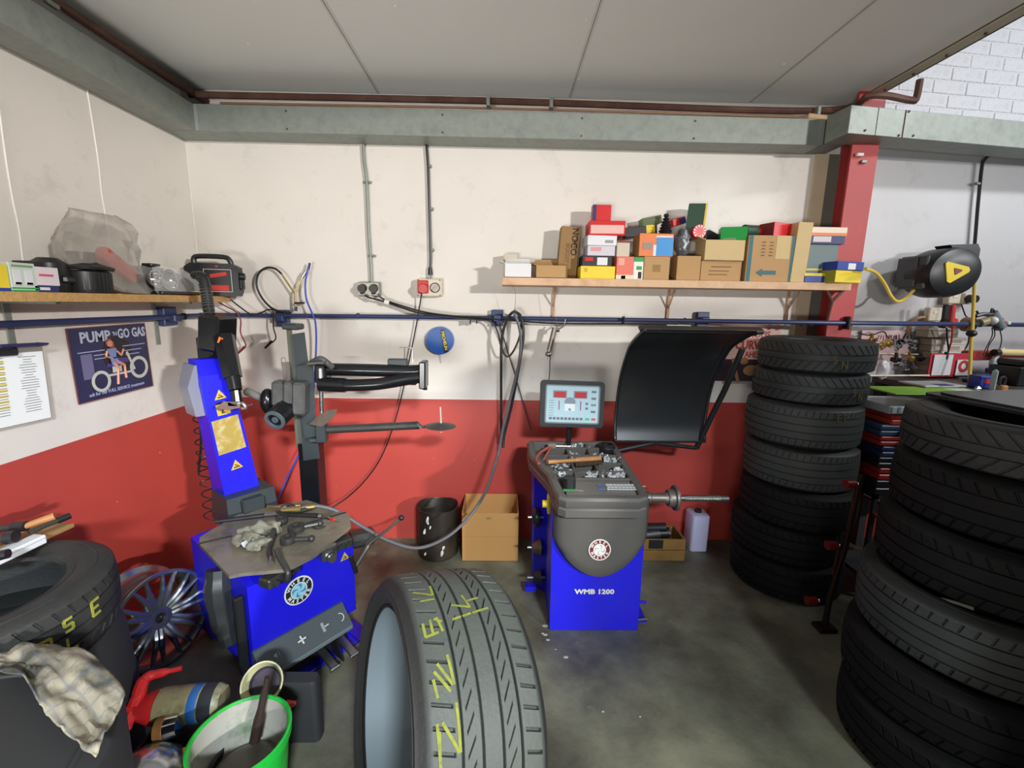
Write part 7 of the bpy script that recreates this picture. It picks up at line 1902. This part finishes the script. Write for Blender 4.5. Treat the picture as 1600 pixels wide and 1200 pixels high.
# workbench
t = thing('workbench', 'dark topped workbench along the right bay wall behind the tyre stacks', 'workbench', RP(1500, 620, .3))
WB = T((2.0, -.05, 0)) @ Rz(ROT)
b = MB(WB); b.span((.40, -.50, BT - .04), (2.2, -.01, BT), bev=.004); obj('worktop', b, mat('dark_worktop', (70, 58, 52), .5, 0, .3, 7), t)
for x in (.43, 1.25, 2.14):
    for y in (-.47, -.06):
        b = MB(WB); b.span((x, y, .001), (x + .05, y + .05, BT - .04)); obj('leg', b, mat('bench_steel', (60, 64, 70), .5, .3), t)
b = MB(WB); b.span((.43, -.46, .35), (2.19, -.02, .37)); obj('lower_shelf', b, mat('bench_steel', (0, 0, 0)), t)
def BZ(px, py, dz=.0): return aZ(px, py, BT + dz)
def blk(name, label, cat, px, py, size, m, rot=0., extra=None, bev=.006, dz=0.):
    q = BZ(px, py, dz)
    q.y = min(q.y, -.10)
    t = thing(name, label, cat, (q.x, q.y, BT + dz)); F = T((q.x, q.y, BT + dz + .001)) @ Rz(rot)
    b = MB(F); b.span((-size[0] / 2, -size[1] / 2, 0), (size[0] / 2, size[1] / 2, size[2]), bev=bev); obj('body', b, m, t)
    if extra: extra(F, t)
    return t, F
def ex_frame(F, t):
    b = MB(F); b.box((-.075, -.006, .077), (.135, .004, .13)); b.box((.085, -.006, .06), (.11, .004, .10)); obj('white_prints', b, C_WHITE, t)
    b = MB(F); b.lathe([(.02, 0), (.038, 0), (.038, .002), (.02, .002)], 20, T((.08, -.0085, .07)) @ Rx(pi / 2)); obj('red_ring', b, INKR, t)
p = RP(1480, 605, .16)
t = thing('red_display_card', 'red edged display card with two white pictures on the bench', 'card', (p.x, p.y, BT + .01))
F = T((p.x, p.y, BT + .012)) @ Rz(ROT); b = MB(F); b.span((-.16, 0, 0), (.15, .008, .15), bev=.002); obj('backing', b, mat('card_cranberry', (190, 50, 70), .5), t); ex_frame(F, t)
def cap_ex(F, t):
    b = MB(F); b.ball((0, 0, .03), .06, (1.1, .9, .5)); obj('crown', b, mat('navy_cloth', (44, 44, 60), .8), t)
blk('green_mat', 'bright green cutting mat near the end of the bench', 'mat', 1432, 612, (.42, .22, .008), mat('lime_mat', (130, 180, 50), .6))
blk('magazine', 'open printed magazine with navy lettering on the green mat', 'magazine', 1455, 602, (.26, .16, .012), mat('print_grey_page', (168, 166, 170), .5, 0, .3, 20), .1, dz=.01, extra=lambda F, t: (obj('navy_print', MB(F).span((-.04, -.081, .0125), (.05, -.03, .0135)), C_NAVY, t)))
blk('paper_sheet', 'pale green paper sheet beside the magazine on the bench', 'paper', 1492, 610, (.18, .14, .006), mat('pale_green_sheet', (206, 222, 196), .6), .05)
blk('cloth_cap', 'dark navy cloth cap lying on the bench behind the yellow hose', 'cap', 1534, 598, (.15, .12, .02), mat('navy_cloth', (44, 44, 60), .8), .2, extra=cap_ex)
blk('blue_tin', 'blue tin with red and white print on the bench under the cap', 'tin', 1531, 606, (.09, .07, .07), mat('tin_blue', (40, 60, 150), .35), extra=lambda F, t: obj('red_print', MB(F).span((-.02, -.037, .03), (.02, -.035, .055)), INKR, t))
blk('silver_handle', 'pale grey curved plastic handle standing on the bench', 'handle', 1549, 612, (.025, .03, .12), mat('pale_grey_plastic', (160, 176, 178), .35), -.2, bev=.011)
blk('black_case', 'black plastic equipment case on the bench at the right photo edge', 'case', 1592, 600, (.26, .16, .11), M_BLKP, .1, extra=lambda F, t: (obj('case_top', MB(F).span((-.1, -.07, .11), (.13, .07, .15), bev=.01), M_BLKP, t), obj('grey_latch', MB(F).span((-.01, -.083, .05), (.02, -.08, .08)), M_GALV, t)))
blk('blue_tray', 'pale blue plastic tray on the bench in front of the black case', 'tray', 1590, 622, (.22, .1, .03), mat('pale_blue_plastic', (150, 190, 206), .4), .05, extra=lambda F, t: obj('tray_rim', MB(F).span((-.112, -.052, .027), (.112, -.048, .034)), mat('pale_blue_plastic', (0, 0, 0)), t))
blk('wooden_clamp', 'small wooden and black clamp on the bench left of the black case', 'clamp', 1563, 612, (.05, .04, .035), mat('beech', (0, 0, 0)), .3, extra=lambda F, t: obj('clamp_bow', MB(F).tube([(-.02, 0, .035), (-.02, 0, .075), (.02, 0, .075), (.02, 0, .035)], .006, 6, smooth=3), M_IRON, t))
blk('white_box', 'white cardboard box at the back of the bench, right edge', 'box', 1560, 590, (.2, .1, .09), C_WHITE, .05, extra=lambda F, t: obj('lid_line', MB(F).span((-.1, -.052, .06), (.1, -.05, .063)), C_BEIGE, t))
blk('bottle_blue', 'clear bottle with a blue label standing behind the red card', 'bottle', 1497, 585, (.05, .05, .09), mat('pale_bottle', (226, 230, 238), .2), bev=.02, extra=lambda F, t: (obj('blue_label', MB(F).cyl((0, 0, .03), (0, 0, .07), .0265, seg=18), C_BLU, t), obj('spout', MB(F).tube([(0, 0, .09), (.01, 0, .14), (.05, 0, .2)], [.018, .014, .008], 8), mat('pale_bottle', (0, 0, 0)), t)))
blk('chrome_socket', 'chrome socket piece on the bench at the foot of the yellow hose', 'socket', 1527, 612, (.04, .03, .03), M_CHROME, .5, bev=.012)
# stack of tool cases beside the column stack
t_base = thing('steel_trolley', 'low dark steel trolley carrying the coloured cases behind the column stack', 'trolley', aY(1400, 760, -.55))
TX0, TX1 = 2.01, 2.30; TY0, TY1 = -.62, -.36
for z_ in (.59, .12):
    b = MB(); b.span((TX0, TY0, z_), (TX1, TY1, z_ + .02)); obj('tray', b, mat('bench_steel', (0, 0, 0)), t_base)
for x in (TX0, TX1 - .02):
    for y in (TY0, TY1 - .02):
        b = MB(); b.span((x, y, .001), (x + .02, y + .02, .61)); obj('leg', b, mat('bench_steel', (0, 0, 0)), t_base)
b = MB(); b.tube([(TX0 - .0, TY0 - .01, .50), (TX1, TY0 - .01, .46)], .012, 8, smooth=0); obj('red_handle', b, M_JR, t_base)
casespec = [(.085, mat('case_dark', (40, 40, 46), .4), 'black tool case'), (.07, mat('case_red', (176, 50, 50), .4), 'red tool case'), (.06, mat('case_dark', (0, 0, 0)), 'black tool case'), (.06, mat('case_blue', (44, 62, 104), .4), 'navy blue tool case'), (.055, mat('case_red', (0, 0, 0)), 'red tool case'),
            (.06, mat('case_steel_blue', (60, 84, 120), .4), 'steel blue tool case'), (.06, mat('case_orange', (206, 76, 56), .4), 'orange red organiser case')]
z = .611
pos = ['at the bottom of the case stack', 'second from the bottom of the case stack', 'third from the bottom of the case stack', 'in the middle of the case stack', 'third from the top of the case stack', 'second from the top of the coloured cases', 'directly under the clear organiser']
for (h, m, nm), ps in zip(casespec, pos):
    dx = random.uniform(-.03, .03)
    t = thing('tool_case', nm + ' ' + ps, 'tool case', ((TX0 + TX1) / 2 + dx, (TY0 + TY1) / 2, z), 'tool cases stacked on the trolley')
    b = MB(); b.span((TX0 + dx, TY0, z), (TX1 + dx, TY1, z + h * .48), bev=.006); b.span((TX0 + dx, TY0, z + h * .52), (TX1 + dx, TY1, z + h - .001), bev=.006); obj('shells', b, m, t)
    b = MB(); b.box(((TX0 + TX1) / 2 + dx, TY0 - .008, z + h / 2), (.1, .016, .014), bev=.004); obj('handle', b, M_BLKP, t)
    z += h
t = thing('clear_organiser', 'pale clear lidded organiser box topping the stack of tool cases', 'organiser', ((TX0 + TX1) / 2 + .02, (TY0 + TY1) / 2, z))
b = MB(); b.span((TX0 - .01, TY0 - .01, z + .001), (TX1 + .03, TY1, z + .045), bev=.005); obj('clear_box', b, mat('clear_pale_plastic', (200, 212, 220), .25, 0, .1, 12), t)
for k in range(8):
    b = MB(); b.box((TX0 + .01 + k * .042, TY0 - .014, z + .024), (.026, .01, .036), bev=.003); obj('latch', b, mat('clear_pale_plastic', (0, 0, 0)), t)
